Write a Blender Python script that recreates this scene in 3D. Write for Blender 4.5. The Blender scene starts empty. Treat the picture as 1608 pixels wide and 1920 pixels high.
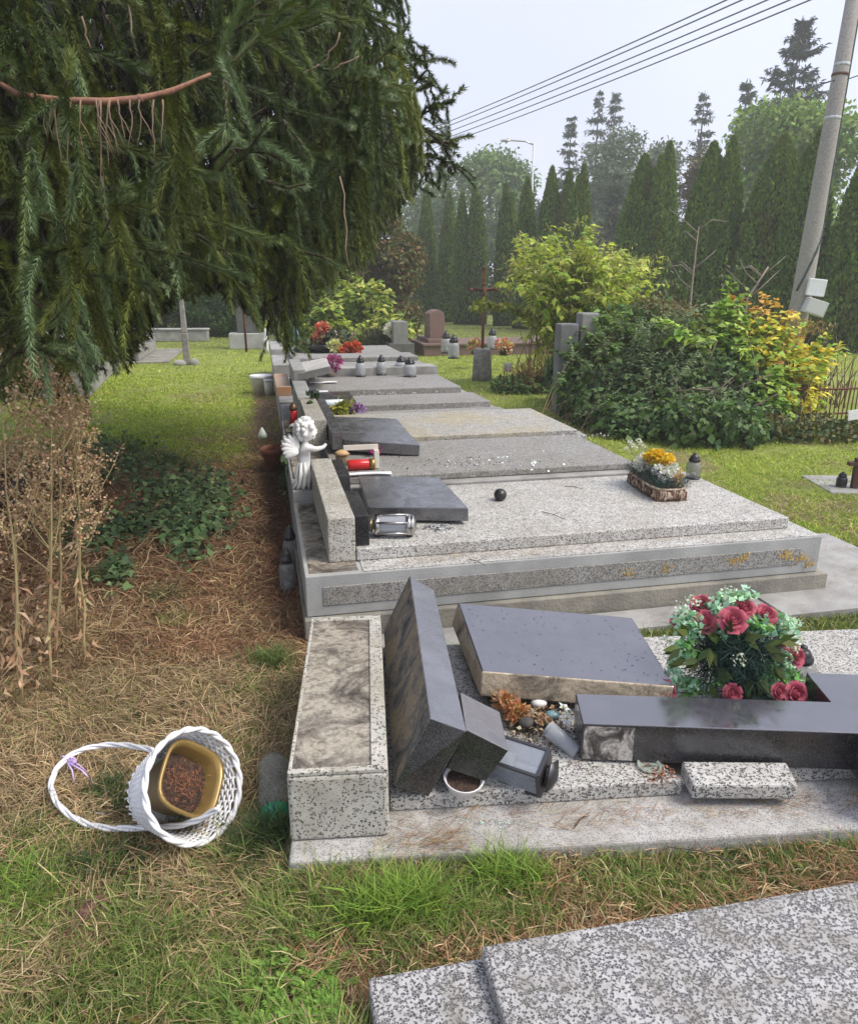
import bpy, bmesh, math, random
import numpy as np
from mathutils import Vector, Matrix, Euler

S = bpy.context.scene
COL = S.collection
R = math.radians
PI = math.pi
rnd = random.Random(7)
rng = np.random.default_rng(11)

# ------------------------------------------------------------------ camera, world, sun
EYE = 1.55
PITCH = math.atan(430 / 1400)
cd = bpy.data.cameras.new('camera'); cam = bpy.data.objects.new('camera', cd); COL.objects.link(cam)
cam.location = (0, 0, EYE); cam.rotation_euler = (PI/2 - PITCH, 0, 0)
cd.sensor_fit = 'HORIZONTAL'; cd.sensor_width = 36; cd.lens = 36 * 1400 / 1608
cd.clip_start = .05; cd.clip_end = 1000
S.camera = cam

W = bpy.data.worlds.new('World'); S.world = W; W.use_nodes = True
nt = W.node_tree; bg = nt.nodes['Background']
sk = nt.nodes.new('ShaderNodeTexSky'); sk.sky_type = 'NISHITA'; sk.sun_disc = False
SUN_EL, SUN_AZ = 52, 108
sk.sun_elevation = R(SUN_EL); sk.sun_rotation = R(SUN_AZ); sk.air_density = 1.0; sk.dust_density = 6; sk.ozone_density = 1.5
mx = nt.nodes.new('ShaderNodeMix'); mx.data_type = 'RGBA'; mx.inputs[0].default_value = .82
rgb = nt.nodes.new('ShaderNodeVectorMath'); rgb.operation = 'SCALE'
rgb.inputs[0].default_value = (.70, .745, .93)
cn = nt.nodes.new('ShaderNodeTexNoise'); cn.inputs['Scale'].default_value = 2.2; cn.inputs['Detail'].default_value = 3
cm = nt.nodes.new('ShaderNodeMapRange'); cm.inputs[1].default_value = .3; cm.inputs[2].default_value = .7; cm.inputs[3].default_value = 7.7; cm.inputs[4].default_value = 8.9
ct = nt.nodes.new('ShaderNodeTexCoord'); nt.links.new(ct.outputs['Generated'], cn.inputs[0]); nt.links.new(cn.outputs[0], cm.inputs[0]); nt.links.new(cm.outputs[0], rgb.inputs['Scale'])
nt.links.new(sk.outputs[0], mx.inputs[6]); nt.links.new(rgb.outputs[0], mx.inputs[7])
nt.links.new(mx.outputs[2], bg.inputs[0]); bg.inputs[1].default_value = .1
sl = bpy.data.lights.new('sun', 'SUN'); sl.energy = 2.3; sl.angle = R(28); sl.color = (1, .93, .82)
so = bpy.data.objects.new('sun', sl); COL.objects.link(so); so.location = (0, 0, 30)
# veiled sun high to the right of the camera (azimuth from +Y towards +X)
so.rotation_euler = (R(90 - SUN_EL), 0, R(180 - SUN_AZ))
S.view_settings.view_transform = 'Standard'; S.view_settings.look = 'None'
S.view_settings.exposure = 0.74; S.view_settings.gamma = 1
S.render.engine = 'CYCLES'
S.cycles.max_bounces = 6; S.cycles.diffuse_bounces = 3; S.cycles.glossy_bounces = 3
S.cycles.transmission_bounces = 5; S.cycles.transparent_max_bounces = 8; S.cycles.volume_bounces = 2
S.cycles.caustics_reflective = False; S.cycles.caustics_refractive = False

# ------------------------------------------------------------------ photo pixel -> world
SP, CP = math.sin(PITCH), math.cos(PITCH)
def fd(y):
    v = y - 960
    return 1400*CP - v*SP, 1400*SP + v*CP
def P(x, y, z=0.0):                    # the point of height z seen at that pixel
    f_, d = fd(y); t = (EYE - z) / d
    return Vector(((x-804)*t, f_*t, z))
def Dp(x, y, Y):                       # the point at forward distance Y seen at that pixel
    f_, d = fd(y); t = Y / f_
    return Vector(((x-804)*t, Y, EYE - d*t))
def proj(p):                           # numpy (N,3) -> pixels
    p = np.atleast_2d(p); dz = EYE - p[:, 2]
    c = p[:, 1]*CP + dz*SP; dn = dz*CP - p[:, 1]*SP
    c = np.where(c < .05, .05, c)
    return 804 + 1400*p[:, 0]/c, 960 + 1400*dn/c

# ------------------------------------------------------------------ noise
def _h(i, j, s):
    n = (i*374761393 + j*668265263 + s*1442695041) & 0x7fffffff
    n = ((n ^ (n >> 13)) * 1274126177) & 0x7fffffff
    return ((n ^ (n >> 16)) & 0xffff) / 65535.0
def vnoise(x, y, s=0):
    x = np.asarray(x, float); y = np.asarray(y, float)
    i = np.floor(x).astype(np.int64); j = np.floor(y).astype(np.int64)
    fx = x-i; fy = y-j; fx = fx*fx*(3-2*fx); fy = fy*fy*(3-2*fy)
    return (_h(i, j, s)*(1-fx) + _h(i+1, j, s)*fx)*(1-fy) + (_h(i, j+1, s)*(1-fx) + _h(i+1, j+1, s)*fx)*fy
def fbm(x, y, sc, s=0, o=3):
    r = 0; a = .5; t = 0
    x = np.asarray(x, float); y = np.asarray(y, float)
    for k in range(o):
        c, q = math.cos(.6+k*1.1), math.sin(.6+k*1.1)
        r = r + a*vnoise((x*c-y*q)*sc*2**k, (x*q+y*c)*sc*2**k, s+k*17); t += a; a *= .5
    return r/t

# ------------------------------------------------------------------ materials
def newmat(name):
    m = bpy.data.materials.new(name); m.use_nodes = True
    t = m.node_tree; b = t.nodes['Principled BSDF']
    return m, t, b
def N(t, kind, **kw):
    n = t.nodes.new(kind)
    for k, v in kw.items():
        if k in n.inputs.keys(): n.inputs[k].default_value = v
        else: setattr(n, k, v)
    return n
def coord(t, which='Object'):
    return t.nodes.new('ShaderNodeTexCoord').outputs[which]
def ramp(t, fac, stops):
    r = t.nodes.new('ShaderNodeValToRGB')
    while len(r.color_ramp.elements) < len(stops): r.color_ramp.elements.new(.5)
    for e, (p, c) in zip(r.color_ramp.elements, stops):
        e.position = p; e.color = (c[0], c[1], c[2], 1) if hasattr(c, '__len__') else (c, c, c, 1)
    t.links.new(fac, r.inputs[0]); return r.outputs[0]
def noise(t, scale, detail=4, rough=.6, vec=None, dist=0):
    n = N(t, 'ShaderNodeTexNoise', Scale=scale, Detail=detail, Roughness=rough, Distortion=dist)
    t.links.new(vec or coord(t), n.inputs['Vector']); return n.outputs[0]
def mix(t, fac, a, b, mode='MIX'):
    n = t.nodes.new('ShaderNodeMix'); n.data_type = 'RGBA'; n.blend_type = mode
    for s, v in ((0, fac), (6, a), (7, b)):
        if hasattr(v, 'is_linked') or hasattr(v, 'links'): t.links.new(v, n.inputs[s])
        elif s == 0: n.inputs[0].default_value = v
        else: n.inputs[s].default_value = (v[0], v[1], v[2], 1)
    return n.outputs[2]
def bump(t, b, h, strength=.3, dist=.01):
    n = N(t, 'ShaderNodeBump', Strength=strength, Distance=dist)
    t.links.new(h, n.inputs['Height']); t.links.new(n.outputs[0], b.inputs['Normal'])
def mat(name, c, c2=None, scale=8, rough=.7, bmp=0, bs=60, spec=.5, metal=0, trans=0, alpha=1, lo=.35, hi=.65, bd=.01, ior=1.5):
    m, t, b = newmat(name)
    if c2:
        t.links.new(ramp(t, noise(t, scale), [(lo, c), (hi, c2)]), b.inputs['Base Color'])
    else: b.inputs['Base Color'].default_value = (*c, 1)
    b.inputs['Roughness'].default_value = rough; b.inputs['Metallic'].default_value = metal
    b.inputs['Specular IOR Level'].default_value = spec; b.inputs['IOR'].default_value = ior
    b.inputs['Transmission Weight'].default_value = trans; b.inputs['Alpha'].default_value = alpha
    if bmp: bump(t, b, noise(t, bs, 5), bmp, bd)
    return m
def attrmat(name, rough=.6, transl=.25, spec=.3, tint=(1.3, 1.35, .6)):
    m, t, b = newmat(name)
    a = N(t, 'ShaderNodeAttribute', attribute_name='col')
    t.links.new(a.outputs['Color'], b.inputs['Base Color'])
    b.inputs['Roughness'].default_value = rough; b.inputs['Specular IOR Level'].default_value = spec
    if transl:
        tr = t.nodes.new('ShaderNodeBsdfTranslucent'); ms = t.nodes.new('ShaderNodeMixShader'); ms.inputs[0].default_value = transl
        t.links.new(mix(t, 1, a.outputs['Color'], tint, 'MULTIPLY'), tr.inputs[0])
        t.links.new(b.outputs[0], ms.inputs[1]); t.links.new(tr.outputs[0], ms.inputs[2])
        t.links.new(ms.outputs[0], t.nodes['Material Output'].inputs[0])
    return m
def terrazzo(name, light, dark, scale, frac=.4, stain=(.22, .17, .11), amt=.35, sscale=3, rough=.65, grey=(.3, .3, .3)):
    m, t, b = newmat(name); co = coord(t)
    w = N(t, 'ShaderNodeTexNoise', Scale=scale*.8, Detail=1); t.links.new(co, w.inputs[0])
    vm = N(t, 'ShaderNodeVectorMath', operation='SCALE', Scale=1.1/scale); t.links.new(w.outputs[1], vm.inputs[0])
    va = N(t, 'ShaderNodeVectorMath', operation='ADD'); t.links.new(co, va.inputs[0]); t.links.new(vm.outputs[0], va.inputs[1])
    v = N(t, 'ShaderNodeTexVoronoi', Scale=scale); t.links.new(va.outputs[0], v.inputs['Vector'])
    ve = N(t, 'ShaderNodeTexVoronoi', Scale=scale, feature='DISTANCE_TO_EDGE'); t.links.new(va.outputs[0], ve.inputs['Vector'])
    sx = N(t, 'ShaderNodeSeparateColor'); t.links.new(v.outputs['Color'], sx.inputs[0])
    chip = ramp(t, sx.outputs[0], [(0, dark), (frac*.7, dark), (frac*.71, grey), (frac, grey), (frac+.01, light)])
    chip.node.color_ramp.interpolation = 'CONSTANT'
    e = ramp(t, ve.outputs[0], [(.03, 0), (.09, 1)])
    base = mix(t, e, light, chip)
    big = noise(t, sscale, 6, .65)
    st = ramp(t, big, [(.42, 0), (.68, amt)])
    base = mix(t, st, base, stain)
    fine = ramp(t, noise(t, sscale*7, 4), [(.3, .8), (.7, 1.08)])
    base = mix(t, 1, base, fine, 'MULTIPLY')
    t.links.new(base, b.inputs['Base Color']); b.inputs['Roughness'].default_value = rough
    bump(t, b, noise(t, scale*1.5, 3), .25, .002)
    return m
def stained(name, base, dark, mid, sc=4, rough=.85, bmp=.5, dirt=.5):
    m, t, b = newmat(name)
    c = ramp(t, noise(t, sc, 8, .72, dist=.8), [(.36, dark), (.46, mid), (.56, base)])
    c = mix(t, ramp(t, noise(t, sc*9, 4), [(.45, 0), (.7, dirt)]), c, dark)
    c = mix(t, 1, c, ramp(t, noise(t, 120, 3), [(.3, .8), (.7, 1.12)]), 'MULTIPLY')
    t.links.new(c, b.inputs['Base Color']); b.inputs['Roughness'].default_value = rough
    bump(t, b, noise(t, 45, 6), bmp, .006)
    return m
def granite(name, c=(.012, .012, .014), rough=.12, ior=1.75, speck=.05, wet=0, sc=5, dust_sheen_c=(.13, .125, .13), dust_sheen_k=.28):
    m, t, b = newmat(name)
    v = N(t, 'ShaderNodeTexVoronoi', Scale=420); t.links.new(coord(t), v.inputs['Vector'])
    s = N(t, 'ShaderNodeSeparateColor'); t.links.new(v.outputs['Color'], s.inputs[0])
    cc = ramp(t, s.outputs[0], [(.55, c), (1, (c[0]+speck, c[1]+speck, c[2]+speck))])
    dust = ramp(t, noise(t, sc, 7, .7), [(.4, 0), (.75, dust_sheen_k)])  # random dust film; its pale tint also carries sky sheen on stone tops
    cc = mix(t, dust, cc, dust_sheen_c)
    t.links.new(cc, b.inputs['Base Color']); b.inputs['IOR'].default_value = ior
    rr = ramp(t, noise(t, sc*1.7, 6, .7, dist=wet), [(.4, rough), (.62, rough*2.6)])
    t.links.new(rr, b.inputs['Roughness'])
    bump(t, b, noise(t, 160, 2), .02, .002)
    return m

TZ = terrazzo('terrazzo_pale', (.56, .55, .515), (.05, .05, .05), 210, .42, amt=.3, grey=(.24, .24, .235))
TZ2 = terrazzo('terrazzo_weathered', (.36, .35, .33), (.06, .06, .058), 210, .5, stain=(.18, .165, .12), amt=.45, grey=(.2, .2, .19))
TZY = terrazzo('terrazzo_lichen', (.46, .45, .42), (.05, .05, .045), 190, .45, stain=(.42, .33, .13), amt=.6, sscale=1.6)
TZC = terrazzo('terrazzo_coarse', (.45, .44, .435), (.045, .046, .05), 185, .6, stain=(.13, .12, .09), amt=.65, sscale=11, grey=(.13, .135, .15))
TZA = terrazzo('terrazzo_black_white', (.52, .51, .48), (.02, .02, .02), 175, .5, stain=(.3, .27, .2), amt=.25)
TZB = terrazzo('terrazzo_cream', (.50, .485, .43), (.04, .04, .04), 180, .25, stain=(.27, .235, .16), amt=.6, grey=(.13, .13, .12))
CON = mat('concrete', (.36, .355, .34), (.23, .225, .21), 5, .85, .4, 90)
CONL = mat('concrete_light', (.40, .405, .39), (.29, .295, .285), 4, .85, .3, 120)
COND = mat('concrete_dirty', (.3, .28, .23), (.15, .145, .13), 4, .9, .5, 60)
STAIN = stained('stained_concrete', (.38, .345, .28), (.04, .03, .022), (.17, .15, .125), 5.5, dirt=.7)
SLATE = stained('split_slate', (.25, .2, .13), (.03, .032, .036), (.11, .105, .1), 9, .7, 1.0, .4)
SAND = stained('mortar_broken', (.6, .5, .36), (.1, .085, .07), (.42, .35, .25), 7, .9, .9, .3)
BLK = granite('black_granite')
BLK_WET_SHEEN = granite('black_granite_wet_sheen', (.042, .040, .050), .09, 2.7, .012, 2.5, 6, (.09, .086, .108), .8)  # wet stone, with sky sheen put into the lighter lavender base colour
BLKF = granite('grey_black_granite', (.04, .04, .043), .14, 2.3, .07, 1, 4, (.14, .14, .155), .6)
BROWNG = granite('brown_granite', (.16, .09, .07), .35, 1.5, .08)
DGREY = mat('dark_grey_stone', (.11, .11, .11), (.07, .07, .07), 9, .6, .2)
LEAF = attrmat('leaf')
NEEDLE = attrmat('needles', .55, .12, .35)
GRASS = attrmat('grass_blades', .6, .3, .25)
DRY = attrmat('dry_plant', .8, .2, .15, (1, .95, .8))
GROUNDM, t_, b_ = newmat('ground')
a_ = N(t_, 'ShaderNodeAttribute', attribute_name='col')
c_ = mix(t_, 1, a_.outputs['Color'], ramp(t_, noise(t_, 35, 6, .75), [(.3, .45), (.7, 1.5)]), 'MULTIPLY')
t_.links.new(c_, b_.inputs['Base Color']); b_.inputs['Roughness'].default_value = .95
bump(t_, b_, noise(t_, 60, 5), .8, .02)
BARK = mat('bark', (.10, .07, .05), (.05, .035, .028), 20, .9, .8, 50)
REDBARK = mat('red_bark', (.36, .17, .1), (.2, .1, .07), 18, .75, .4, 120)
WHITEP = mat('white_paint', (.8, .8, .8), (.68, .68, .7), 20, .5)
PLASTER = mat('white_plaster', (.82, .82, .8), (.7, .7, .68), 14, .6, .1)
BLACKP = mat('black_plastic', (.018, .018, .02), None, rough=.35)
RED = mat('red_plastic', (.5, .015, .02), None, rough=.25)
TERRA = mat('terracotta', (.3, .1, .05), (.2, .07, .04), 10, .6)
STEEL = mat('steel', (.6, .58, .54), (.45, .43, .4), 14, .28, metal=1)
DSTEEL = mat('dark_steel', (.08, .08, .085), None, rough=.4, metal=.8)
GOLDP = mat('gold_plastic', (.33, .22, .07), (.25, .17, .06), 12, .32, metal=.35)
RUST = mat('rust', (.16, .055, .03), (.07, .03, .02), 20, .85, .4)
SOIL = mat('potting_soil', (.11, .06, .04), (.04, .025, .02), 70, .95, 1.0, 90, bd=.02)
WOODG = mat('weathered_wood', (.3, .28, .26), (.16, .15, .14), 12, .9, .5, 40)
def glassmat(name, c, rough=.05, mixf=.75, ior=1.3):
    m, t, b = newmat(name)
    b.inputs['Base Color'].default_value = (*c, 1); b.inputs['Roughness'].default_value = rough
    tr = t.nodes.new('ShaderNodeBsdfTransparent'); tr.inputs[0].default_value = (*[.5+.5*v for v in c], 1)
    ms = t.nodes.new('ShaderNodeMixShader'); ms.inputs[0].default_value = mixf
    t.links.new(b.outputs[0], ms.inputs[1]); t.links.new(tr.outputs[0], ms.inputs[2])
    t.links.new(ms.outputs[0], t.nodes['Material Output'].inputs[0]); return m
GLASS = glassmat('lantern_glass', (.42, .44, .43), .1, .68)
CLEARP = glassmat('clear_plastic', (.62, .66, .62), .1, .8)
GREENC = mat('green_cap', (.02, .25, .12), None, rough=.4)
FROST = glassmat('frosted_tube', (.6, .63, .66), .25, .6)

# ------------------------------------------------------------------ object helpers
def link(o, parent=None):
    COL.objects.link(o)
    if parent is not None: o.parent = parent
    return o
def thing(name, label, cat, loc=(0, 0, 0), rz=0, group=None, rot=None):
    o = bpy.data.objects.new(name, None); link(o)
    o.empty_display_size = .1
    o.location = loc; o.rotation_euler = rot if rot else (0, 0, rz)
    o['label'] = label; o['category'] = cat
    if group: o['group'] = group
    return o
def tag(o, label, cat, group=None, kind=None):
    o['label'] = label; o['category'] = cat
    if group: o['group'] = group
    if kind: o['kind'] = kind
    return o
def struct(o, label=None):
    o['kind'] = 'structure'
    if label: o['label'] = label
    return o
def np_obj(name, V, F, m, parent=None, fcol=None, smooth=False):
    me = bpy.data.meshes.new(name)
    V = np.asarray(V, np.float32).reshape(-1, 3); F = np.asarray(F, np.int32)
    k = F.shape[1]
    me.vertices.add(len(V)); me.vertices.foreach_set('co', V.ravel())
    me.loops.add(F.size); me.loops.foreach_set('vertex_index', F.ravel())
    me.polygons.add(len(F)); me.polygons.foreach_set('loop_start', np.arange(0, F.size, k, dtype=np.int32))
    me.polygons.foreach_set('loop_total', np.full(len(F), k, np.int32))
    if smooth: me.polygons.foreach_set('use_smooth', np.ones(len(F), bool))
    me.update(calc_edges=True)
    if fcol is not None:
        a = me.attributes.new('col', 'FLOAT_COLOR', 'FACE')
        c = np.ones((len(F), 4), np.float32); c[:, :3] = np.clip(fcol, 0, 1); a.data.foreach_set('color', c.ravel())
    me.materials.append(m)
    return link(bpy.data.objects.new(name, me), parent)
class MB:
    def __init__(s): s.v = []; s.f = []; s.mi = []; s.sm = []
    def add(s, vs, fs, mi=0, sm=False):
        o = len(s.v); s.v += [tuple(v) for v in vs]
        for k, f_ in enumerate(fs):
            s.f.append([o+i for i in f_]); s.mi.append(mi[k] if isinstance(mi, (list, tuple)) else mi); s.sm.append(sm)
        return s
    def hexa(s, c, mi=0):              # c: 4 bottom (ccw from above) + 4 top; faces: bottom, top, front(0-1), right, back, left
        return s.add(c, [(3, 2, 1, 0), (4, 5, 6, 7), (0, 1, 5, 4), (1, 2, 6, 5), (2, 3, 7, 6), (3, 0, 4, 7)], mi)
    def box(s, x0, x1, y0, y1, z0, z1, mi=0, M=None):
        c = [(x0, y0, z0), (x1, y0, z0), (x1, y1, z0), (x0, y1, z0), (x0, y0, z1), (x1, y0, z1), (x1, y1, z1), (x0, y1, z1)]
        if M is not None: c = [M @ Vector(p) for p in c]
        return s.hexa(c, mi)
    def prism(s, pts, z0, z1, mi=0, M=None):
        n = len(pts); c = [(x, y, z0) for x, y in pts] + [(x, y, z1) for x, y in pts]
        if M is not None: c = [M @ Vector(p) for p in c]
        return s.add(c, [tuple(range(n-1, -1, -1)), tuple(range(n, 2*n))] + [(i, (i+1) % n, n+(i+1) % n, n+i) for i in range(n)], mi)
    def tube(s, path, r, seg=8, mi=0, closed=False, caps=True):
        path = [Vector(p) for p in path]; n = len(path)
        rr = r if isinstance(r, (list, tuple)) else [r]*n
        up = Vector((.31, .17, .93)); vs = []
        for i, p in enumerate(path):
            if closed: d = path[(i+1) % n]-path[i-1]
            else: d = path[min(i+1, n-1)]-path[max(i-1, 0)]
            d.normalize()
            a = d.cross(up)
            if a.length < .1: a = d.cross(Vector((1, 0, 0)))
            a.normalize(); b = d.cross(a)
            vs += [p + (a*math.cos(k*2*PI/seg) + b*math.sin(k*2*PI/seg))*rr[i] for k in range(seg)]
        fs = []
        for i in range(n if closed else n-1):
            j = (i+1) % n
            fs += [(i*seg+k, i*seg+(k+1) % seg, j*seg+(k+1) % seg, j*seg+k) for k in range(seg)]
        if caps and not closed: fs += [tuple(range(seg-1, -1, -1)), tuple(range((n-1)*seg, n*seg))]
        return s.add(vs, fs, mi, True)
    def lathe(s, prof, seg=20, M=None, mi=0, sq=None, cap0=True, cap1=True):   # prof: (r, z)
        vs = []
        for r, z in prof:
            for k in range(seg):
                a = k*2*PI/seg; c, q = math.cos(a), math.sin(a)
                if sq: m_ = (abs(c)**sq+abs(q)**sq)**(-1/sq); c *= m_; q *= m_
                vs.append((r*c, r*q, z))
        if M is not None: vs = [M @ Vector(p) for p in vs]
        n = len(prof)
        fs = [(i*seg+k, i*seg+(k+1) % seg, (i+1)*seg+(k+1) % seg, (i+1)*seg+k) for i in range(n-1) for k in range(seg)]
        if cap0: fs.append(tuple(range(seg-1, -1, -1)))
        if cap1: fs.append(tuple(range((n-1)*seg, n*seg)))
        return s.add(vs, fs, mi, True)
    def ball(s, c, r, seg=12, rings=8, mi=0, M=None):
        r = Vector(r) if hasattr(r, '__len__') else Vector((r, r, r)); c = Vector(c); vs = []
        for i in range(rings+1):
            th = PI*i/rings
            for k in range(seg):
                ph = 2*PI*k/seg
                q = Vector((r.x*math.sin(th)*math.cos(ph), r.y*math.sin(th)*math.sin(ph), r.z*math.cos(th)))
                if M is not None: q = M @ q
                vs.append(c+q)
        return s.add(vs, [(i*seg+k, (i+1)*seg+k, (i+1)*seg+(k+1) % seg, i*seg+(k+1) % seg) for i in range(rings) for k in range(seg)], mi, True)
    def build(s, name, mats, parent=None, bevel=0, seg=2):
        me = bpy.data.meshes.new(name); me.from_pydata(s.v, [], s.f)
        for m in (mats if isinstance(mats, (list, tuple)) else [mats]): me.materials.append(m)
        for p, i, q in zip(me.polygons, s.mi, s.sm): p.material_index = i; p.use_smooth = q
        me.validate(); me.update()
        o = link(bpy.data.objects.new(name, me), parent)
        if bevel:
            b = o.modifiers.new('bevel', 'BEVEL'); b.width = bevel; b.segments = seg; b.limit_method = 'ANGLE'; b.angle_limit = R(40)
        return o
def copy_tree(o, parent=None):
    c = o.copy(); link(c, parent)
    for ch in list(o.children): copy_tree(ch, c)
    return c
def frame(o, ex, ez=(0, 0, 1)):        # matrix with origin o, z along ez
    ez = Vector(ez).normalized(); ex = Vector(ex); ex = (ex-ez*ex.dot(ez)).normalized(); ey = ez.cross(ex)
    return Matrix(((ex.x, ey.x, ez.x, o[0]), (ex.y, ey.y, ez.y, o[1]), (ex.z, ey.z, ez.z, o[2]), (0, 0, 0, 1)))

# ------------------------------------------------------------------ leaf clouds (numpy)
def unit(v): return v / np.maximum(np.linalg.norm(v, axis=-1, keepdims=True), 1e-9)
def leaves(Pn, Nn, Dn, L, Wd, fold=.15):
    """folded diamond leaves: base at P, along D, width W, normal about N -> verts, quads"""
    n = len(Pn); D = unit(Dn); X = unit(np.cross(D, Nn)); Nn = unit(np.cross(X, D))
    L = np.broadcast_to(L, n)[:, None]; Wd = np.broadcast_to(Wd, n)[:, None]
    a = Pn; b = Pn + D*L*.42 + X*Wd*.5 + Nn*Wd*fold; c = Pn + D*L - Nn*L*.12; d = Pn + D*L*.42 - X*Wd*.5 + Nn*Wd*fold
    V = np.stack([a, b, c, d], 1).reshape(-1, 3); F = np.arange(4*n).reshape(n, 4)
    return V, F
def blobs(n, bl, shell=.55, seed=0):
    """points near the surfaces of ellipsoids; returns points, outward normals"""
    g = np.random.default_rng(seed); w = np.array([b[1][0]*b[1][1]+b[1][1]*b[1][2] for b in bl]); w = w/w.sum()
    k = g.choice(len(bl), n, p=w); d = unit(g.normal(size=(n, 3)))
    c = np.array([b[0] for b in bl], float)[k]; r = np.array([b[1] for b in bl], float)[k]
    rad = (shell + (1-shell)*g.random(n)**.6)[:, None]
    lump = 1 + .18*np.sin(d[:, :1]*7+k[:, None]) * np.cos(d[:, 1:2]*6+d[:, 2:]*5)
    return c + d*r*rad*lump, unit(d/r)
def pal(n, cols, seed=0, var=.18, w=None):
    g = np.random.default_rng(seed); cols = np.array(cols, float)
    c = cols[g.choice(len(cols), n, p=w)]
    return c * (1 + var*g.normal(size=(n, 1))).clip(.4, 1.8) * (1+.05*g.normal(size=(n, 3)))
def clump_tone(p, sc=2.0, seed=5, amt=.5):
    return (1 + amt*(fbm(p[:, 0]+p[:, 2]*.7, p[:, 1]+p[:, 2]*1.3, sc, seed)-.5)*2)[:, None]
def leaf_cloud(name, parent, m, n, bl, L, Wd, cols, seed, shell=.5, droop=.3, outw=.6, w=None, tone=.4, tsc=2.0, zmin=.02):
    g = np.random.default_rng(seed+1)
    p, nr = blobs(n, bl, shell, seed)
    q = p[:, 2] > zmin; p, nr = p[q], nr[q]; n = len(p)
    nn = unit(nr*outw + g.normal(size=(n, 3))*.5 + np.array([0, 0, .5]))
    dd = unit(g.normal(size=(n, 3)) + nr*.5 + np.array([0, 0, -droop]))
    V, F = leaves(p, nn, dd, L*(.6+.7*g.random(n)), Wd*(.6+.7*g.random(n)))
    return np_obj(name, V, F, m, parent, pal(n, cols, seed+2, w=w)*clump_tone(p, tsc, seed, tone))
# ================================================================== GROUND
RA = R(12.3); RO = Vector((-.546, 3.06, 0))
CA, SA = math.cos(RA), math.sin(RA)
def row(a, b, z=0): return Vector((RO.x + a*CA - b*SA, RO.y + a*SA + b*CA, z))
def to_row(x, y):
    x = x-RO.x; y = y-RO.y; return x*CA+y*SA, -x*SA+y*CA
AA = R(4.7); AO = Vector((-.369, 1.60, 0))
def arow(a, b, z=0): return Vector((AO.x + a*math.cos(AA) - b*math.sin(AA), AO.y + a*math.sin(AA) + b*math.cos(AA), z))
def to_arow(x, y):
    x = x-AO.x; y = y-AO.y; return x*math.cos(AA)+y*math.sin(AA), -x*math.sin(AA)+y*math.cos(AA)
CAg = R(11.3); CO = P(690, 1832, .14)
def to_crow(x, y):
    x = x-CO.x; y = y-CO.y; return x*math.cos(CAg)+y*math.sin(CAg), -x*math.sin(CAg)+y*math.cos(CAg)
def sm(x, a, b):
    t = np.clip((x-a)/(b-a), 0, 1); return t*t*(3-2*t)
def gz(x, y):
    x = np.asarray(x, float); y = np.asarray(y, float)
    m = .34*np.exp(-(((x+3.0)/1.15)**2 + ((y-5.0)/1.0)**2))
    m = m + .05*np.exp(-(((x+2.2)/.7)**2 + ((y-4.2)/.6)**2))
    near = np.clip(1-np.hypot(x, y)/14, 0, 1)
    m = m + .055*sm(x, -.5, -.25)*(1-sm(y, 2.2, 2.8))
    return m + (fbm(x, y, 1.7, 3)-.5)*.06*near*(1-.7*sm(x, -.5, -.25)*(1-sm(y, 2.2, 2.8)))
def zones(x, y):
    """weights: litter (red-brown needles), dry straw, green"""
    a, b = to_row(x, y)
    n1 = fbm(x, y, 1.6, 21); n2 = fbm(x, y, 4.5, 31)
    path = sm(a, -1.15, -.5)*(1-sm(a, -.02, .1))*sm(b, -.5, .3)*(1-sm(b, 2.5+1.2*n1, 3.5+1.2*n1))
    strip = sm(a, -.38, -.22)*(1-sm(a, -.02, .1))*sm(b, 1, 2)*(1-sm(b, 9, 12))*.8
    mound = np.exp(-(((x+2.9)/1.6)**2 + ((y-4.6)/1.7)**2)**2)*.95
    gap = np.exp(-((y-1.29-.2*x)/.07)**2)*sm(x, -.1, .2)
    bare = 1.6*np.exp(-(((x+.24)/.15)**2+((y-1.25)/.12)**2)**2)
    lit = np.clip(np.maximum.reduce([path, strip, mound, gap, bare])*(.55+.9*n2), 0, 1)
    nd = sm(y, 1.55, 2.15)*(1-sm(y, 3.0, 4.2))*(a < .1)
    dry = np.clip(nd*(.0+1.3*n1) + .55*sm(n2, .42, .62)*(y < 3), 0, 1)
    far = sm(y, 3.5, 5)
    dry = np.maximum(dry, far*.75*sm(n1*.6+n2*.4, .5, .72)*(1-sm(y, 9, 14)))
    dry = np.maximum(dry, .6*np.exp(-((b-3.6)/.7)**2)*(a < 0))
    return lit, dry*(1-lit)
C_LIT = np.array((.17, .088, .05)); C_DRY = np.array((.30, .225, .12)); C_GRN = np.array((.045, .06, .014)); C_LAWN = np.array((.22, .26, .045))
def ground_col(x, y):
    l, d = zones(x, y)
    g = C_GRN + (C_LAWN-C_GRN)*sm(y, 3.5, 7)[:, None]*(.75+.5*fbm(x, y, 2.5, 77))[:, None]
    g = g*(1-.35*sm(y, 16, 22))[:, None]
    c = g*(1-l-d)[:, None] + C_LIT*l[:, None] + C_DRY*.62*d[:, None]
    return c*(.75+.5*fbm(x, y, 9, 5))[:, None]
def warp(n, near, far, k):
    u = np.linspace(-1, 1, n); return np.sign(u)*(near*np.abs(u)*k + (far-near*k)*np.abs(u)**6)
gx = warp(440, 6, 140, 1.5); gy = warp(440, 6, 140, 1.5)+4
XX, YY = np.meshgrid(gx, gy); nx = len(gx)
V = np.stack([XX.ravel(), YY.ravel(), gz(XX, YY).ravel()], 1)
i = np.arange(nx-1); I, J = np.meshgrid(i, i); a = (J*nx+I).ravel()
F = np.stack([a, a+1, a+nx+1, a+nx], 1)
fc = V[F].mean(1)
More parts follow.
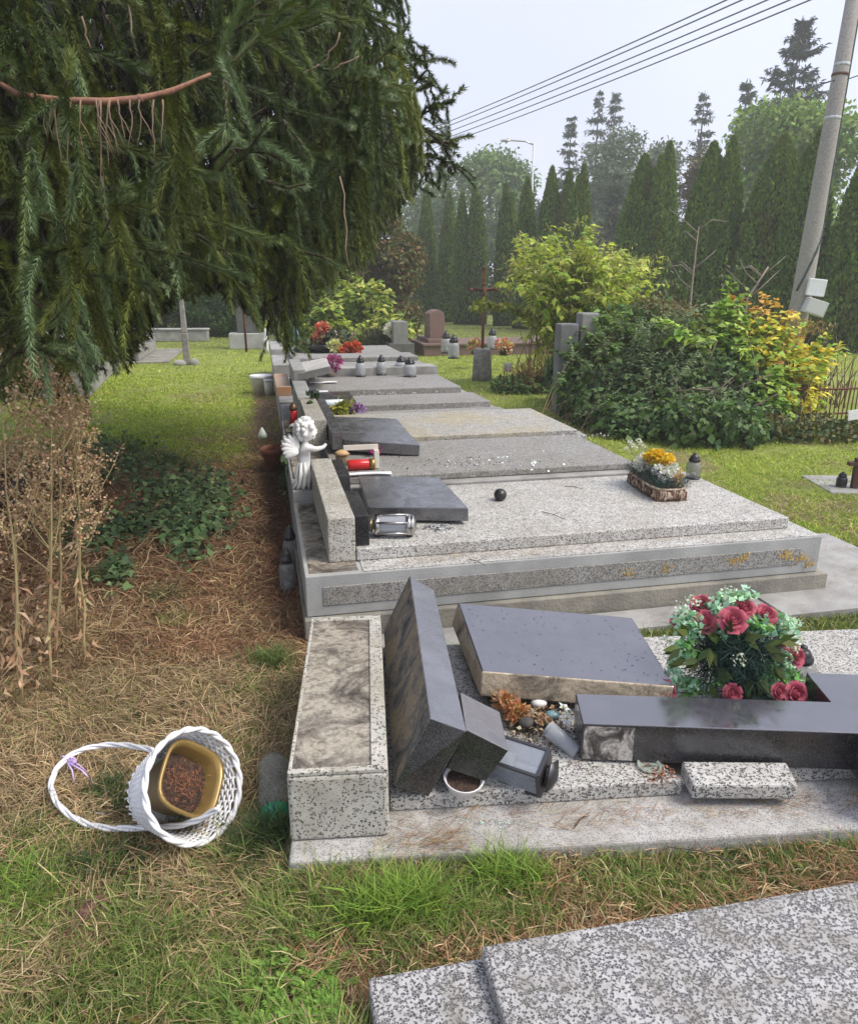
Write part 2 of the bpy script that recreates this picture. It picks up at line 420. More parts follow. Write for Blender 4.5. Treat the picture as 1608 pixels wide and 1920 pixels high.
struct(np_obj('ground', V, F, GROUNDM, None, ground_col(fc[:, 0], fc[:, 1]), True))

# ================================================================== GRAVES IN THE ROW
def grave(label, b0, a1, plinth=None, base=(.0, .31), slab=None, name='grave', a0=0, b1=None, mats=None, group='graves laid side by side in the long row'):
    t = thing(name, label, 'grave', row(0, 0), RA, group)
    return t
# --- nearest of the row (light grey border)
g1 = thing('grave', 'pale terrazzo grave with grey border band and stepped concrete plinth, second from the camera', 'grave', row(0, 0), RA, 'graves laid side by side in the long row')
MB().box(-.012, 2.665, -.03, 1.20, 0, .113).build('plinth', COND, g1, .006)
b = MB(); b.box(0, 2.62, 0, 1.19, .115, .31, 0)
b.build('base', CONL, g1, .005)
b = MB(); b.box(.075, 2.50, -.004, .03, .165, .255); b.build('front_panel', TZ2, g1, .002)
b = MB(); b.box(.26, 2.61, .006, 1.18, .3105, .314); b.build('border_top', TZ, g1)
b = MB(); b.box(.02, .24, .03, 1.15, .305, .313); b.build('headstone_bed', STAIN, g1, .003)
b = MB(); b.box(.246, 2.52, .135, 1.145, .314, .376); b.build('slab', TZ, g1, .007)
b = MB(); b.box(2.16, 2.52, .905, .908, .3765, .3775); b.build('slab_joint', DGREY, g1)
stub = MB().box(.118, .243, .14, 1.36, .314, .53).build('headstone_wall', TZB, g1, .006)
# --- second
g2 = thing('grave', 'grey terrazzo grave with the lying red lantern, just behind the pale bordered grave', 'grave', row(0, 0), RA, 'graves laid side by side in the long row')
MB().box(0.0, 2.235, 1.205, 2.275, 0, .375).build('base', CON, g2, .006)
MB().box(.27, 2.225, 1.285, 2.275, .376, .42).build('slab', TZ2, g2, .008)
MB().box(.02, .24, 1.50, 2.2, .376, .385).build('headstone_bed', STAIN, g2, .004)
# --- third
g3 = thing('grave', 'grey terrazzo grave with a yellow lichen patch, third in the row', 'grave', row(0, 0), RA, 'graves laid side by side in the long row')
MB().box(0.0, 2.33, 2.29, 3.42, 0, .405).build('base', CON, g3, .006)
MB().box(.3, 2.25, 2.30, 3.375, .406, .45).build('slab', TZY, g3, .008)
MB().box(.16, .30, 2.30, 3.45, .406, .60).build('headstone_wall', TZB, g3, .006)
MB().box(.02, .15, 2.4, 3.38, .405, .42).build('headstone_bed', STAIN, g3, .004)
# --- fourth
g4 = thing('grave', 'low weathered grey grave with the purple flowers at its head, fourth in the row', 'grave', row(0, 0), RA, 'graves laid side by side in the long row')
MB().box(0.03, 2.24, 3.45, 5.05, 0, .30).build('base', CON, g4, .006)
MB().box(.3, 2.2, 3.55, 4.15, .301, .345).build('slab', TZ2, g4, .008)
MB().box(.3, 2.15, 4.30, 4.98, .301, .38).build('slab', TZ2, g4, .008)
MB().box(.16, .30, 3.6, 4.95, .301, .56).build('headstone_wall', CONL, g4, .006)
# --- fifth
g5 = thing('grave', 'weathered grey grave under the tilted pale slab with pink flowers, fifth in the row', 'grave', row(0, 0), RA, 'graves laid side by side in the long row')
MB().box(0.02, 2.2, 5.1, 7.0, 0, .32).build('base', CON, g5, .006)
MB().box(.3, 2.1, 5.3, 6.58, .321, .40).build('slab', TZ2, g5, .008)
MB().box(.34, 2.12, 6.62, 6.98, .321, .50).build('step', CON, g5, .008)
MB().box(.0, .17, 5.55, 6.9, .321, .42).build('headstone_bed', mat('lichen_concrete', (.45, .22, .1), (.36, .34, .3), 6, .9), g5, .004)
MB().box(.2, .34, 5.6, 6.9, .321, .60).build('headstone_wall', CON, g5, .006)
# --- sixth
g6 = thing('grave', 'weathered grey grave in front of the farthest one, sixth in the row', 'grave', row(0, 0), RA, 'graves laid side by side in the long row')
MB().box(0.02, 2.2, 7.05, 8.8, 0, .34).build('base', CON, g6, .006)
MB().box(.3, 2.15, 7.2, 8.0, .341, .44).build('slab', TZ2, g6, .008)
MB().box(.3, 2.15, 8.05, 8.75, .341, .50).build('slab', TZ2, g6, .008)
MB().box(.0, .22, 7.2, 8.7, .341, .5).build('headstone_base', CON, g6, .006)
# --- seventh
g7 = thing('grave', 'farthest grey grave of the row, with the orange and red flowers on it', 'grave', row(0, 0), RA, 'graves laid side by side in the long row')
MB().box(0.02, 2.18, 8.85, 10.8, 0, .36).build('base', CON, g7, .006)
MB().box(.3, 2.1, 9.0, 10.7, .361, .46).build('slab', TZ2, g7, .008)
MB().box(.0, .2, 9.0, 10.7, .361, .56).build('headstone_base', CON, g7, .006)
# paving slab at the right foot of the first grave
pv = MB(); c = [P(1400, 1140), P(1608, 1120), P(1740, 1110), P(1690, 1080), P(1560, 1040)]
o = MB().box(2.25, 3.3, -.28, .75, -.02, .03).build('paving_slab', CON); o.location = row(0, 0); o.rotation_euler = (0, 0, RA)
tag(o, 'low concrete paving slab at the foot of the stepped grave, right edge of photo', 'paving slab')
for v in ((.3, 2.3, -.24, -.045, -.02, .02),):
    o = MB().box(*v).build('path_kerb', CON); o.location = row(0, 0); o.rotation_euler = (0, 0, RA)
    tag(o, 'thin concrete strip along the foot of the stepped grave plinth, behind the black slab', 'kerb')

# black pedestals
def wbox(name, label, cat, boxes, m, bev=.003, group=None, loc=None, rot=None):
    b_ = MB()
    for q in boxes: b_.box(*q)
    o = b_.build(name, m, None, bev); o.location = loc if loc is not None else row(0, 0); o.rotation_euler = rot if rot else (0, 0, RA)
    tag(o, label, cat, group); return o
wbox('headstone_socle', 'black granite headstone base with an empty gap, behind the lying steel lantern', 'headstone base',
     [(.246, .312, .165, .60, .3775, .525), (.246, .312, .60, .93, .3775, .39), (.246, .312, .93, 1.34, .3775, .525)], BLK)
wbox('headstone_socle', 'long black granite headstone base between the cherub hand and the tilted grey-black slab', 'headstone base', [(.305, .385, 1.95, 3.5, .452, .575)], BLKF)
wbox('headstone_socle', 'short black granite headstone base at the head of the fourth grave', 'headstone base', [(.305, .385, 3.75, 4.75, .382, .52)], BLK)

# fallen headstones (each lies tilted)
def slab_from(name, label, top, th, m, mb=None, cat='fallen headstone', bev=.004, group='headstones knocked over'):
    """top: four world points (front-left, front-right, back-right, back-left) -> thick slab"""
    t = [Vector(p) for p in top]; n = (t[1]-t[0]).cross(t[3]-t[0]).normalized()
    c = sum(t, Vector())/4
    # make the top flat
    t = [p - n*(p-c).dot(n) for p in t]
    bt = [p - n*th for p in t]
    b_ = MB(); loc = sum(bt, Vector())/4
    b_.hexa([p-loc for p in bt+t]); o = b_.build(name, m, None, bev); o.location = loc
    tag(o, label, cat, group); return o
s1 = slab_from('fallen_headstone', 'black polished headstone lying flat on the pale terrazzo slab behind the steel lantern',
    [P(690, 951, .455), P(878, 953, .465), P(824, 894, .465), P(672, 892, .45)], .07, BLKF)
s2 = slab_from('fallen_headstone', 'large grey-black headstone lying tilted above the red lantern', [P(645, 824, .53), P(787, 834, .50), P(743, 786, .50), P(614, 780, .54)], .075, BLKF)
s3 = slab_from('fallen_headstone', 'small dull black headstone lying behind the purple flowers', [P(600, 757, .48), P(671, 758, .45), P(655, 733, .45), P(582, 737, .48)], .08, BLK)
s4 = slab_from('fallen_headstone', 'pale grey stone slab tilted up over the pink flowers, far along the row', [P(549, 702, .55), P(618, 686, .66), P(612, 671, .66), P(556, 680, .57)], .08, mat('pale_slab', (.55, .54, .5), (.42, .41, .38), 6, .8))

# ================================================================== NEAREST GRAVE (broken)
gA = thing('grave', 'broken black and white terrazzo grave with the red rose bouquet and stained end block', 'grave', AO, AA)
MB().box(0, 3.2, 0, 1.17, -.05, .10).build('plinth', terrazzo('plinth_terrazzo', (.46, .45, .43), (.2, .19, .18), 320, .35, stain=(.2, .17, .12), amt=.55, sscale=4, grey=(.3, .3, .29), rough=.9), gA, .012, 3)
eb = MB(); z1 = .318
eb.box(0, .268, .07, 1.035, .101, z1-.012)
eb.build('end_block', TZB, gA, .012, 3)
rim = MB()
rim.box(.002, .266, .072, .092, z1-.013, z1); rim.box(.002, .266, 1.0, 1.033, z1-.013, z1); rim.box(.222, .266, .092, 1.0, z1-.013, z1); rim.box(.002, .012, .092, 1.0, z1-.013, z1-.004)
rim.build('block_rim', TZB, gA, .003)
MB().box(.012, .222, .092, 1.0, z1-.014, z1-.007).build('block_recess', STAIN, gA)
# slab with a jagged crack
sl_ = [(.272, .17), (.7, .17), (1.135, .172), (1.125, .20), (1.105, .235), (1.108, .262), (1.08, .30), (1.07, .34), (1.075, .42), (1.4, .42), (1.42, .3), (1.395, .26), (1.41, .2), (3.1, .21), (3.1, 1.09), (.272, 1.09)]
MB().prism(sl_, .101, .152).build('slab', TZA, gA, .006, 2)
# fragment
zf = .182
fr = [P(1300, 1471, zf), P(1497, 1472, zf), P(1474, 1430, zf), P(1277, 1426, zf+.004)]
slab_from('slab_fragment', 'broken piece of terrazzo slab edge jutting out under the long black column', fr, .052, TZA, cat='slab fragment', bev=.008, group=None)

# black socle block tipped on its side: front end face corners
A_ = Dp(806, 1347, 1.80); B_ = Dp(875, 1372, 1.79); C_ = P(803, 1495, .158); D_ = Dp(738, 1474, 1.765)
L1 = Vector((-.082, 1.05, .0)); LD = Vector((-.085, .97, .0))
b = MB(); org = C_.copy()
ptsf = [D_, C_, B_, A_]
v = [p-org for p in ptsf] + [D_+LD-org, C_+Vector((-.083, 1.0, 0))-org, B_+Vector((-.083, .99, 0))-org, A_+L1-org]
b.add(v, [(0, 1, 2, 3), (7, 6, 5, 4), (0, 4, 5, 1), (1, 5, 6, 2), (2, 6, 7, 3), (3, 7, 4, 0)], [0, 0, 0, 0, 1, 2])
o = b.build('fallen_headstone_socle', [BLK, granite('granite_grey_painted_sheen', (.06, .06, .07), .13, 2.6, .03, 2, 4, (.17, .17, .195), .7), SLATE], None, .003); o.location = org  # top face: same stone in lighter grey, sky sheen put into the colour
tag(o, 'black granite block tipped on edge, its rough split side beside the stained end block', 'stone block')
# smaller block
q = [Dp(837, 1441, 1.81), Dp(910, 1466, 1.80), Dp(953, 1408, 1.80), Dp(873, 1368, 1.81)]
bk = Vector((-.008, .19, .005)); org = sum(q, Vector())/4; b = MB()
v = [p-org for p in q] + [p+bk-org for p in q]
b.add(v, [(0, 1, 2, 3), (7, 6, 5, 4), (0, 4, 5, 1), (1, 5, 6, 2), (2, 6, 7, 3), (3, 7, 4, 0)], [0, 0, 0, 0, 1, 0])
o = b.build('vase_base', [BLK, granite('grey_matt_granite', (.09, .09, .10), .35, 2.0, .06)], None, .002); o.location = org
tag(o, 'small black granite block leaning between the tipped block and the fallen lantern', 'stone block')
# large slab
tp = [P(903, 1259, .30), P(1264, 1287, .27), P(1185, 1158, .28), P(858, 1130, .305)]
n = (tp[1]-tp[0]).cross(tp[3]-tp[0]).normalized(); bt = [p-n*.095 for p in tp]
bt[3] = bt[3]+Vector((-.02, -.01, 0)); org = sum(bt, Vector())/4; b = MB()
b.hexa([p-org for p in bt+tp], [1, 0, 1, 0, 0, 1])
o = b.build('fallen_headstone', [BLK_WET_SHEEN, SAND], None, .006, 3); o.location = org
tag(o, 'big wet black headstone slab with crumbling mortar edge, lying left of the roses', 'fallen headstone', 'headstones knocked over')
# long column with cross arm
o_ = P(1092, 1357, .285); ex = Vector((1, -.062, 0)).normalized()
cx_ = thing('fallen_cross', 'long black granite cross lying across the slab in front of the rose bouquet', 'fallen cross', (o_.x, o_.y, .158), math.atan2(ex.y, ex.x))
TP = [0, 1, 0, 0, 0, 0]  # only top faces take the granite with sky sheen in its colour
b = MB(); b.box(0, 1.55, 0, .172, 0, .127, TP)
b.build('shaft', [BLK, BLK_WET_SHEEN], cx_, .003)
b = MB(); b.box(.80, .99, .172, .36, 0, .125, TP); b.build('cross_arm', [BLK, BLK_WET_SHEEN], cx_, .003)
b = MB(); b.box(.80, .99, -.18, 0, -.004, .125, TP); b.build('cross_arm', [BLK, BLK_WET_SHEEN], cx_, .003)
b = MB(); b.box(.006, .155, -.0025, .02, .006, .118); b.build('mortar_end', stained('mortar_dark', (.5, .47, .42), (.02, .018, .018), (.09, .08, .07), 12), cx_)

# ================================================================== FRONT RIGHT GRAVE (bottom of the frame)
gC = thing('grave', 'coarse grey terrazzo grave at the bottom right corner of the photo', 'grave', (CO.x, CO.y, 0), CAg)
MB().box(0, 2.4, -1.0, 0, -.03, .14).build('base', TZC, gC, .008, 3)
MB().box(.245, 2.3, -.96, -.004, .141, .178).build('slab', TZC, gC, .008, 3)

# ================================================================== STONES BEYOND THE ROW
gB = thing('grave', 'brown granite grave with an upright brown headstone, beyond the far end of the row', 'grave', P(795, 668), R(12))
MB().box(0, 3.3, 0, 1.6, 0, .22).build('base', BROWNG, gB, .01)
MB().box(-.03, 3.3, -.05, 1.65, .221, .27).build('slab', BROWNG, gB, .01)
MB().box(.12, .66, .15, 1.45, .271, .36).build('headstone_base', BROWNG, gB, .01)
hs = [(.0, .0), (.34, 0), (.34, .50), (.30, .57), (.2, .615), (.08, .59), (0, .53)]
b = MB(); M_ = Matrix.Translation((.2, .95, .361)) @ Matrix.Rotation(PI/2, 4, 'X'); b.prism(hs, 0, .6, M=M_); b.build('headstone', BROWNG, gB, .01)
g8 = thing('grave', 'dark grave with a plain grey upright headstone, just past the end of the row', 'grave', P(738, 668), R(12))
MB().box(0, .32, 0, .62, 0, .74).build('headstone', mat('grey_upright', (.22, .22, .215), (.16, .16, .155), 6, .6), g8, .01)
MB().box(-.1, .45, -.08, 1.3, 0, .28).build('base', DGREY, g8, .01)
def pillar(label, px, w, topy, basey, Y, m, dep=.22, cat='stone pillar', bev=.02):
    p = Dp(px, basey, Y); tz = Dp(px, topy, Y).z
    o = MB().box(-w/2, w/2, -dep/2, dep/2, 0, tz).build('stone_pillar', m, None, bev); o.location = (p.x, Y, 0); o.rotation_euler = (0, 0, R(10)); tag(o, label, cat); return o
pillar('grey stone pillar standing in the ivy bush, the shorter left one of the pair', 1058, .24, 606, 700, 9.3, mat('pillar_dark', (.2, .21, .21), (.13, .13, .13), 5, .85, .3), .2)
pillar('grey stone pillar standing in the ivy bush, the taller right one of the pair', 1095, .23, 586, 700, 9.35, mat('pillar_light', (.3, .3, .29), (.2, .2, .19), 5, .85, .3), .2)
# weathered post on the lawn
pp = P(352, 684); o = thing('stone_post', 'slim weathered grey concrete post standing on the left lawn', 'post', pp, R(8))
MB().box(-.065, .055, -.06, .06, 0, .62).build('lower_shaft', WOODG, o, .015)
b = MB(); b.hexa([(-.06, -.055, .621), (.05, -.055, .621), (.05, .055, .621), (-.06, .055, .621), (-.045, -.045, 1.22), (.03, -.045, 1.25), (.03, .045, 1.25), (-.045, .045, 1.22)]); b.build('upper_shaft', WOODG, o, .015)
b = MB(); b.ball((-.14, -.05, .03), (.13, .09, .08)); b.ball((.13, -.03, .03), (.1, .08, .1)); b.build('foot_stones', CON, o)
# left tomb
L0 = P(170, 745); L1_ = P(262, 648)
d = (L1_-L0); ang = math.atan2(d.y, d.x)
tl = thing('tomb', 'large pale concrete tomb with light top slab, half hidden by the spruce', 'tomb', L0, ang)
ln = d.length
MB().box(0, ln*.75, 0, 2.2, 0, .55).build('wall', CON, tl, .02)
MB().box(-.03, ln*.75+.03, -.03, 2.2, .551, .63).build('top_slab', mat('tomb_top', (.6, .6, .58), (.45, .45, .43), 3, .7), tl, .02)
p = P(310, 678)
t = thing('tomb', 'low stepped grey tomb on a brown paving pad behind the big pale tomb', 'tomb', (p.x, p.y, 0), R(12))
MB().box(-2.6, -.5, 0, 2.6, 0.03, .42).build('block', CON, t, .02)
MB().box(-2.4, -.7, .7, 2.5, .421, .8).build('upper_block', CONL, t, .02)
MB().box(-2.8, .1, -.3, 3.0, -.02, .03).build('paving', COND, t, .01)
p = P(390, 640); t = thing('kerb_wall', 'low grey stone kerb crossing the lawn behind the slim post', 'kerb', p, R(4))
MB().box(-4.5, .0, 0, .25, 0, .3).build('wall', CON, t, .02); MB().box(-4.52, .02, -.03, .28, .301, .35).build('coping', CONL, t, .01)
p = P(450, 655); t = thing('monument', 'dark upright gravestone monument behind the spruce tips with a pale base', 'monument', p, R(10))
MB().box(-.25, .9, 0, .6, 0, .38).build('base', CONL, t, .02); MB().box(-.05, .5, .1, .4, .381, 2.1).build('stele', DGREY, t, .02)
p = P(462, 660); t = thing('iron_cross', 'rusty iron cross standing left of the row, seen under the spruce', 'cross', p, R(15))
b = MB(); b.tube([(0, 0, 0), (0, 0, 1.9)], .028, 6); b.build('post', RUST, t)
b = MB(); b.tube([(-.28, 0, 1.5), (.28, 0, 1.5)], .028, 6)
b.tube([(-.12, 0, 1.2), (0, -.03, 1.0), (.12, 0, 1.2)], .02, 6); b.build('crossbar', RUST, t)
# rusty cross on stump
p = P(903, 713); t = thing('iron_cross', 'tall rusty iron crucifix set in a grey stump, in front of the brown grave', 'cross', p, R(10))
prof = [(.17, 0), (.165, .1), (.15, .35), (.145, .5), (.12, .52)]
MB().lathe(prof, 14).build('stump', WOODG, t)
b = MB(); b.box(-.022, .022, -.015, .015, .5, 1.75); b.ball((0, 0, 1.77), .035); b.build('post', RUST, t)
b = MB(); b.box(-.2, -.0225, -.012, .012, 1.42, 1.46); b.box(.0225, .2, -.012, .012, 1.42, 1.46); b.ball((-.21, 0, 1.44), .03); b.ball((.21, 0, 1.44), .03); b.build('crossbar', RUST, t)
b = MB(); b.tube([(0, -.03, 1.5), (0, -.035, 1.38), (.0, -.03, 1.15)], [.025, .03, .015], 8); b.ball((0, -.035, 1.53), .025)
b.tube([(-.15, -.02, 1.47), (0, -.03, 1.44), (.15, -.02, 1.47)], .012, 6); b.build('figure', RUST, t)
# small marker plates
def marker(px, py, tw, th, hgt, label, tilt=0, stake=BLACKP):
    p = P(px, py); t = thing('grave_marker', label, 'grave marker', p, R(5))
    b = MB(); b.tube([(0, 0, 0), (0, .0, hgt)], .009, 6); b.build('stake', stake, t)
    b = MB(); M_ = Matrix.Translation((tw*.4, -.012, hgt-.02)) @ Matrix.Rotation(tilt, 4, 'Y'); b.box(-tw/2, tw/2, -.004, .004, -th/2, th/2, M=M_); b.build('plate', WHITEP, t)
marker(944, 727, .13, .13, .33, 'small white number plate on a dark stake among dry stems, left of the ivy bush', 0)
marker(1583, 830, .19, .10, .31, 'small white blank plate on a thin stake by the rusty fence, right edge of photo', R(-8), WOODG)
# right edge: low slab with cross foot
p = P(1530, 912); t = thing('grave', 'small grey slab with a brown wooden cross foot at the right edge of the lawn', 'grave', p, R(-3))
MB().box(0, .9, -.25, .3, -.02, .02).build('slab', CON, t, .01)
b = MB(); b.box(.21, .26, -.13, -.09, .021, .26); b.box(.16, .36, -.132, -.088, .20, .23); b.build('cross_foot', mat('brown_wood', (.09, .04, .03), (.05, .025, .02), 8, .7), t, .004)
# ================================================================== THE BIG SPRUCE
T0 = np.array((-4.35, 6.2, 0.0))
OUTL = np.array([(-2500, 760), (-200, 760), (60, 745), (150, 790), (190, 700), (240, 690), (290, 620), (325, 560), (400, 550), (440, 575), (500, 625), (535, 665), (556, 640), (585, 560),
                 (640, 520), (690, 500), (720, 440), (770, 380), (800, 330), (850, 325), (870, 200), (900, 60), (905, -400)], float)
def low_limit(px): return np.interp(px, OUTL[:, 0], OUTL[:, 1])
def right_limit(py): return np.interp(py, [-2000, -100, 60, 130, 200, 330, 400, 520, 700], [800, 775, 765, 775, 800, 800, 745, 690, 590])
segs = []                                # p0, p1, needle scale, tone
wood = MB()
CI = [0]
def add_poly(pts, sc, tone):
    ci = CI[0]
    for a_, b_ in zip(pts[:-1], pts[1:]): segs.append((a_, b_, sc, tone, ci))
g = np.random.default_rng(5)
def inside(p, slack=0):
    px, py = proj(p); px, py = px[0], py[0]
    return py < low_limit(px)+slack and px < right_limit(py)+slack
def hanger(p, ln, out, tone, sub=True, sc=1.0):
    """a pendulous shoot hanging from p"""
    CI[0] = int(g.integers(0, 7))
    seg = .055*sc; n = max(2, int(ln/seg)); pts = [p]; d = unit(out*.9 + np.array([0, 0, -.3]) + g.normal(size=3)*.15)
    cam_d = math.hypot(p[0], p[1])
    for k in range(n):
        d = unit(d + np.array([0, 0, -.5]) + g.normal(size=3)*.09)
        if k > n-3: d = unit(d + out*.25)
        q = pts[-1] + d*seg
        if not inside(q, g.normal()*12): break
        pts.append(q)
    if len(pts) < 2: return
    add_poly(pts, sc, tone)
    if sub:
        for k in range(1, len(pts)-1):
            if g.random() < (.42 if cam_d < 4.2 else .25):
                s_ = pts[k]; dd = unit(np.array([g.normal(), g.normal(), -1.25+.3*g.normal()])*np.array([.7, .7, 1]) + out*.3)
                m_ = int(g.integers(1, 4)); sp = [s_]
                for _ in range(m_): dd = unit(dd + np.array([0, 0, -.2])); sp.append(sp[-1] + dd*seg)
                if inside(sp[-1], 8): add_poly(sp, sc, tone*1.12)
bl_paths = []
for z0, dens in [(1.75, 1), (2.05, 1), (2.35, 1), (2.65, 1), (2.95, 1), (3.3, 1), (3.7, .8), (4.2, .6), (4.8, .4), (5.6, .25), (6.6, .25), (7.8, .2)]:
    nb = int(20*dens)
    for k in range(nb):
        az = -PI*.62 + PI*.80*(k+g.random())/nb if dens > .3 else 2*PI*g.random()
        Rm = (5.0 - .38*max(0, z0-2.4))*(.86+.2*g.random())
        ez = -.25 - .1*g.random()
        pts = []; n = 26
        for i in range(n+1):
            s_ = i/n; r_ = Rm*s_
            pts.append(T0 + np.array([math.cos(az+.10*math.sin(5*s_+k)+.04*math.sin(13*s_+k*2))*r_, math.sin(az+.10*math.sin(5*s_+k)+.04*math.sin(13*s_+k*2))*r_, z0 + ez*Rm*.5*math.sin(s_*PI*.75) + .10*Rm*s_**3]))
        bl_paths.append((pts, az, dens))
# back side, sparse
for z0 in (2.2, 3.2, 4.4, 6):
    for k in range(8):
        az = PI*.25 + PI*1.05*k/8; Rm = 4.4-.3*(z0-2.2)
        bl_paths.append(([T0 + np.array([math.cos(az)*Rm*i/20, math.sin(az)*Rm*i/20, z0 - .12*Rm*math.sin(i/20*PI*.8)]) for i in range(21)], az, .3))
nseg_h = 0
for pts, az, dens in bl_paths:
    keep = [pts[0]]
    for p in pts[1:]:
        if not inside(p, -35): break
        keep.append(p)
    if len(keep) < 3: continue
    pts = keep; out = np.array([math.cos(az), math.sin(az), 0]); side = np.array([-math.sin(az), math.cos(az), 0])
    wood.tube([tuple(p) for p in pts], [max(.003, .024*(1-i/20)) for i in range(len(pts))], 5)
    L_ = len(pts)
    wood_ = None
    for i in range(6, L_):
        p = pts[i]; vis = p[2] < 3.9 and p[1] < 8 and p[0] > -4.6
        px_, py_ = proj(p)
        if py_[0] < -260 or px_[0] < -260: vis = False
        outer = np.linalg.norm((p-T0)[:2]) > 3.25-.35*max(0, p[2]-2.4)
        tone = .7 + .5*g.random()
        if i > L_-5: add_poly([p, p+(pts[i]-pts[i-1])*.35+np.array([0, 0, .01])], 1.1, 1.3)
        for sd in (1, -1):
            if g.random() > (.62 if vis and outer else .22): continue
            sl_n = int((.25 + .75*(1-i/26))*(7 if dens > .3 else 5)*(.7+.5*g.random()))+2
            d = unit(out*.75 + side*sd*(.7+.3*g.random())); q = p.copy(); lat = [q]
            for k in range(sl_n):
                d = unit(d + np.array([0, 0, -.09])); q = q + d*.11
                if not inside(q, -22): break
                lat.append(q)
                if vis and outer:
                    for _ in range(1):
                        if g.random() < .42: hanger(q + g.normal(size=3)*.025, (.22+.5*g.random()), d, tone*(.55+.9*g.random()))
                elif g.random() < .5: hanger(q, .25+.3*g.random(), d, tone*.8, False, 2.0)
            if len(lat) > 1:
                wood.tube([tuple(v) for v in lat], .003, 3, caps=False)
                if vis and outer: add_poly(lat, 1.0, tone)
                e = lat[-1]; add_poly([lat[-2], e, e+d*.05+np.array([0, 0, .01])], 1.05, 1.35)
        if vis and outer:
            for _ in range(1): hanger(p + g.normal(size=3)*.02, .25+.55*g.random(), out, tone*(.6+.8*g.random()))
# named shoots out at the right against the sky and the bluish sprays in front
def spray(path_px, Y0, Y1, sub=.5, tone=1.1, sc=1.0, bluish=True, every=2):
    n = len(path_px); pts = [np.array(Dp(x, y, Y0+(Y1-Y0)*i/(n-1))) for i, (x, y) in enumerate(path_px)]
    fine = []
    for a_, b_ in zip(pts[:-1], pts[1:]):
        m_ = max(1, int(np.linalg.norm(b_-a_)/(.055*sc))); fine += [a_+(b_-a_)*k/m_ for k in range(m_)]
    fine.append(pts[-1]); add_poly(fine, sc, tone)
    wood.tube([tuple(p) for p in fine], [.007*sc*(1-.7*i/len(fine)) for i in range(len(fine))], 4)
    for i in range(2, len(fine)-1, every):
        d = unit(fine[i+1]-fine[i])
        for sd in (1, -1):
            s_ = unit(np.cross(d, np.array([0, 1, .2])))*sd
            dd = unit(d*.8 + s_*.8 + g.normal(size=3)*.25 + np.array([0, 0, -.15])); sp = [fine[i]]
            for _ in range(int(2+3*sub*g.random()*2)):
                dd = unit(dd+np.array([0, 0, -.12])); sp.append(sp[-1]+dd*.055*sc)
            add_poly(sp, sc, tone*(.9+.3*g.random()))
for path in [[(740, 180), (765, 140), (785, 110), (800, 88)], [(720, 190), (770, 165), (800, 130), (795, 100)], [(750, 260), (790, 215), (825, 195), (850, 190)], [(770, 250), (800, 200), (830, 200)],
             [(740, 220), (790, 240), (830, 270), (855, 322)], [(760, 260), (800, 265), (840, 268), (858, 275)], [(760, 290), (800, 290), (830, 300), (848, 325)], [(700, 210), (750, 240), (790, 290), (800, 340)],
             [(720, 300), (760, 330), (775, 365)], [(780, 170), (800, 160), (812, 150)], [(735, 150), (758, 110), (770, 70)], [(700, 120), (740, 90), (768, 40)]]:
    spray(path, 5.3, 4.9, tone=.75, sc=1.25)
for path, Y in [([(400, 300), (418, 285), (436, 262)], 2.35), ([(436, 310), (460, 290), (480, 262), (502, 230)], 2.35), ([(440, 280), (500, 285), (528, 300)], 2.35), ([(440, 285), (425, 300), (412, 320)], 2.3), ([(530, 225), (560, 262), (585, 302)], 2.7), ([(500, 340), (540, 352), (573, 344)], 2.6),
                ([(440, 60), (480, 30), (600, 22)], 2.7), ([(540, 60), (575, 52), (608, 38)], 2.8), ([(90, 60), (105, 72), (118, 88)], 2.3), ([(0, 110), (18, 122), (2, 132)], 2.2), ([(200, 30), (215, 60), (225, 90)], 2.4), ([(0, 690), (50, 640), (100, 600), (135, 560)], 2.4), ([(20, 660), (80, 655), (105, 670)], 2.4), ([(60, 560), (110, 600), (100, 650)], 2.5),
                ([(300, 485), (330, 470), (355, 478)], 2.6), ([(370, 440), (420, 470), (450, 520)], 2.9), ([(130, 350), (120, 420), (128, 500)], 2.5), ([(190, 330), (200, 420), (240, 500)], 2.6),
                ([(420, 150), (425, 230), (415, 300)], 2.4), ([(560, 470), (600, 480), (640, 500)], 3.4), ([(530, 600), (538, 640), (552, 668)], 4.0), ([(520, 560), (530, 600), (540, 655)], 4.1), ([(505, 560), (515, 600), (522, 640)], 4.0), ([(545, 560), (552, 600), (558, 640)], 4.1)]:
    spray(path if path[0][1] < path[-1][1] or path[0][0] < 150 or path[0][0] > 330 else path[::-1], Y, Y-.05, tone=1.35, every=3)
spray([(330, 168), (370, 150), (440, 112), (480, 70), (540, 45), (600, 30)], 2.33, 2.6, tone=1.15)
# needles from templates
def shoot_template(K, seed, ln=.055, nl=.0155, nw=.0017):
    q = np.random.default_rng(seed); z = q.random(K)*ln; a_ = q.random(K)*2*PI
    rad = np.stack([np.cos(a_), np.sin(a_), np.zeros(K)], 1); tn = np.stack([-np.sin(a_), np.cos(a_), np.zeros(K)], 1)
    d = unit(rad*(.75+.2*q.random((K, 1))) + np.array([0, 0, .75])); b0 = rad*.0015 + np.stack([0*z, 0*z, z], 1)
    l = nl*(.75+.4*q.random((K, 1)))
    return np.stack([b0-tn*nw/2, b0+tn*nw/2, b0+d*l], 1).reshape(-1, 3)
p0 = np.array([s_[0] for s_ in segs]); p1 = np.array([s_[1] for s_ in segs]); sc = np.array([s_[2] for s_ in segs]); tone = np.array([s_[3] for s_ in segs])
px, py = proj((p0+p1)/2); dist = np.linalg.norm(p0-np.array([0, 0, EYE]), axis=1)
visible = (px > -120) & (px < 1000) & (py > -120)
crownV, crownC = [], []
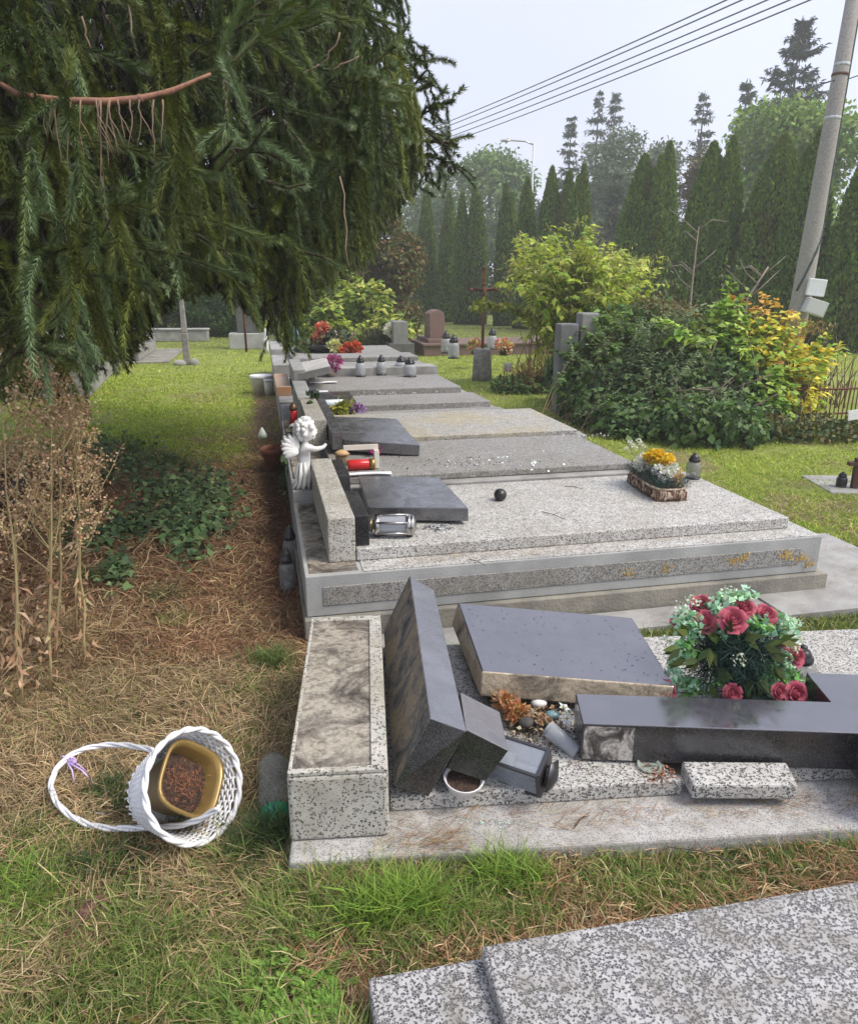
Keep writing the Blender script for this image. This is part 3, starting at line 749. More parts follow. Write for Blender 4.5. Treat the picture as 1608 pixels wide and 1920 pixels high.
cols = np.array([(.13, .165, .045), (.085, .12, .04), (.19, .22, .045), (.13, .17, .08), (.16, .19, .045), (.06, .085, .032), (.10, .14, .05)])
cid = np.array([s_[4] for s_ in segs])
# yellow-green mossy curtain in the middle left, blue-green at light tips
for lo, hi, vis_, K, nlw in [(0, 2.9, True, 120, (.027, .0030)), (2.9, 3.9, True, 78, (.027, .0040)), (3.9, 99, True, 46, (.026, .0056)), (0, 99, False, 7, (.026, .014))]:
    idx = np.where((dist >= lo) & (dist < hi) & (visible == vis_))[0]
    if len(idx) == 0: continue
    tv = [shoot_template(K, 100+k, .055, *nlw) for k in range(6)]
    D = p1[idx]-p0[idx]; ln = np.linalg.norm(D, axis=1); D = unit(D)
    A_ = unit(np.cross(D, np.array([.3, .9, .1]))); B_ = np.cross(D, A_); th = g.random(len(idx))*2*PI
    X_ = A_*np.cos(th)[:, None]+B_*np.sin(th)[:, None]; Y_ = np.cross(D, X_)
    T_ = np.stack(tv)[g.integers(0, 6, len(idx))]          # n,3K,3
    zs = (ln/.055)[:, None]; ss = sc[idx][:, None]
    V = p0[idx][:, None, :] + X_[:, None, :]*(T_[:, :, 0]*ss)[:, :, None] + Y_[:, None, :]*(T_[:, :, 1]*ss)[:, :, None] + D[:, None, :]*(T_[:, :, 2]*zs)[:, :, None]
    crownV.append(V.reshape(-1, 3))
    m_ = p0[idx]; k_ = fbm(m_[:, 0]*1.0+m_[:, 2], m_[:, 1]+m_[:, 2]*1.7, 1.6, 9)
    c = cols[cid[idx]]
    moss = np.clip((k_-.5)*3, 0, 1)[:, None]*.8; c = c*(1-moss)+np.array((.14, .165, .02))*moss
    tip = np.clip((tone[idx]-1.25)/.3, 0, 1)[:, None]; c = c*(1-tip)+np.array((.15, .21, .11))*tip
    c = c*(tone[idx]*(.75+.5*k_))[:, None]
    cc = np.repeat(c, K, 0)*(.7+.6*g.random((len(idx)*K, 1)))
    crownC.append(cc)
print('spruce segments', len(segs), 'visible', int(visible.sum()))
V = np.concatenate(crownV); F = np.arange(len(V)).reshape(-1, 3)
spruce = thing('spruce_tree', 'huge drooping spruce filling the upper left of the photo', 'tree', tuple(T0))
def local(V, t): return V-np.array(t.location, dtype=float)
np_obj('crown', local(V, spruce), F, NEEDLE, spruce, np.concatenate(crownC))
tr = MB(); tr.tube([T0*0+np.array((0, 0, z)) for z in (-.1, .2, .6, 2, 4, 8, 13)], [.42, .34, .28, .24, .2, .12, .02], 14); tr.build('trunk', BARK, spruce)
wo = wood.build('limbs', mat('limb_bark', (.09, .055, .035), (.045, .03, .022), 20, .9), spruce); wo.data.transform(Matrix.Translation(-spruce.location))
# dark twig mass inside the crown
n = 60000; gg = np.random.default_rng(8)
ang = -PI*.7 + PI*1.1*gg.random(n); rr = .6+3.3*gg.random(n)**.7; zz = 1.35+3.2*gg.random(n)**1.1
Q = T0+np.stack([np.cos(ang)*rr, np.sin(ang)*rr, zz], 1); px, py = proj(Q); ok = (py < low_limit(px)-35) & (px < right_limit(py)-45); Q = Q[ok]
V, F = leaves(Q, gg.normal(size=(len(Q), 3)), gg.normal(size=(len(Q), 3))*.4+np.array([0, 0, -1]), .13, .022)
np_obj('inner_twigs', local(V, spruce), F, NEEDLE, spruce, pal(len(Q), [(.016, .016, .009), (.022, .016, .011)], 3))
# bare reddish branch with dead twigs
b = MB(); mid = [(-10, 150), (30, 174), (60, 181), (120, 188), (200, 190), (262, 184), (290, 178), (322, 170), (350, 158), (372, 148), (395, 138)]
path = [Dp(x, y, 2.25+.0006*max(0, x-200))-spruce.location for x, y in mid]
b.tube(path, [.006, .0078, .0085, .0088, .0092, .0086, .0080, .008, .006, .005, .004], 10)
for q_, r_ in ((5, .0112), (3, .0102), (2, .0098), (7, .0085)): b.ball(path[q_], (r_*1.1, r_, r_), 9, 6)
b.build('bare_branch', REDBARK, spruce)
rr_ = random.Random(4); DTW = mat('dead_twig', (.30, .20, .14), (.18, .13, .10), 20, .9)
for x in [88, 96, 104, 150, 178, 184, 190, 200, 206, 215, 245, 262, 290, 300, 132]:
    y = 186; ln = rr_.uniform(50, 150) if x not in (190, 200, 206) else rr_.uniform(90, 170)
    pts = []; dx = 0
    for k in range(7):
        dx += rr_.uniform(-3, 5); pts.append(Dp(x+dx, y+ln*k/6, 2.24)-spruce.location)
    b = MB(); b.tube(pts, [.0026*(1-.11*k) for k in range(7)], 5)
    if rr_.random() < .5: b.tube([pts[2], pts[2]+Vector((.02, -.01, -.03)), pts[2]+Vector((.03, 0, -.07))], .0011, 4)
    b.build('dead_twig', DTW, spruce)
for (x0, y0, x1, y1) in [(640, 330, 650, 500), (236, 0, 252, 72), (150, 30, 168, 90), (560, 140, 600, 120), (620, 130, 672, 105), (605, 120, 640, 60)]:
    MB().tube([Dp(x0+(x1-x0)*k/5+rr_.uniform(-4, 4), y0+(y1-y0)*k/5, 2.4 if x0 < 300 else 3.0)-spruce.location for k in range(6)], .003, 5).build('dead_twig', DTW, spruce)

# ================================================================== THUJA HEDGE
def thuja_mesh(seed, h, r, n=6500, fork=0, brown=.12):
    g_ = np.random.default_rng(seed)
    tops = [(0, 0, 1)] + [(.45*math.cos(2.4*k+seed), .3*math.sin(2.4*k+seed), .93-.05*k) for k in range(fork)]
    Vs = []; Fs = []; Cs = []
    for (ox, oy, hh) in tops:
        m_ = n//len(tops); z = g_.random(m_)**.85; th = g_.random(m_)*2*PI
        prof = r*(1-z**1.9)**.8*(.78+.22*np.clip(z*8, 0, 1)); lump = 1+.16*(fbm(th*2.2+seed, z*h*1.3, 1.0, seed)-.5)*2
        rad = prof*lump*(.86+.2*g_.random(m_)) * (.8 if fork else 1)
        p = np.stack([np.cos(th)*rad+ox*r, np.sin(th)*rad+oy*r, z*h*hh+.03], 1)
        out = np.stack([np.cos(th), np.sin(th), np.full(m_, .5)], 1)
        dd = unit(out*.45+np.array([0, 0, 1.0])+g_.normal(size=(m_, 3))*.35); nn = unit(out+g_.normal(size=(m_, 3))*.7)
        V, F = leaves(p, nn, dd, .115*(.6+.7*g_.random(m_)), .065*(.6+.7*g_.random(m_)), .3)
        c = pal(m_, [(.13, .225, .035), (.17, .26, .04), (.095, .17, .03)], seed, .2)*(1+.7*(fbm(th*3, z*h*2.2, 1, seed+3)-.5))[:, None]
        br = (fbm(th*2, z*h, 1, seed+9) > .62)[:, None]*brown*3; c = c*(1-br)+np.array((.16, .12, .035))*br
        Vs.append(V); Fs.append(F+sum(len(v) for v in Vs[:-1])); Cs.append(c)
    return np.concatenate(Vs), np.concatenate(Fs), np.concatenate(Cs), tops
def thuja(name, label, loc, seed, h, r, fork=0, n=6500, brown=.12, m=None, group='thuja hedge'):
    t = thing(name, label, 'tree', loc, rnd.random()*6, group)
    V, F, C, tops = thuja_mesh(seed, h, r, n, fork, brown); np_obj('crown', V, F, m or LEAF, t, C)
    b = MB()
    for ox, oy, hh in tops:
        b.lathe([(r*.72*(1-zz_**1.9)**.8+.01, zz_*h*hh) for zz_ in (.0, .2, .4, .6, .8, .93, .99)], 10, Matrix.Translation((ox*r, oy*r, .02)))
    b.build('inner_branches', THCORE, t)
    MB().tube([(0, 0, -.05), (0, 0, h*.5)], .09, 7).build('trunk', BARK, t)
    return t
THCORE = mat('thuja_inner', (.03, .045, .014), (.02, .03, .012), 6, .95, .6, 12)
hedge = [  # px, top py, radius, fork, label
 (752, 380, .42, 0, 'slim dark thuja, first of the hedge beside the leafy yellow-green shrub'),
 (800, 352, .46, 0, 'tall thuja column, second of the hedge from its far left end'),
 (836, 362, .47, 0, 'tall thuja column, third of the hedge from its far left end'),
 (868, 368, .40, 0, 'narrow thuja set back, fourth of the hedge from its far left end'),
 (886, 352, .5, 1, 'broad thuja column with a second tip, fifth from the far left end'),
 (938, 346, .52, 1, 'thuja column behind the rusty crucifix, sixth from the far left end'),
 (982, 340, .5, 0, 'thuja column right of the rusty crucifix, seventh from the far left'),
 (1022, 318, .55, 0, 'dark pointed thuja above the yellow-green shrub, left one of three'),
 (1050, 322, .5, 0, 'dark pointed thuja above the yellow-green shrub, middle one of three'),
 (1080, 316, .55, 1, 'dark pointed thuja above the yellow-green shrub, right one of three'),
 (1183, 296, .80, 0, 'broad thuja right of the gap in the hedge, behind its taller neighbour'),
 (1225, 268, .62, 1, 'tall pointed thuja right of the gap in the hedge'),
 (1300, 278, .80, 0, 'broad thuja standing behind the bare leafless stem'),
 (1335, 262, .66, 1, 'tall pointed thuja left of the widest pair, behind the orange leaves'),
 (1425, 254, .98, 0, 'very broad dark thuja behind the orange leaves, left of the utility pole'),
 (1480, 250, .72, 1, 'twin-tipped thuja just left of the utility pole'),
 (1600, 208, .95, 0, 'large dark thuja right of the utility pole at the photo edge')]
def hedge_pt(px):
    # intersection of the pixel column with the hedge line
    A0 = Vector((-1.2, 34.2)); B0 = Vector((10.6, 17.3)); d = B0-A0
    k = (px-804)/1400.0     # X/cam depth;  cam depth ~ Y*CP + EYE*SP
    # X = k*(Y*CP+.455)
    t = (k*(A0.y*CP+.455)-A0.x)/(d.x-k*d.y*CP); p = A0+d*t; return p
for i, (px_, ty, r_, fk, lb) in enumerate(hedge):
    p = hedge_pt(px_); off = .35*((i*7) % 3-1)
    h_ = Dp(px_, ty, p.y).z*1.0
    thuja('thuja', lb, (p.x+off*.3, p.y+off, 0), 300+i, h_, r_*(1.0 if i < 10 else 1.05), fk, 7500 if i < 10 else 14000 if i < 16 else 18000)
# ================================================================== FAR TREES
def conifer(label, px, topy, Y, r, seed, n=5200, sparse=.0, cols=((.045, .075, .045), (.065, .10, .055)), lean=0, basz=0.12):
    p = Dp(px, 600, Y); h = Dp(px, topy, Y).z; t = thing('spruce_tree', label, 'tree', (p.x, Y, 0), 0, 'spruces beyond the hedge')
    g_ = np.random.default_rng(seed); b = MB(); b.tube([(0, 0, 0), (0, 0, h*.5), (0, 0, h*.99)], [.2, .12, .015], 6)
    P_, D_, L_ = [], [], []
    nl = int(h/.20); per = max(5, n//(nl*4))
    for k in range(nl):
        f_ = k/nl; z = h*(basz+(1-basz)*f_)+.2*g_.normal(); R_ = r*(1-f_)**.85*(.88+.24*g_.random())*1.2+.1
        m_ = int(3+3*g_.random())
        for j in range(m_):
            if g_.random() < sparse*f_*1.2: continue
            a_ = g_.random()*2*PI; Rb = R_*(.5+.6*g_.random()); s_ = g_.random(per)**.7
            zz_ = z + Rb*(-.28*s_+.42*s_**3)
            q = np.stack([np.cos(a_)*Rb*s_, np.sin(a_)*Rb*s_, zz_], 1)+g_.normal(size=(per, 3))*np.array([.1, .1, .05])*(.4+Rb*.3)
            P_.append(q); out = np.array([math.cos(a_), math.sin(a_), .1])
            D_.append(unit(out*.8+g_.normal(size=(per, 3))*.5+np.array([0, 0, -.55]))); L_.append(.16+.22*g_.random(per))
            b.tube([(0, 0, z), (math.cos(a_)*Rb*.6, math.sin(a_)*Rb*.6, z-.11*Rb), (math.cos(a_)*Rb, math.sin(a_)*Rb, z+.12*Rb)], [.03, .02, .008], 4, caps=False)
    Pp = np.concatenate(P_); Dd = np.concatenate(D_); Ll = np.concatenate(L_)
    V, F = leaves(Pp, g_.normal(size=Pp.shape)+np.array([0, 0, .6]), Dd, Ll, Ll*.28)
    np_obj('crown', V, F, LEAF, t, pal(len(Pp), cols, seed)); b.build('trunk', BARK, t); return t
conifer('tall ragged spruce with bent upper boughs rising highest, upper right of photo', 1432, 22, 44, 3.9, 41, 15000, .12, ((.028, .046, .034), (.04, .06, .045)))
conifer('dark spruce just left of the highest one, partly behind it', 1352, 150, 48, 2.2, 42, 5200, .1)
conifer('slim spruce standing alone in the sky between the hedge groups', 1280, 165, 54, 2.0, 43, 4200, .2)
conifer('grey hazy spruce, the left one of the twin tops', 1098, 172, 60, 2.4, 44, 4500, .2)
conifer('grey hazy spruce, the right one of the twin tops', 1127, 168, 61, 2.3, 45, 4500, .2)
conifer('small dark hazy spruce left of the twin tops', 1052, 222, 56, 1.9, 46, 4200, .1)
conifer('faint hazy spruce behind the right tips of the big drooping spruce', 832, 225, 66, 2.6, 47, 4200, .2)
conifer('dark grey-green spruce filling the gap in the hedge', 1140, 330, 40, 1.5, 48, 3500, 0)
def broadleaf(label, px, topy, Y, w, seed, cols, n=9000, hh=None, name='broadleaf_tree', L=.26, base=.18):
    p = Dp(px, 600, Y); h = Dp(px, topy, Y).z; t = thing(name, label, 'tree', (p.x, Y, 0), 0, 'leafy trees beyond the hedge')
    g_ = np.random.default_rng(seed); bl = []
    for k in range(16):
        a_ = g_.random()*2*PI; rr_ = w*(.2+.55*g_.random()); z = h*(base+.17+.55*g_.random()); sz = w*(.28+.22*g_.random())
        rr_ *= (1-abs(z/h-.5)*.9); bl.append(((math.cos(a_)*rr_, math.sin(a_)*rr_, z), (sz, sz, sz*.8)))
    bl.append(((0, 0, h-w*.38), (w*.4, w*.4, w*.38)))
    leaf_cloud('crown', t, LEAF, n, bl, L, L*.62, cols, seed, .35, .3, tone=.35, tsc=.7)
    b = MB(); b.tube([(0, 0, -.1), (.1, 0, h*.3), (0, .1, h*.7)], [min(.22, w*.08), min(.17, w*.06), .04], 8)
    for k in range(7):
        c = bl[k][0]; b.tube([(0, 0, h*.25), (c[0]*.5, c[1]*.5, c[2]*.75), c], [.09, .06, .02], 5)
    b.build('trunk', BARK, t); return t
broadleaf('bright green locust tree behind the widest thujas, under the highest spruce', 1462, 195, 33, 3.1, 61, ((.19, .31, .055), (.15, .26, .05), (.24, .33, .08)), 13000)
broadleaf('rounded hazy green tree left of the street lamp', 925, 268, 56, 4.3, 62, ((.13, .22, .05), (.11, .19, .05)), 9000, L=.34)
broadleaf('grey-green willowy tree just right of the twin spruces', 1150, 235, 50, 3.4, 63, ((.12, .17, .09), (.10, .15, .08)), 9000)
broadleaf('pale grey-green tree between the twin spruces and the lone slim spruce', 1215, 262, 58, 3.2, 64, ((.13, .17, .09), (.11, .15, .08)), 7000)
broadleaf('rusty brown leafed tree behind the broad thuja in the middle', 1295, 280, 38, 1.9, 65, ((.13, .10, .04), (.10, .09, .035)), 6000)
broadleaf('pale yellowish spruce-like tree left of the locust tree', 1385, 190, 46, 1.5, 66, ((.09, .10, .05), (.07, .085, .045)), 5000, L=.22)
broadleaf('hazy green tree behind the drooping spruce tips at the far left end of the hedge', 815, 330, 60, 4.4, 67, ((.12, .2, .05), (.10, .17, .05)), 7000, L=.34)
broadleaf('small hazy green tree just right of the street lamp', 1035, 330, 58, 2.6, 68, ((.10, .17, .05), (.085, .14, .045)), 5000, L=.3)
# trees at the left behind the big spruce
broadleaf('brown-tinged thuja crown peeping out right of the spruce, above the leafy shrub', 722, 372, 22, 1.25, 69, ((.12, .12, .035), (.08, .11, .03), (.17, .10, .04)), 14000, name='thuja_tree', L=.13, base=.0)
broadleaf('tall ochre-green cypress rising behind the spruce at the top of the photo', 640, -260, 24, 2.6, 70, ((.13, .12, .055), (.09, .10, .04), (.16, .12, .06)), 26000, name='cypress_tree', L=.17, base=.1)
for i, (px_, ty, Y, w, lb) in enumerate([(300, 420, 27, 2.6, 'green leafy tree seen under the spruce above the low tombs'), (120, 330, 24, 3.0, 'dark leafy tree behind the big pale tomb'), (520, 430, 30, 3.0, 'shady leafy tree behind the dark monument'), (-150, 300, 20, 3.2, 'leafy tree beyond the left edge behind the tomb'), (420, 470, 36, 3.2, 'leafy tree between slim post and monument, far back'), (620, 400, 34, 2.8, 'dim green tree behind the yellow-green shrub on the left')]):
    broadleaf(lb, px_, ty, Y, w, 80+i, ((.06, .075, .022), (.09, .10, .03), (.045, .06, .02)), 7000, L=.24, base=.0)
# ================================================================== POLE, WIRES, STREET LAMP
pb = Dp(1490, 625, 15.5); pt = Dp(1606, -40, 15.5+.1)
pole = thing('utility_pole', 'leaning grey concrete utility pole carrying a meter box, right side of photo', 'utility pole', (pb.x, pb.y, 0))
top = pt + (pt-pb)*.25; dirp = (top-pb).normalized(); gb = pb - dirp*(pb.z/dirp.z)
PM, pt_, pb_ = newmat('pole_concrete')
c_ = ramp(pt_, noise(pt_, 30, 6, .8), [(.3, (.16, .145, .13)), (.5, (.30, .28, .26)), (.75, (.42, .40, .37))])
pt_.links.new(c_, pb_.inputs['Base Color']); pb_.inputs['Roughness'].default_value = .9; bump(pt_, pb_, noise(pt_, 60, 4), .5, .01)
lp = lambda v: v-pole.location
MB().tube([lp(gb+dirp*-.2), lp(gb+dirp*1), lp(gb+(top-gb)*.5), lp(top)], [.195, .19, .15, .11], 20).build('post', PM, pole)
LL = (top-gb).length
def pole_at(py):                      # point on the axis seen at row py
    lo, hi = 0., 1.
    for _ in range(40):
        m_ = (lo+hi)/2; q = gb+(top-gb)*m_; yy = proj(np.array([q]))[1][0]
        if yy > py: lo = m_
        else: hi = m_
    return gb+(top-gb)*lo
for py_ in (122, 222, 330, 450):
    q = pole_at(py_); r_ = .187-.08*((q-gb).length/LL)+.004; b = MB(); b.tube([lp(q-dirp*.03), lp(q+dirp*.03)], r_, 20); b.build('painted_band', mat('pale_band', (.5, .52, .55), (.3, .3, .3), 25, .8, lo=.45), pole)
q = pole_at(140); b = MB(); b.tube([lp(q-dirp*.022), lp(q+dirp*.022)], .150, 20); b.build('steel_strap', RUST, pole)
b = MB(); pts = []
for k in range(26):
    y_ = -40+ (545+40)*k/25; q = pole_at(y_); off = (.187-.08*((q-gb).length/LL)+.012)
    a_ = (-.45 if y_ < 450 else -.45 - (y_-450)/95*1.3) - PI*.0
    if y_ < 440: a_ = -.55
    else: a_ = -.55-(y_-440)/105*2.0
    pts.append(lp(q + Vector((math.cos(a_)*off, math.sin(a_)*off, 0))))
b.tube(pts, .014, 6); b.tube([p+Vector((-.03, -.015, 0)) for p in pts[14:]], .012, 6); b.build('cable', mat('teal_cable', (.03, .07, .07), None, rough=.4), pole)
q = pole_at(552); n_ = Vector((-.25, -1, 0)).normalized()
Mx = Matrix.Translation(lp(q+Vector((.10, -.26, 0)))) @ Matrix.Rotation(R(-6), 4, 'Z') @ Matrix.Rotation(R(6), 4, 'Y')
b = MB(); b.box(-.15, .19, -.05, .05, -.02, .30, M=Mx); b.build('meter_box', mat('meter_white', (.72, .74, .76), (.64, .66, .68), 6, .5), pole, .015)
Mx = Matrix.Translation(lp(q+Vector((.12, -.34, -.22)))) @ Matrix.Rotation(R(-8), 4, 'Z') @ Matrix.Rotation(R(17), 4, 'Y')
b = MB(); b.box(-.2, .2, -.13, .09, -.16, .13, M=Mx); b.build('junction_box', mat('box_grey', (.5, .5, .49), (.42, .42, .41), 6, .5), pole, .015)
b = MB(); b.box(-.17, .17, -.134, -.128, -.13, .10, M=Mx); b.build('box_lid', mat('box_lid', (.56, .57, .57), None, rough=.4), pole)
# wires
WIRE = mat('wire', (.06, .06, .07), None, rough=.5)
for i, ((x0, y0), (x1, y1)) in enumerate([((835, 229), (1392, -15)), ((835, 236), (1425, -15)), ((840, 243), (1480, -15)), ((845, 250), (1528, -15)), ((850, 258), (1570, -15))]):
    A_ = Dp(x0-160, y0+60, 78); B_ = Dp(x1+170, y1-78, 26); pts = []
    for k in range(25):
        s_ = k/24; q = A_.lerp(B_, s_); q.z -= 1.3*s_*(1-s_); pts.append(q)
    o = MB().tube(pts, .028, 5).build('overhead_wire', WIRE)
    tag(o, ['topmost of the five overhead wires crossing the sky', 'second overhead wire from the top, close under the topmost', 'middle one of the five overhead wires', 'fourth overhead wire from the top, next to the lowest', 'lowest of the five overhead wires crossing the sky'][i], 'wire', 'overhead wires')
o = MB().tube([Dp(1700, 110, 15.2), Dp(1588, 148, 15.4)], .01, 5).build('overhead_wire', WIRE); tag(o, 'short thin wire reaching the pole from the right edge', 'wire')
o = MB().tube([Dp(1562, 150, 15.5), Dp(1500, 170, 25), Dp(1420, 196, 45)], .014, 5).build('overhead_wire', WIRE); tag(o, 'faint single wire running left from the pole strap', 'wire')
p = Dp(988, 600, 52); lp_ = thing('street_lamp', 'tall thin pale street lamp standing beyond the hedge', 'street lamp', (p.x, 52, 0)); hz_ = Dp(988, 268, 52).z
b = MB(); b.tube([(0, 0, 0), (0, 0, hz_)], [.09, .06], 8); b.build('pole', mat('lamp_grey', (.55, .56, .58), None, rough=.5), lp_)
b = MB(); b.tube([(0, 0, hz_-.1), (-.5, 0, hz_+.1), (-1.6, -.1, hz_+.15)], .045, 6); b.build('arm', STEEL, lp_)
b = MB(); b.ball((-1.8, -.1, hz_+.13), (.35, .13, .08)); b.build('lamp_head', STEEL, lp_)

# ================================================================== SHRUBS
def shrub(name, label, px, py, parts, stems=8, h=1.5, cat='shrub', stem_m=None, spread=.7, seed=0):
    p = P(px, py); t = thing(name, label, cat, p)
    for nm, n, bl, L, Wd, cols, kw in parts: leaf_cloud(nm, t, LEAF, n, bl, L, Wd, cols, seed+len(nm), **kw)
    b = MB(); r_ = random.Random(seed)
    for k in range(stems):
        a_ = r_.uniform(0, 2*PI); s_ = spread*r_.uniform(.3, 1); hh = h*r_.uniform(.7, 1)
        b.tube([(.1*math.cos(a_), .1*math.sin(a_), 0), (s_*.5*math.cos(a_), s_*.5*math.sin(a_), hh*.55), (s_*math.cos(a_), s_*math.sin(a_), hh)], [.016, .012, .005], 5)
    if stems: b.build('stems', stem_m or BARK, t)
    return t
def spray_cloud(names, t, n_st, tips, per, L, Wd, cols, seed, root=(.15, .15), stem_m=None, arch=.25, droop=.9, stem_r=.008, start=.35, subs=2, rooty=0):
    """arching leafy shoots: leaves in two ranks along every shoot"""
    g_ = np.random.default_rng(seed); P_, D_, N_, K_ = [], [], [], []; b = MB(); w = np.array([q[1][0]*q[1][2] for q in tips]); w = w/w.sum(); FP = []
    for k in range(n_st):
        c, r_ = tips[g_.choice(len(tips), p=w)]; e = np.array(c)+unit(g_.normal(size=3))*np.array(r_)*(.5+.55*g_.random())
        r0 = np.array([e[0]*.35+g_.normal()*root[0], e[1]*.3+g_.normal()*root[1]+rooty, max(0, e[2]*.15*g_.random())]); m_ = (r0+e)/2+np.array([(r0[0]-e[0])*.15, 0, arch*abs(e[2]-r0[2])*.6])
        u = np.linspace(0, 1, 10)[:, None]; path = (1-u)**2*r0+2*u*(1-u)*m_+u*u*e; b.tube([tuple(q) for q in path[::3]], [stem_r, stem_r*.8, stem_r*.5, stem_r*.3], 4, caps=False); paths = [path[3:]]
        for _ in range(subs):
            i = g_.integers(4, 9); d = unit(path[i]-path[i-1])+g_.normal(size=3)*.7; ln = np.linalg.norm(e-r0)*.22*(.5+g_.random()); q = path[i]+unit(d)*ln*np.linspace(0, 1, 5)[:, None]; q[:, 2] -= .12*ln*np.linspace(0, 1, 5)**2; paths.append(q)
        ci = g_.integers(0, len(cols))
        for pth in paths:
            m2 = max(3, int(per*(len(pth)/7))); s_ = g_.random(m2)*(len(pth)-1.001); i = s_.astype(int); f_ = (s_-i)[:, None]; q = pth[i]*(1-f_)+pth[i+1]*f_; d = unit(pth[i+1]-pth[i]); sd = unit(np.cross(d, [0, 0, 1.]))*np.where(g_.random(m2) < .5, 1, -1)[:, None]
            P_.append(q); D_.append(unit(d*.55+sd*.8+g_.normal(size=(m2, 3))*.25+np.array([0, 0, -droop*.45]))); N_.append(g_.normal(size=(m2, 3))*.35+np.array([0, -.25, 1])); K_.append(np.where(g_.random(m2) < .6, ci, g_.integers(0, len(cols), m2))); FP.append(pth[-1])
    Pp = np.concatenate(P_); n = len(Pp); V, F = leaves(Pp, np.concatenate(N_), np.concatenate(D_), L*(.45+.8*g_.random(n)), Wd*(.45+.8*g_.random(n)), .12)
    c = np.array(cols)[np.concatenate(K_)]*(1+.16*g_.normal(size=(n, 1))).clip(.5, 1.6)*clump_tone(Pp, 2.5, seed, .3)
    np_obj(names[0], V, F, LEAF, t, c); b.build(names[1], stem_m or BARK, t); return np.array(FP)
YG = ((.46, .54, .06), (.34, .46, .05), (.52, .55, .11), (.22, .34, .05)); YG2 = ((.44, .44, .16), (.46, .40, .16))
# upper right yellow-green knotweed-like shrub, 11-12 m away
def bp(px, py, Y, rx, ry, rz, base): q = Dp(px, py, Y)-base; return ((q.x, q.y, q.z), (rx, ry, rz))
base = P(1085, 700)
t = thing('shrub', 'yellow-green shrub with spreading feathery sprays above the two stone pillars', 'shrub', base)
arms = [(1000, 462, .42, .22), (965, 495, .30, .15), (1020, 500, .4, .2), (1080, 478, .45, .2), (1060, 520, .5, .3), (1130, 490, .42, .22), (1180, 490, .4, .18), (1225, 483, .22, .1), (1130, 540, .45, .3), (1050, 570, .42, .3), (1175, 530, .3, .22), (995, 540, .25, .16), (1100, 600, .45, .3)]
bl = [bp(x, y, 11.4+.5*math.sin(i*2.1), a_, .4, c_*.75, base) for i, (x, y, a_, c_) in enumerate(arms)]
KS = mat('knot_stem', (.2, .2, .07), (.2, .11, .05), 12, .7)
FPs = spray_cloud(('foliage', 'stems'), t, 230, [(c, (q[0]*.8, q[1], q[2]*.7)) for c, q in bl], 28, .125, .066, YG, 90, (.3, .2), KS)
g_ = np.random.default_rng(91); FPs = FPs[FPs[:, 2] > 1.1]; n = len(FPs)*9; q = np.repeat(FPs, 9, 0)+g_.normal(size=(n, 3))*np.array([.09, .09, .05]); V, F = leaves(q, g_.normal(size=(n, 3)), g_.normal(size=(n, 3))*.5+np.array([0, 0, -.6]), .10, .012); np_obj('flower_sprays', V, F, LEAF, t, pal(n, YG2, 91))
# thin arching twig left
b = MB(); t = thing('sapling', 'thin young shrub with a leafy twig reaching left to the crucifix', 'shrub', P(992, 735))
q = [Dp(992, 700, 11.2), Dp(998, 600, 11.2), Dp(1000, 520, 11.2)]; Lq = [v-t.location for v in q]
b.tube([(0, 0, 0)]+Lq, [.014, .012, .009, .005], 5)
tw = [Dp(x, y, 11.2)-t.location for x, y in ((996, 590), (975, 582), (945, 574), (915, 572), (898, 574))]; b.tube(tw, [.009, .008, .006, .004, .002], 5)
for x0, y0, x1, y1 in ((990, 680, 975, 620), (994, 650, 1010, 600), (985, 700, 960, 650)): b.tube([Dp(x0, y0, 11.2)-t.location, Dp(x1, y1, 11.1)-t.location], .006, 4)
b.build('stems', mat('thin_stem', (.2, .13, .09), None, rough=.9), t)
leaf_cloud('leaves', t, LEAF, 330, [((v.x, v.y, v.z), (.13, .1, .05)) for v in tw]+[((Lq[1].x+.05, Lq[1].y, Lq[1].z), (.12, .1, .1))], .09, .06, ((.30, .32, .05), (.22, .28, .05)), 14, shell=.1, droop=.6)
# left yellow-green shrub at the end of the row
base = P(650, 652); t = thing('shrub', 'bright yellow-green leafy shrub behind the far end of the grave row', 'shrub', base)
arms = [(620, 560, .75, .5), (660, 545, .7, .5), (700, 560, .6, .4), (650, 590, 1.0, .5), (605, 600, .6, .4), (700, 605, .7, .4), (690, 530, .4, .25), (735, 600, .35, .35), (650, 625, 1.1, .35)]
bl = [bp(x, y, 18.8+.5*math.sin(i), a_, .7, c_, base) for i, (x, y, a_, c_) in enumerate(arms)]
spray_cloud(('foliage', 'stems'), t, 150, bl, 26, .21, .12, ((.34, .42, .06), (.22, .32, .045), (.16, .25, .04), (.44, .46, .10)), 95, (.4, .3), BARK, stem_r=.014)
leaf_cloud('low_leaves', t, LEAF, 2500, [((-.9, 0, .35), (1.1, .7, .5)), ((.7, 0, .35), (1.1, .7, .5))], .18, .1, ((.22, .32, .045), (.16, .25, .04), (.4, .42, .1)), 96, shell=.3)
base = P(590, 640); leaf = ((.25, .26, .05), (.2, .24, .05))
t = thing('ground_shrub', 'low yellowish ground-cover shrub by the red toadstool-like flowers', 'shrub', base)
leaf_cloud('foliage', t, LEAF, 2600, [((-.8, 0, .3), (1.0, .6, .35)), ((.5, .2, .25), (.9, .5, .3)), ((2.2, .6, .2), (.8, .5, .3))], .12, .07, leaf, 96, shell=.4)
b = MB(); b.tube([(0, 0, 0), (-.3, 0, .3)], .01, 4); b.build('stems', BARK, t)
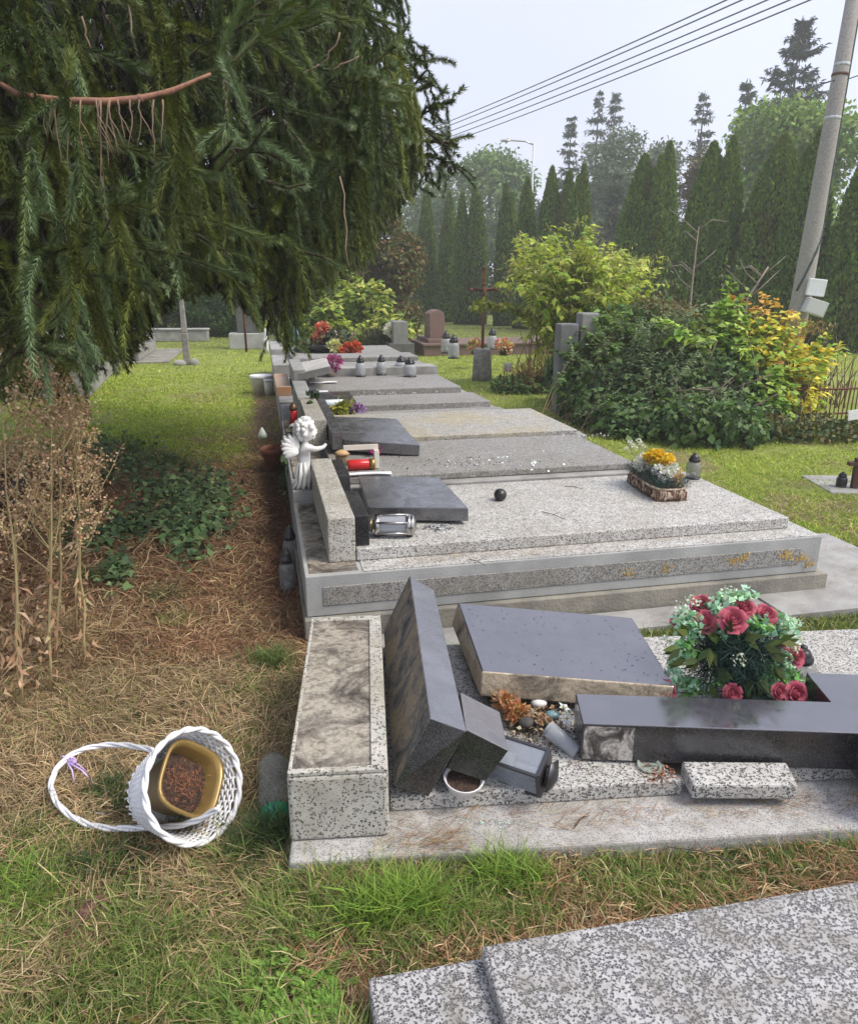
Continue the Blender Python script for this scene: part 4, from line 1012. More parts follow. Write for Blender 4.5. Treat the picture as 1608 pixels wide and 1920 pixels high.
# spiky dark plant beside the far grave
base = P(738, 662); t = thing('spiky_plant', 'dark spiky plant at the foot of the plain grey headstone', 'plant', (base.x-.25, base.y-.1, 0))
g_ = np.random.default_rng(4); n = 220; p_ = np.zeros((n, 3))+g_.normal(size=(n, 3))*np.array([.18, .12, .02])+np.array([0, 0, .2]); V, F = leaves(p_, g_.normal(size=(n, 3)), g_.normal(size=(n, 3))+np.array([0, 0, .8]), .5, .05)
np_obj('leaves', V, F, LEAF, t, pal(n, ((.04, .06, .03), (.08, .08, .03)), 4))
MB().tube([(0, 0, -.02), (0, 0, .3)], .06, 6).build('stem', BARK, t)
# juniper by the slim post
base = P(400, 632); t = thing('juniper_bush', 'dark green rounded juniper bush just right of the slim post', 'bush', base)
leaf_cloud('foliage', t, LEAF, 9000, [((0, .5, .45), (1.3, .8, .5)), ((-.7, .5, .7), (.7, .6, .4)), ((.8, .5, .5), (.8, .6, .4)), ((0, .5, .9), (.7, .5, .35))], .14, .05, ((.03, .07, .015), (.045, .09, .02)), 97, shell=.5, droop=-.1, tone=.4)
MB().tube([(0, .5, 0), (0, .5, .7)], .06, 6).build('trunk', BARK, t)
# big ivy bush
base = P(1190, 838); IV = ((.065, .125, .04), (.09, .16, .045), (.14, .22, .065), (.045, .085, .03))
t = thing('ivy_bush', 'big dark ivy-covered bush in the middle right, around the two stone pillars', 'bush', base)
arms = [(1065, 700, .28, .4, 9.9), (1110, 680, .4, .5, 9.6), (1160, 650, .5, .5, 9.6), (1220, 640, .5, .5, 9.4), (1280, 670, .5, .5, 9.2), (1180, 740, .55, .5, 8.6), (1110, 750, .4, .4, 9.0), (1260, 760, .5, .45, 8.3), (1330, 740, .5, .5, 8.4), (1380, 780, .4, .3, 8.2), (1320, 810, .35, .22, 7.7), (1230, 810, .5, .25, 7.9), (1130, 790, .4, .25, 8.6), (1060, 760, .22, .25, 9.6), (1046, 715, .12, .25, 10), (1400, 730, .3, .3, 8.6), (1180, 800, .35, .3, 7.9), (1120, 770, .3, .3, 8.4), (1290, 800, .4, .3, 7.5), (1360, 800, .35, .25, 7.5)]
bl = [bp(x, y, Y, a_, .45, c_, base) for x, y, a_, c_, Y in arms]
leaf_cloud('ivy_leaves', t, LEAF, 26000, bl, .075, .066, IV, 101, shell=.72, droop=.7, outw=1.2, tone=.55, tsc=2.4)
bl2 = [bp(x, y, Y, a_, .4, c_, base) for x, y, a_, c_, Y in [(1130, 640, .35, .35, 9.2), (1170, 625, .4, .3, 9.2), (1110, 700, .35, .3, 9.2), (1200, 700, .4, .4, 8.8), (1100, 655, .25, .3, 9.3)]]
spray_cloud(('light_leaves', 'light_shoots'), t, 165, [(c, (q[0]*1.25, q[1], q[2]*1.15)) for c, q in bl2], 26, .085, .058, ((.16, .27, .06), (.22, .33, .07), (.11, .2, .05), (.09, .16, .05)), 102, (.3, .2), KS, rooty=.9)
bl3 = [bp(x, y, Y, a_, .4, c_, base) for x, y, a_, c_, Y in [(1240, 620, .45, .3, 8.9), (1290, 650, .4, .35, 8.7), (1300, 720, .35, .3, 8.1), (1330, 780, .4, .25, 7.7), (1250, 700, .3, .3, 8.3), (1290, 800, .35, .2, 7.6)]]
spray_cloud(('grey_leaves', 'grey_shoots'), t, 230, [(c, (q[0]*1.2, q[1], q[2]*1.25)) for c, q in bl3], 44, .045, .020, ((.20, .27, .14), (.15, .22, .10), (.24, .30, .16)), 103, (.5, .3), BARK, subs=3, stem_r=.004, rooty=.7)
b = MB(); r_ = random.Random(8)
for k in range(26):
    c = r_.choice(bl)[0]; b.tube([(c[0]*.6+r_.uniform(-.3, .3), c[1]*.6, 0), (c[0]*.9, c[1]*.9, c[2]*.6), (c[0]+r_.uniform(-.3, .3), c[1]-.3, c[2]+r_.uniform(0, .3))], [.014, .01, .005], 5)
for k in range(14):
    x = r_.uniform(1280, 1420); y = r_.uniform(720, 820); q = Dp(x, y, 7.7)-base; b.tube([q, q+Vector((r_.uniform(-.5, .5), -.1, r_.uniform(-.1, .5)))], .006, 4)
b.build('stems', mat('dry_stem', (.19, .15, .11), (.1, .07, .05), 12, .9), t)
# inner dark mass so that the bush is not see-through
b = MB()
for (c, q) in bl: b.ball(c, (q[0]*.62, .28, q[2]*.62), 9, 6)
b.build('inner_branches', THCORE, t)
# yellow and orange knotweed in front of the pole
base = P(1440, 800); t = thing('knotweed', 'autumn knotweed with yellow, lime and orange leaves right of the ivy bush', 'shrub', base)
LIME = ((.26, .42, .06), (.34, .46, .08), (.18, .32, .06)); YEL = ((.62, .50, .05), (.68, .58, .08), (.45, .47, .07)); ORG = ((.66, .36, .07), (.68, .44, .10), (.58, .28, .06))
def kn(nm, n, lst, cols, seed, L=.10, Wd=.075): leaf_cloud(nm, t, LEAF, n, [bp(x, y, Y, a_, .35, c_, base) for x, y, a_, c_, Y in lst], L, Wd, cols, seed, shell=.25, droop=.7, outw=.8, tone=.3)
def kns(nm, n, lst, cols, seed, per=15, L=.11, Wd=.085): spray_cloud((nm, nm.split('_')[0]+'_stems'), t, n, [bp(x, y, Y, a_, .3, c_, base) for x, y, a_, c_, Y in lst], per, L, Wd, cols, seed, (.25, .2), KRS, droop=.8, subs=2, stem_r=.006)
KRS = mat('red_stem', (.2, .11, .06), (.24, .2, .08), 8, .7)
kns('lime_leaves', 105, [(1260, 615, .2, .14, 8.5), (1320, 610, .3, .2, 8.8), (1370, 640, .3, .25, 8.7), (1400, 690, .3, .25, 8.5), (1340, 570, .22, .16, 9), (1440, 740, .25, .22, 8.2), (1400, 755, .25, .15, 8.2), (1380, 560, .2, .15, 9)], LIME, 111)
kns('yellow_leaves', 130, [(1420, 620, .3, .25, 9), (1470, 640, .35, .25, 9), (1530, 650, .3, .2, 9), (1500, 690, .3, .25, 8.7), (1590, 655, .2, .08, 9), (1450, 690, .3, .2, 8.6), (1360, 590, .3, .12, 9), (1470, 590, .2, .15, 9), (1515, 740, .15, .2, 8.6), (1460, 760, .2, .15, 8.3)], YEL+LIME[:1], 112, 14, .10, .075)
kns('orange_leaves', 9, [(1400, 572, .24, .10, 9.1), (1440, 555, .25, .10, 9.1), (1480, 556, .12, .04, 9.1), (1545, 628, .22, .06, 9), (1500, 640, .15, .08, 9)], ORG, 113, 10, .10, .07)
kn('brown_flower_sprays', 1500, [(1260, 580, .3, .12, 9.2), (1300, 600, .2, .12, 9.2), (1500, 610, .4, .1, 9), (1220, 570, .25, .12, 9.3)], ((.22, .16, .08), (.28, .2, .1)), 114, .05, .015)
# bare stems
for (xs, lb) in [([(1290, 620, 9.5), (1296, 540, 9.5), (1304, 470, 9.5), (1310, 424, 9.5)], 'pale bare leafless stem rising above the ivy bush in front of the hedge'), ([(1400, 560, 9.5), (1420, 530, 9.5), (1440, 500, 9.5)], 'short bare grey twig left of the utility pole boxes')]:
    o = [Dp(*v) for v in xs]; t = thing('bare_sapling', lb, 'sapling', (o[0].x, o[0].y, 0)); o = [Vector((0, 0, 0))]+[v-t.location for v in o]
    b = MB(); b.tube(o, [.02]+[.017*(1-.25*k) for k in range(len(o)-1)], 6)
    r_ = random.Random(5)
    for k in range(2, len(o)):
        for s_ in (-1, 1, -1):
            q = o[k].lerp(o[k-1], r_.random()); b.tube([q, q+Vector((s_*.15, 0, .12)), q+Vector((s_*r_.uniform(.2, .4), 0, r_.uniform(.05, .35)))], [.007, .005, .002], 4)
    b.build('stem', mat('bare_stem', (.4, .33, .28), (.25, .2, .16), 10, .9), t)
    leaf_cloud('last_leaves', t, LEAF, 60, [((-.25, 0, o[2].z), (.2, .1, .25))], .06, .03, ((.14, .18, .08),), 7, shell=.1)
# rusty fence with dry stems
A_ = P(1430, 800); B_ = P(1680, 790); t = thing('iron_fence', 'low rusty iron fence overgrown with dry stems at the right edge', 'fence', A_, math.atan2((B_-A_).y, (B_-A_).x)); n_ = (B_-A_).length
b = MB(); r_ = random.Random(2)
for k in range(int(n_/.055)):
    x = k*.055; b.tube([(x, 0, 0), (x+r_.uniform(-.01, .01), 0, .46+r_.uniform(-.02, .04))], .007, 4)
b.build('pickets', RUST, t); b = MB()
for z in (.12, .40): b.tube([(0, 0, z), (n_, 0, z)], .012, 4)
b.build('rails', RUST, t)
t = thing('dry_stems', 'thin dry brown canes standing behind the rusty fence', 'plant', P(1560, 760))
b = MB()
for k in range(60):
    x = r_.uniform(-.9, 1.2); h_ = r_.uniform(.45, .95); b.tube([(x, r_.uniform(-.3, .3), 0), (x+r_.uniform(-.08, .12), 0, h_*.6), (x+r_.uniform(-.1, .25), 0, h_)], [.007, .006, .003], 4)
b.build('canes', mat('canes', (.24, .17, .12), (.14, .09, .06), 10, .9), t)
# low weeds in front of the fence and dry weeds by the number plate
base = P(1500, 825); t = thing('weeds', 'low ragged green weeds along the foot of the rusty fence', 'plant', base)
leaf_cloud('leaves', t, LEAF, 3800, [((-.4, 0, .1), (.5, .3, .2)), ((.2, 0, .08), (.6, .3, .16)), ((.9, .1, .08), (.6, .3, .16)), ((-1.0, 0, .1), (.4, .3, .2))], .06, .04, ((.05, .09, .03), (.10, .13, .05), (.16, .13, .05)), 121, shell=.3)
MB().tube([(0, 0, -.05), (0, 0, .1)], .01, 4).build('stem', BARK, t)
base = P(985, 735); t = thing('dry_weeds', 'dry brown weeds and dark ivy leaves around the white number plate', 'plant', base)
leaf_cloud('ivy_leaves', t, LEAF, 2600, [((-.1, 0, .08), (.45, .35, .18)), ((.45, .1, .12), (.35, .3, .25))], .06, .05, IV, 122, shell=.4)
leaf_cloud('dry_blades', t, DRY, 900, [((0, 0, .2), (.35, .25, .22)), ((.35, 0, .3), (.25, .2, .35))], .2, .01, ((.3, .17, .1), (.25, .17, .09), (.4, .2, .06)), 123, shell=.1, droop=-.8)

# far wood behind the hedge and behind the big spruce
fw = leaf_cloud('far_wood', None, LEAF, 16000, [((x, 40+.2*x*x*.02, 1.6), (2.6, 1.5, 2.2+.5*math.sin(x*1.7))) for x in np.arange(-24, 34, 2.4)], .42, .28, ((.05, .075, .03), (.07, .09, .035), (.04, .06, .03)), 201, shell=.3, tsc=.5)
tag(fw, 'dim far-off wood seen through gaps in the hedge', 'wood', None, 'stuff')
# ================================================================== HAZE
hz = MB().box(-142, 142, -142, 146, -1.2, 24).build('haze', mat('tmp', (1, 1, 1)))
hm, ht, hb = newmat('haze'); ht.nodes.remove(hb); pv_ = ht.nodes.new('ShaderNodeVolumePrincipled')
pv_.inputs['Color'].default_value = (.97, .98, 1, 1); pv_.inputs['Density'].default_value = .0028; pv_.inputs['Anisotropy'].default_value = .2
ht.links.new(pv_.outputs[0], ht.nodes['Material Output'].inputs['Volume']); hz.data.materials[0] = hm
hz['kind'] = 'stuff'
# ================================================================== GRASS, LITTER, IVY PATCH, WEEDS
RECTS = [(to_row, 0, 2.66, -.03, 10.8), (to_arow, 0, 3.2, 0, 1.17), (to_crow, -.01, 2.4, -1, 0)]
def off_graves(x, y, m_=0.0):
    ok = np.ones(len(x), bool)
    for fn, a0, a1, b0, b1 in RECTS:
        a, b = fn(x, y)
        if fn is to_row: a1 = np.where(b < 1.2, 2.67, 2.24)
        ok &= ~((a > a0-m_) & (a < a1+m_) & (b > b0-m_) & (b < b1+m_))
    a, b = to_row(x, y); ok &= ~((a > 2.2) & (a < 3.3) & (b > -.25) & (b < .75)) & ~((a > .3) & (a < 2.3) & (b < 0) & (b > -.23))
    return ok
def scatter_px(n, x0, x1, y0, y1, seed, py_pow=1.0):
    g_ = np.random.default_rng(seed)
    px = x0+(x1-x0)*g_.random(n); py = y0+(y1-y0)*g_.random(n)**py_pow
    X = np.zeros(n); Y = np.zeros(n); z = np.zeros(n)
    v = py-960; f_ = 1400*CP-v*SP; d = 1400*SP+v*CP
    for _ in range(4):
        t = (EYE-z)/d; X = (px-804)*t; Y = f_*t; z = gz(X, Y)
    return X, Y, z, g_
def blades(X, Y, z, h, w, lean, g_, flat=0, bend=.5):
    n = len(X); a_ = g_.random(n)*2*PI; dx, dy = np.cos(a_), np.sin(a_)
    up = np.stack([dx*lean, dy*lean, np.ones(n)*(1-flat)], 1); up = unit(up)
    b_ = g_.random(n)*2*PI; wx, wy = np.cos(b_)*w/2, np.sin(b_)*w/2; W_ = np.stack([wx, wy, 0*wx], 1)
    p = np.stack([X, Y, z-.004+0*X], 1); h_ = np.broadcast_to(h, n)[:, None]
    m_ = p+up*h_*.55; tipv = m_ + unit(up+np.stack([dx, dy, -.35+0*dx], 1)*bend)*h_*.5
    V = np.stack([p-W_, p+W_, m_+W_*.8, m_-W_*.8, tipv+W_*.12, tipv-W_*.12], 1).reshape(-1, 3)
    i = np.arange(n)*6; F = np.stack([np.stack([i, i+1, i+2, i+3], 1), np.stack([i+3, i+2, i+4, i+5], 1)], 1).reshape(-1, 4)
    return V, F
def put(name, label, cat, items, m):
    Vs, Fs, Cs, o = [], [], [], 0
    for V, F, C in [q for q in items if len(q[2])]: Vs.append(V); Fs.append(F+o); Cs.append(np.repeat(C, len(F)//len(C), 0)); o += len(V)
    ob = np_obj(name, np.concatenate(Vs), np.concatenate(Fs), m, None, np.concatenate(Cs)); tag(ob, label, cat, None, 'stuff'); return ob
grass, straw = [], []
def green_zone(n, x0, x1, y0, y1, hmin, hmax, w, seed, cols, lean=.6, strength=1, tsc=3.0, thr=0.0, exb=None, pw=1.0, bend=.6, mfunc=None):
    X, Y, z, g_ = scatter_px(n, x0, x1, y0, y1, seed, pw)
    l, d = zones(X, Y); dn = fbm(X, Y, tsc, seed); p = np.clip(1-(l*1.15+d*.7), 0.04, 1)*np.clip((dn-thr)*3.2, .12, 1)*strength
    if mfunc is not None: p = p*mfunc(X, Y)
    k = (g_.random(n) < p) & off_graves(X, Y, -.006); X, Y, z, dn = X[k], Y[k], z[k], dn[k]; n = len(X)
    h = (hmin+(hmax-hmin)*g_.random(n)**1.5)*(.6+.8*dn)
    wd = w*np.maximum(1, np.hypot(X, Y)/3.0)
    V, F = blades(X, Y, z, h, wd*(.7+.6*g_.random(n)), lean*(.4+g_.random(n)), g_, 0, bend)
    c = pal(n, cols, seed, .25)*(.75+.6*dn)[:, None]
    grass.append((V, F, c))
G_NEAR = ((.16, .23, .055), (.20, .28, .06), (.12, .18, .045), (.36, .33, .15)); G_LAWN = ((.33, .42, .06), (.26, .35, .05), (.42, .42, .11), (.21, .30, .05))
G_DARK = ((.07, .11, .035), (.10, .15, .045), (.06, .10, .05)); G_BRIGHT = ((.20, .32, .05), (.26, .38, .07), (.15, .25, .04))
green_zone(60000, -60, 1000, 1560, 2050, .025, .10, .0034, 1, G_NEAR, .9, 1, 5, .12)
green_zone(32000, -60, 600, 1180, 1600, .02, .06, .0028, 2, G_NEAR, 1.0, 1, 4, .1)
green_zone(24000, 480, 1640, 1560, 1800, .02, .065, .0026, 3, G_NEAR, .8, 1, 5, .1)
green_zone(16000, -60, 560, 1550, 1700, .03, .09, .003, 31, G_DARK, 1.0, .6, 6, .45)
green_zone(9000, 380, 560, 1180, 1560, .03, .08, .003, 32, G_NEAR, .9, 1, 5, .3)
green_zone(5500, 860, 1000, 1100, 1290, .03, .09, .004, 33, G_BRIGHT, .6, 1, 4, .0)
green_zone(9000, 1180, 1640, 1090, 1215, .02, .06, .004, 34, G_NEAR, .7, 1, 4, .1)
for k, (x0, x1, y0, y1, n) in enumerate([(0, 1640, 600, 640, 20000), (150, 1640, 640, 700, 34000), (150, 600, 700, 880, 60000), (740, 1100, 640, 800, 24000), (1040, 1640, 790, 1090, 60000), (-60, 300, 700, 900, 12000)]):
    green_zone(n, x0, x1, y0, y1, .02, .055, .0028, 40+k, G_LAWN, .9, 1, 2.2, .12)
green_zone(26000, -700, -60, 1150, 2300, .025, .10, .0036, 71, G_NEAR, .9, 1, 5, .12)
green_zone(9000, -60, 700, 2050, 2450, .025, .09, .0036, 72, G_NEAR, .9, 1, 5, .12)
green_zone(16000, -900, 150, 640, 900, .02, .055, .003, 73, G_LAWN, .9, 1, 2.2, .12)
# single bright tufts
def tuft(px, py, n, r_, h, cols, seed, lean=.75):
    c = P(px, py); g_ = np.random.default_rng(seed); X = c.x+g_.normal(size=n)*r_; Y = c.y+g_.normal(size=n)*r_*.7
    k = off_graves(X, Y, -.004); X, Y = X[k], Y[k]; n = len(X); z = gz(X, Y)
    if n < 2: return
    V, F = blades(X, Y, z, h*(.5+.7*g_.random(n)), (.0042 if py > 1550 else .0034)*(.6+.6*g_.random(n)), lean*(.2+g_.random(n)), g_, 0, .8)
    grass.append((V, F, pal(n, cols, seed, .25)))
for a_ in [(745, 1752, 420, .045, .14, G_BRIGHT), (690, 1770, 250, .03, .12, G_BRIGHT), (800, 1745, 260, .035, .12, G_BRIGHT), (930, 1690, 300, .035, .12, G_BRIGHT), (985, 1690, 200, .03, .10, G_BRIGHT), (600, 1620, 260, .03, .11, G_NEAR), (560, 1600, 240, .025, .13, G_DARK),
           (520, 1590, 300, .03, .14, G_DARK), (480, 1600, 240, .03, .12, G_DARK), (210, 1490, 330, .03, .09, G_DARK), (235, 1520, 260, .03, .08, G_DARK), (510, 1250, 500, .05, .11, ((.10, .17, .05), (.14, .2, .06))), (1390, 1590, 160, .03, .09, G_BRIGHT), (1540, 1580, 200, .04, .09, G_BRIGHT), (1230, 1590, 120, .02, .08, G_NEAR),
           (60, 1700, 320, .05, .09, G_BRIGHT), (40, 1660, 250, .04, .09, G_BRIGHT), (440, 1620, 260, .035, .1, G_NEAR), (330, 1760, 260, .04, .08, G_NEAR), (180, 1640, 240, .04, .09, G_DARK), (850, 1190, 200, .02, .12, G_BRIGHT), (1020, 1150, 60, .02, .08, G_NEAR), (1330, 1120, 50, .02, .07, G_NEAR),
           (300, 1130, 240, .05, .10, G_DARK), (330, 1170, 200, .06, .09, G_NEAR), (180, 1100, 200, .05, .12, G_DARK), (300, 880, 200, .12, .22, G_DARK), (240, 850, 160, .12, .28, G_DARK), (350, 890, 160, .10, .2, G_DARK), (1085, 1600, 140, .02, .07, G_NEAR), (870, 1610, 160, .03, .08, G_NEAR), (700, 1640, 200, .03, .1, G_NEAR)]:
    tuft(*a_[:5], a_[5], int(a_[0]*7+a_[1]))
# feathery yarrow near the bottom
g_ = np.random.default_rng(77); n = 330
X, Y, z, gg = scatter_px(n, 330, 640, 1790, 1960, 78); P0 = []; D0 = []
for x, y, zz_ in zip(X, Y, z):
    a_ = g_.random()*2*PI; d = np.array([math.cos(a_)*.8, math.sin(a_)*.8, .9]); d /= np.linalg.norm(d)
    s_ = np.array([-math.sin(a_), math.cos(a_), 0])
    for k in range(9):
        q = np.array([x, y, zz_])+d*.006*k*1.2; q[2] -= .0009*k*k*.3
        for sd in (1, -1): P0.append(q); D0.append(s_*sd*.8+d*.7)
P0 = np.array(P0); k = off_graves(P0[:, 0], P0[:, 1]); P0 = P0[k]; D0 = np.array(D0)[k]
V, F = leaves(P0, np.tile([0, 0, 1.], (len(P0), 1)), D0, .014, .005); grass.append((V, F, pal(len(P0), ((.20, .33, .06), (.15, .27, .05)), 5)))
put('grass', 'green grass blades growing over lawn and between the graves', 'grass', grass, GRASS)

# dry straw and needles lying about
def straw_zone(n, x0, x1, y0, y1, seed, cols, L, w, which, base=.1, up=.03):
    X, Y, z, g_ = scatter_px(n, x0, x1, y0, y1, seed); l, d = zones(X, Y); wt = {'l': l*1.4, 'd': d*1.5, 'a': l+d}[which]+base
    k = (g_.random(n) < wt) & off_graves(X, Y, -.004); X, Y, z = X[k], Y[k], z[k]; n = len(X)
    a_ = g_.random(n)*2*PI*.75 + (fbm(X, Y, 2.3, 4)-.5)*9; l_ = L*(.3+1.1*g_.random(n)**1.6); th = np.maximum(1, np.hypot(X, Y)/3)
    d_ = np.stack([np.cos(a_), np.sin(a_), g_.normal(size=n)*.22+.06], 1)*l_[:, None]; p = np.stack([X, Y, z+.004+up*g_.random(n)**2], 1)
    s_ = np.stack([-np.sin(a_), np.cos(a_), .3*g_.normal(size=n)], 1)*(w*th)[:, None]; mid = p+d_*.5+np.stack([0*X, 0*X, .15*l_*g_.random(n)], 1)
    V = np.stack([p-s_*.5, p+s_*.5, mid+s_*.5, mid-s_*.5, p+d_+s_*.3, p+d_-s_*.3], 1).reshape(-1, 3)
    i = np.arange(n)*6; F = np.stack([np.stack([i, i+1, i+2, i+3], 1), np.stack([i+3, i+2, i+4, i+5], 1)], 1).reshape(-1, 4)
    straw.append((V, F, pal(n, cols, seed, .3)*(.7+.6*fbm(X, Y, 7, 8))[:, None]))
SD = ((.42, .31, .17), (.34, .25, .14), (.50, .39, .23), (.26, .18, .10)); SL = ((.30, .15, .08), (.22, .11, .06), (.38, .21, .12), (.16, .09, .06))
straw_zone(36000, -60, 600, 1150, 1700, 301, SD, .075, .0022, 'd', .12)
straw_zone(24000, -60, 700, 1560, 2050, 302, SD, .06, .0020, 'd', .10)
straw_zone(16000, 540, 1640, 1590, 1830, 303, SD+SL, .055, .0020, 'a', .22)
straw_zone(60000, -60, 600, 820, 1250, 304, SL, .05, .0018, 'l', .08)
straw_zone(16000, -60, 500, 820, 1200, 305, SD, .09, .0028, 'a', .05)
straw_zone(12000, 200, 560, 640, 900, 306, SD+SL, .06, .0022, 'a', .03)
straw_zone(9000, 1050, 1640, 800, 1180, 307, SD, .06, .0022, 'd', .04)
straw_zone(16000, -700, -60, 1100, 2200, 308, SD, .07, .0022, 'a', .12)
straw_zone(9000, -600, -60, 820, 1200, 309, SL, .05, .002, 'l', .08)
# tousled straw tufts
for k, (px_, py_, n, r_, h_) in enumerate([(70, 1350, 500, .14, .09), (160, 1310, 400, .12, .08), (250, 1230, 400, .14, .08), (420, 1320, 300, .08, .06), (480, 1180, 500, .10, .10), (540, 1150, 300, .05, .12), (400, 1440, 260, .06, .06), (60, 1560, 260, .07, .06), (300, 1620, 300, .08, .06), (620, 1600, 120, .03, .07), (350, 1250, 300, .1, .08)]):
    c = P(px_, py_); g_ = np.random.default_rng(500+k); X = c.x+g_.normal(size=n)*r_; Y = c.y+g_.normal(size=n)*r_; q = off_graves(X, Y, 0); X, Y = X[q], Y[q]; n = len(X)
    V, F = blades(X, Y, gz(X, Y), h_*(.5+g_.random(n)), .0026, 1.6+g_.random(n), g_, .3, 1.2); straw.append((V, F, pal(n, SD, k, .25)))
# litter lying on the stone steps
def litter_on(fr, a0, a1, b0, b1, zt, n, seed, L=.05, dens=3):
    g_ = np.random.default_rng(seed); a = a0+(a1-a0)*g_.random(n); b = b0+(b1-b0)*g_.random(n)**1.0
    k = g_.random(n) < np.clip((fbm(a, b*2, dens, seed)-.42)*5, .03, 1); a, b = a[k], b[k]; n = len(a)
    W_ = np.array([fr(x, y, zt) for x, y in zip(a, b)]); th = g_.random(n)*PI; th = th*.6-.3*PI+RA; l_ = L*(.3+g_.random(n))
    d_ = np.stack([np.cos(th), np.sin(th), .08*g_.random(n)], 1)*l_[:, None]; s_ = np.stack([-np.sin(th), np.cos(th), 0*th], 1)*.0012
    p = W_+np.array([0, 0, .002])+np.stack([0*th, 0*th, .008*g_.random(n)], 1)
    V = np.stack([p-s_*.5, p+s_*.5, p+d_+s_*.5, p+d_-s_*.5], 1).reshape(-1, 3); straw.append((V, np.arange(4*n).reshape(n, 4), pal(n, SD+SL, seed, .25)))
litter_on(arow, .27, 2.2, .055, .165, .101, 750, 601); litter_on(arow, .0, .45, .0, .07, .101, 300, 602); litter_on(row, .3, 2.5, .02, .13, .315, 600, 603, .04)
litter_on(arow, .03, .21, .15, 1.0, z1-.006, 240, 604, .03); litter_on(row, .02, .24, .04, .15, .314, 160, 605, .03); litter_on(row, 1.0, 2.2, -.24, -.03, .03, 260, 606)
litter_on(arow, .3, .9, .17, .4, .153, 120, 607, .03); litter_on(row, .3, 1.6, .2, 1.1, .377, 70, 608, .05); litter_on(row, 2.6, 3.3, -.2, .6, .031, 300, 609)
put('dry_litter', 'dry straw and brown spruce needles strewn on the ground and steps', 'litter', straw, DRY)

# ivy patch on the mound
IVC = ((.08, .14, .06), (.11, .18, .075), (.15, .23, .095), (.05, .09, .04))
def ivy(poly_list, n, seed, s=.05, hgt=.06):
    out = []; g_ = np.random.default_rng(seed)
    for (x, y, rx, ry, m_) in poly_list:
        k = int(n*m_); px = x+rx*g_.normal(size=k)*.62; py = y+ry*g_.normal(size=k)*.62
        z = np.zeros(k); v = py-960; f_ = 1400*CP-v*SP; d = 1400*SP+v*CP
        for _ in range(4): t = (EYE-z)/d; X = (px-804)*t; Y = f_*t; z = gz(X, Y)
        q = off_graves(X, Y, 0); out.append(np.stack([X, Y, z+hgt*g_.random(k)**1.3+.01], 1)[q])
    p = np.concatenate(out); n = len(p); nn = unit(g_.normal(size=(n, 3))*.45+np.array([0, -.35, 1])); dd = unit(g_.normal(size=(n, 3))*np.array([1, 1, .3])+np.array([0, -.4, -.2]))
    X_ = unit(np.cross(dd, nn)); L_ = (s*(.6+.8*g_.random(n)))[:, None]
    pts = [p, p+dd*L_*.25+X_*L_*.5, p+dd*L_*.55+X_*L_*.22, p+dd*L_-nn*L_*.12, p+dd*L_*.55-X_*L_*.22, p+dd*L_*.25-X_*L_*.5]
    V = np.stack(pts, 1).reshape(-1, 3); i = np.arange(n)*6; F = np.stack([np.stack([i, i+1, i+2, i+3], 1), np.stack([i, i+3, i+4, i+5], 1)], 1).reshape(-1, 4)
    return V, F, pal(n, IVC, seed, .25)
it = [ivy([(190, 850, 70, 30, .7), (250, 880, 70, 30, .8), (330, 930, 70, 45, 1.2), (385, 930, 45, 40, 1.0), (350, 1000, 40, 45, .8), (370, 960, 60, 30, .6), (240, 985, 60, 18, .6), (220, 1075, 22, 30, .3), (180, 1000, 50, 25, .3), (560, 870, 20, 60, .35), (545, 900, 18, 30, .2), (60, 880, 60, 25, .4), (130, 960, 50, 20, .2)], 620, 701)]
put('ivy_ground_cover', 'dark green ivy creeping over the brown mound on the left', 'ivy', it, LEAF)
it = [ivy([(548, 840, 12, 70, .5), (556, 920, 10, 60, .5), (560, 800, 10, 40, .3), (600, 700, 1, 1, .01)], 500, 702, .045, .3)]
put('ivy_on_grave', 'ivy climbing the side of the grave row beside the white cherub', 'ivy', it, LEAF)
# grass-like dark weeds sticking out of mound
# fallen yellow leaves: single things
def fallen(px, py, s, c, rz, label, lift=.008, crisp=.3):
    p = P(px, py, float(gz(*P(px, py).xy))); m_ = mat('dead_leaf', c, tuple(v*.6 for v in c), 60, .7)
    n = 9; vs = [(0, 0, 0)]; rr_ = random.Random(px)
    for k in range(n):
        a_ = 2*PI*k/n; r_ = s*(.5+.25*math.cos(a_)+.12*rr_.random()) * (1 if k % 2 == 0 else .85); vs.append((r_*math.cos(a_), r_*.75*math.sin(a_), s*crisp*rr_.uniform(0, .5)))
    b = MB(); b.add(vs, [(0, 1+k, 1+(k+1) % n) for k in range(n)]); b.tube([(-s*.45, 0, 0), (-s*.9, s*.05, .004)], .001, 4)
    o = b.build('fallen_leaf', m_); o.location = (p.x, p.y, p.z+lift); o.rotation_euler = (R(-8), R(4), rz)
    tag(o, label, 'leaf', 'fallen autumn leaves'); return o
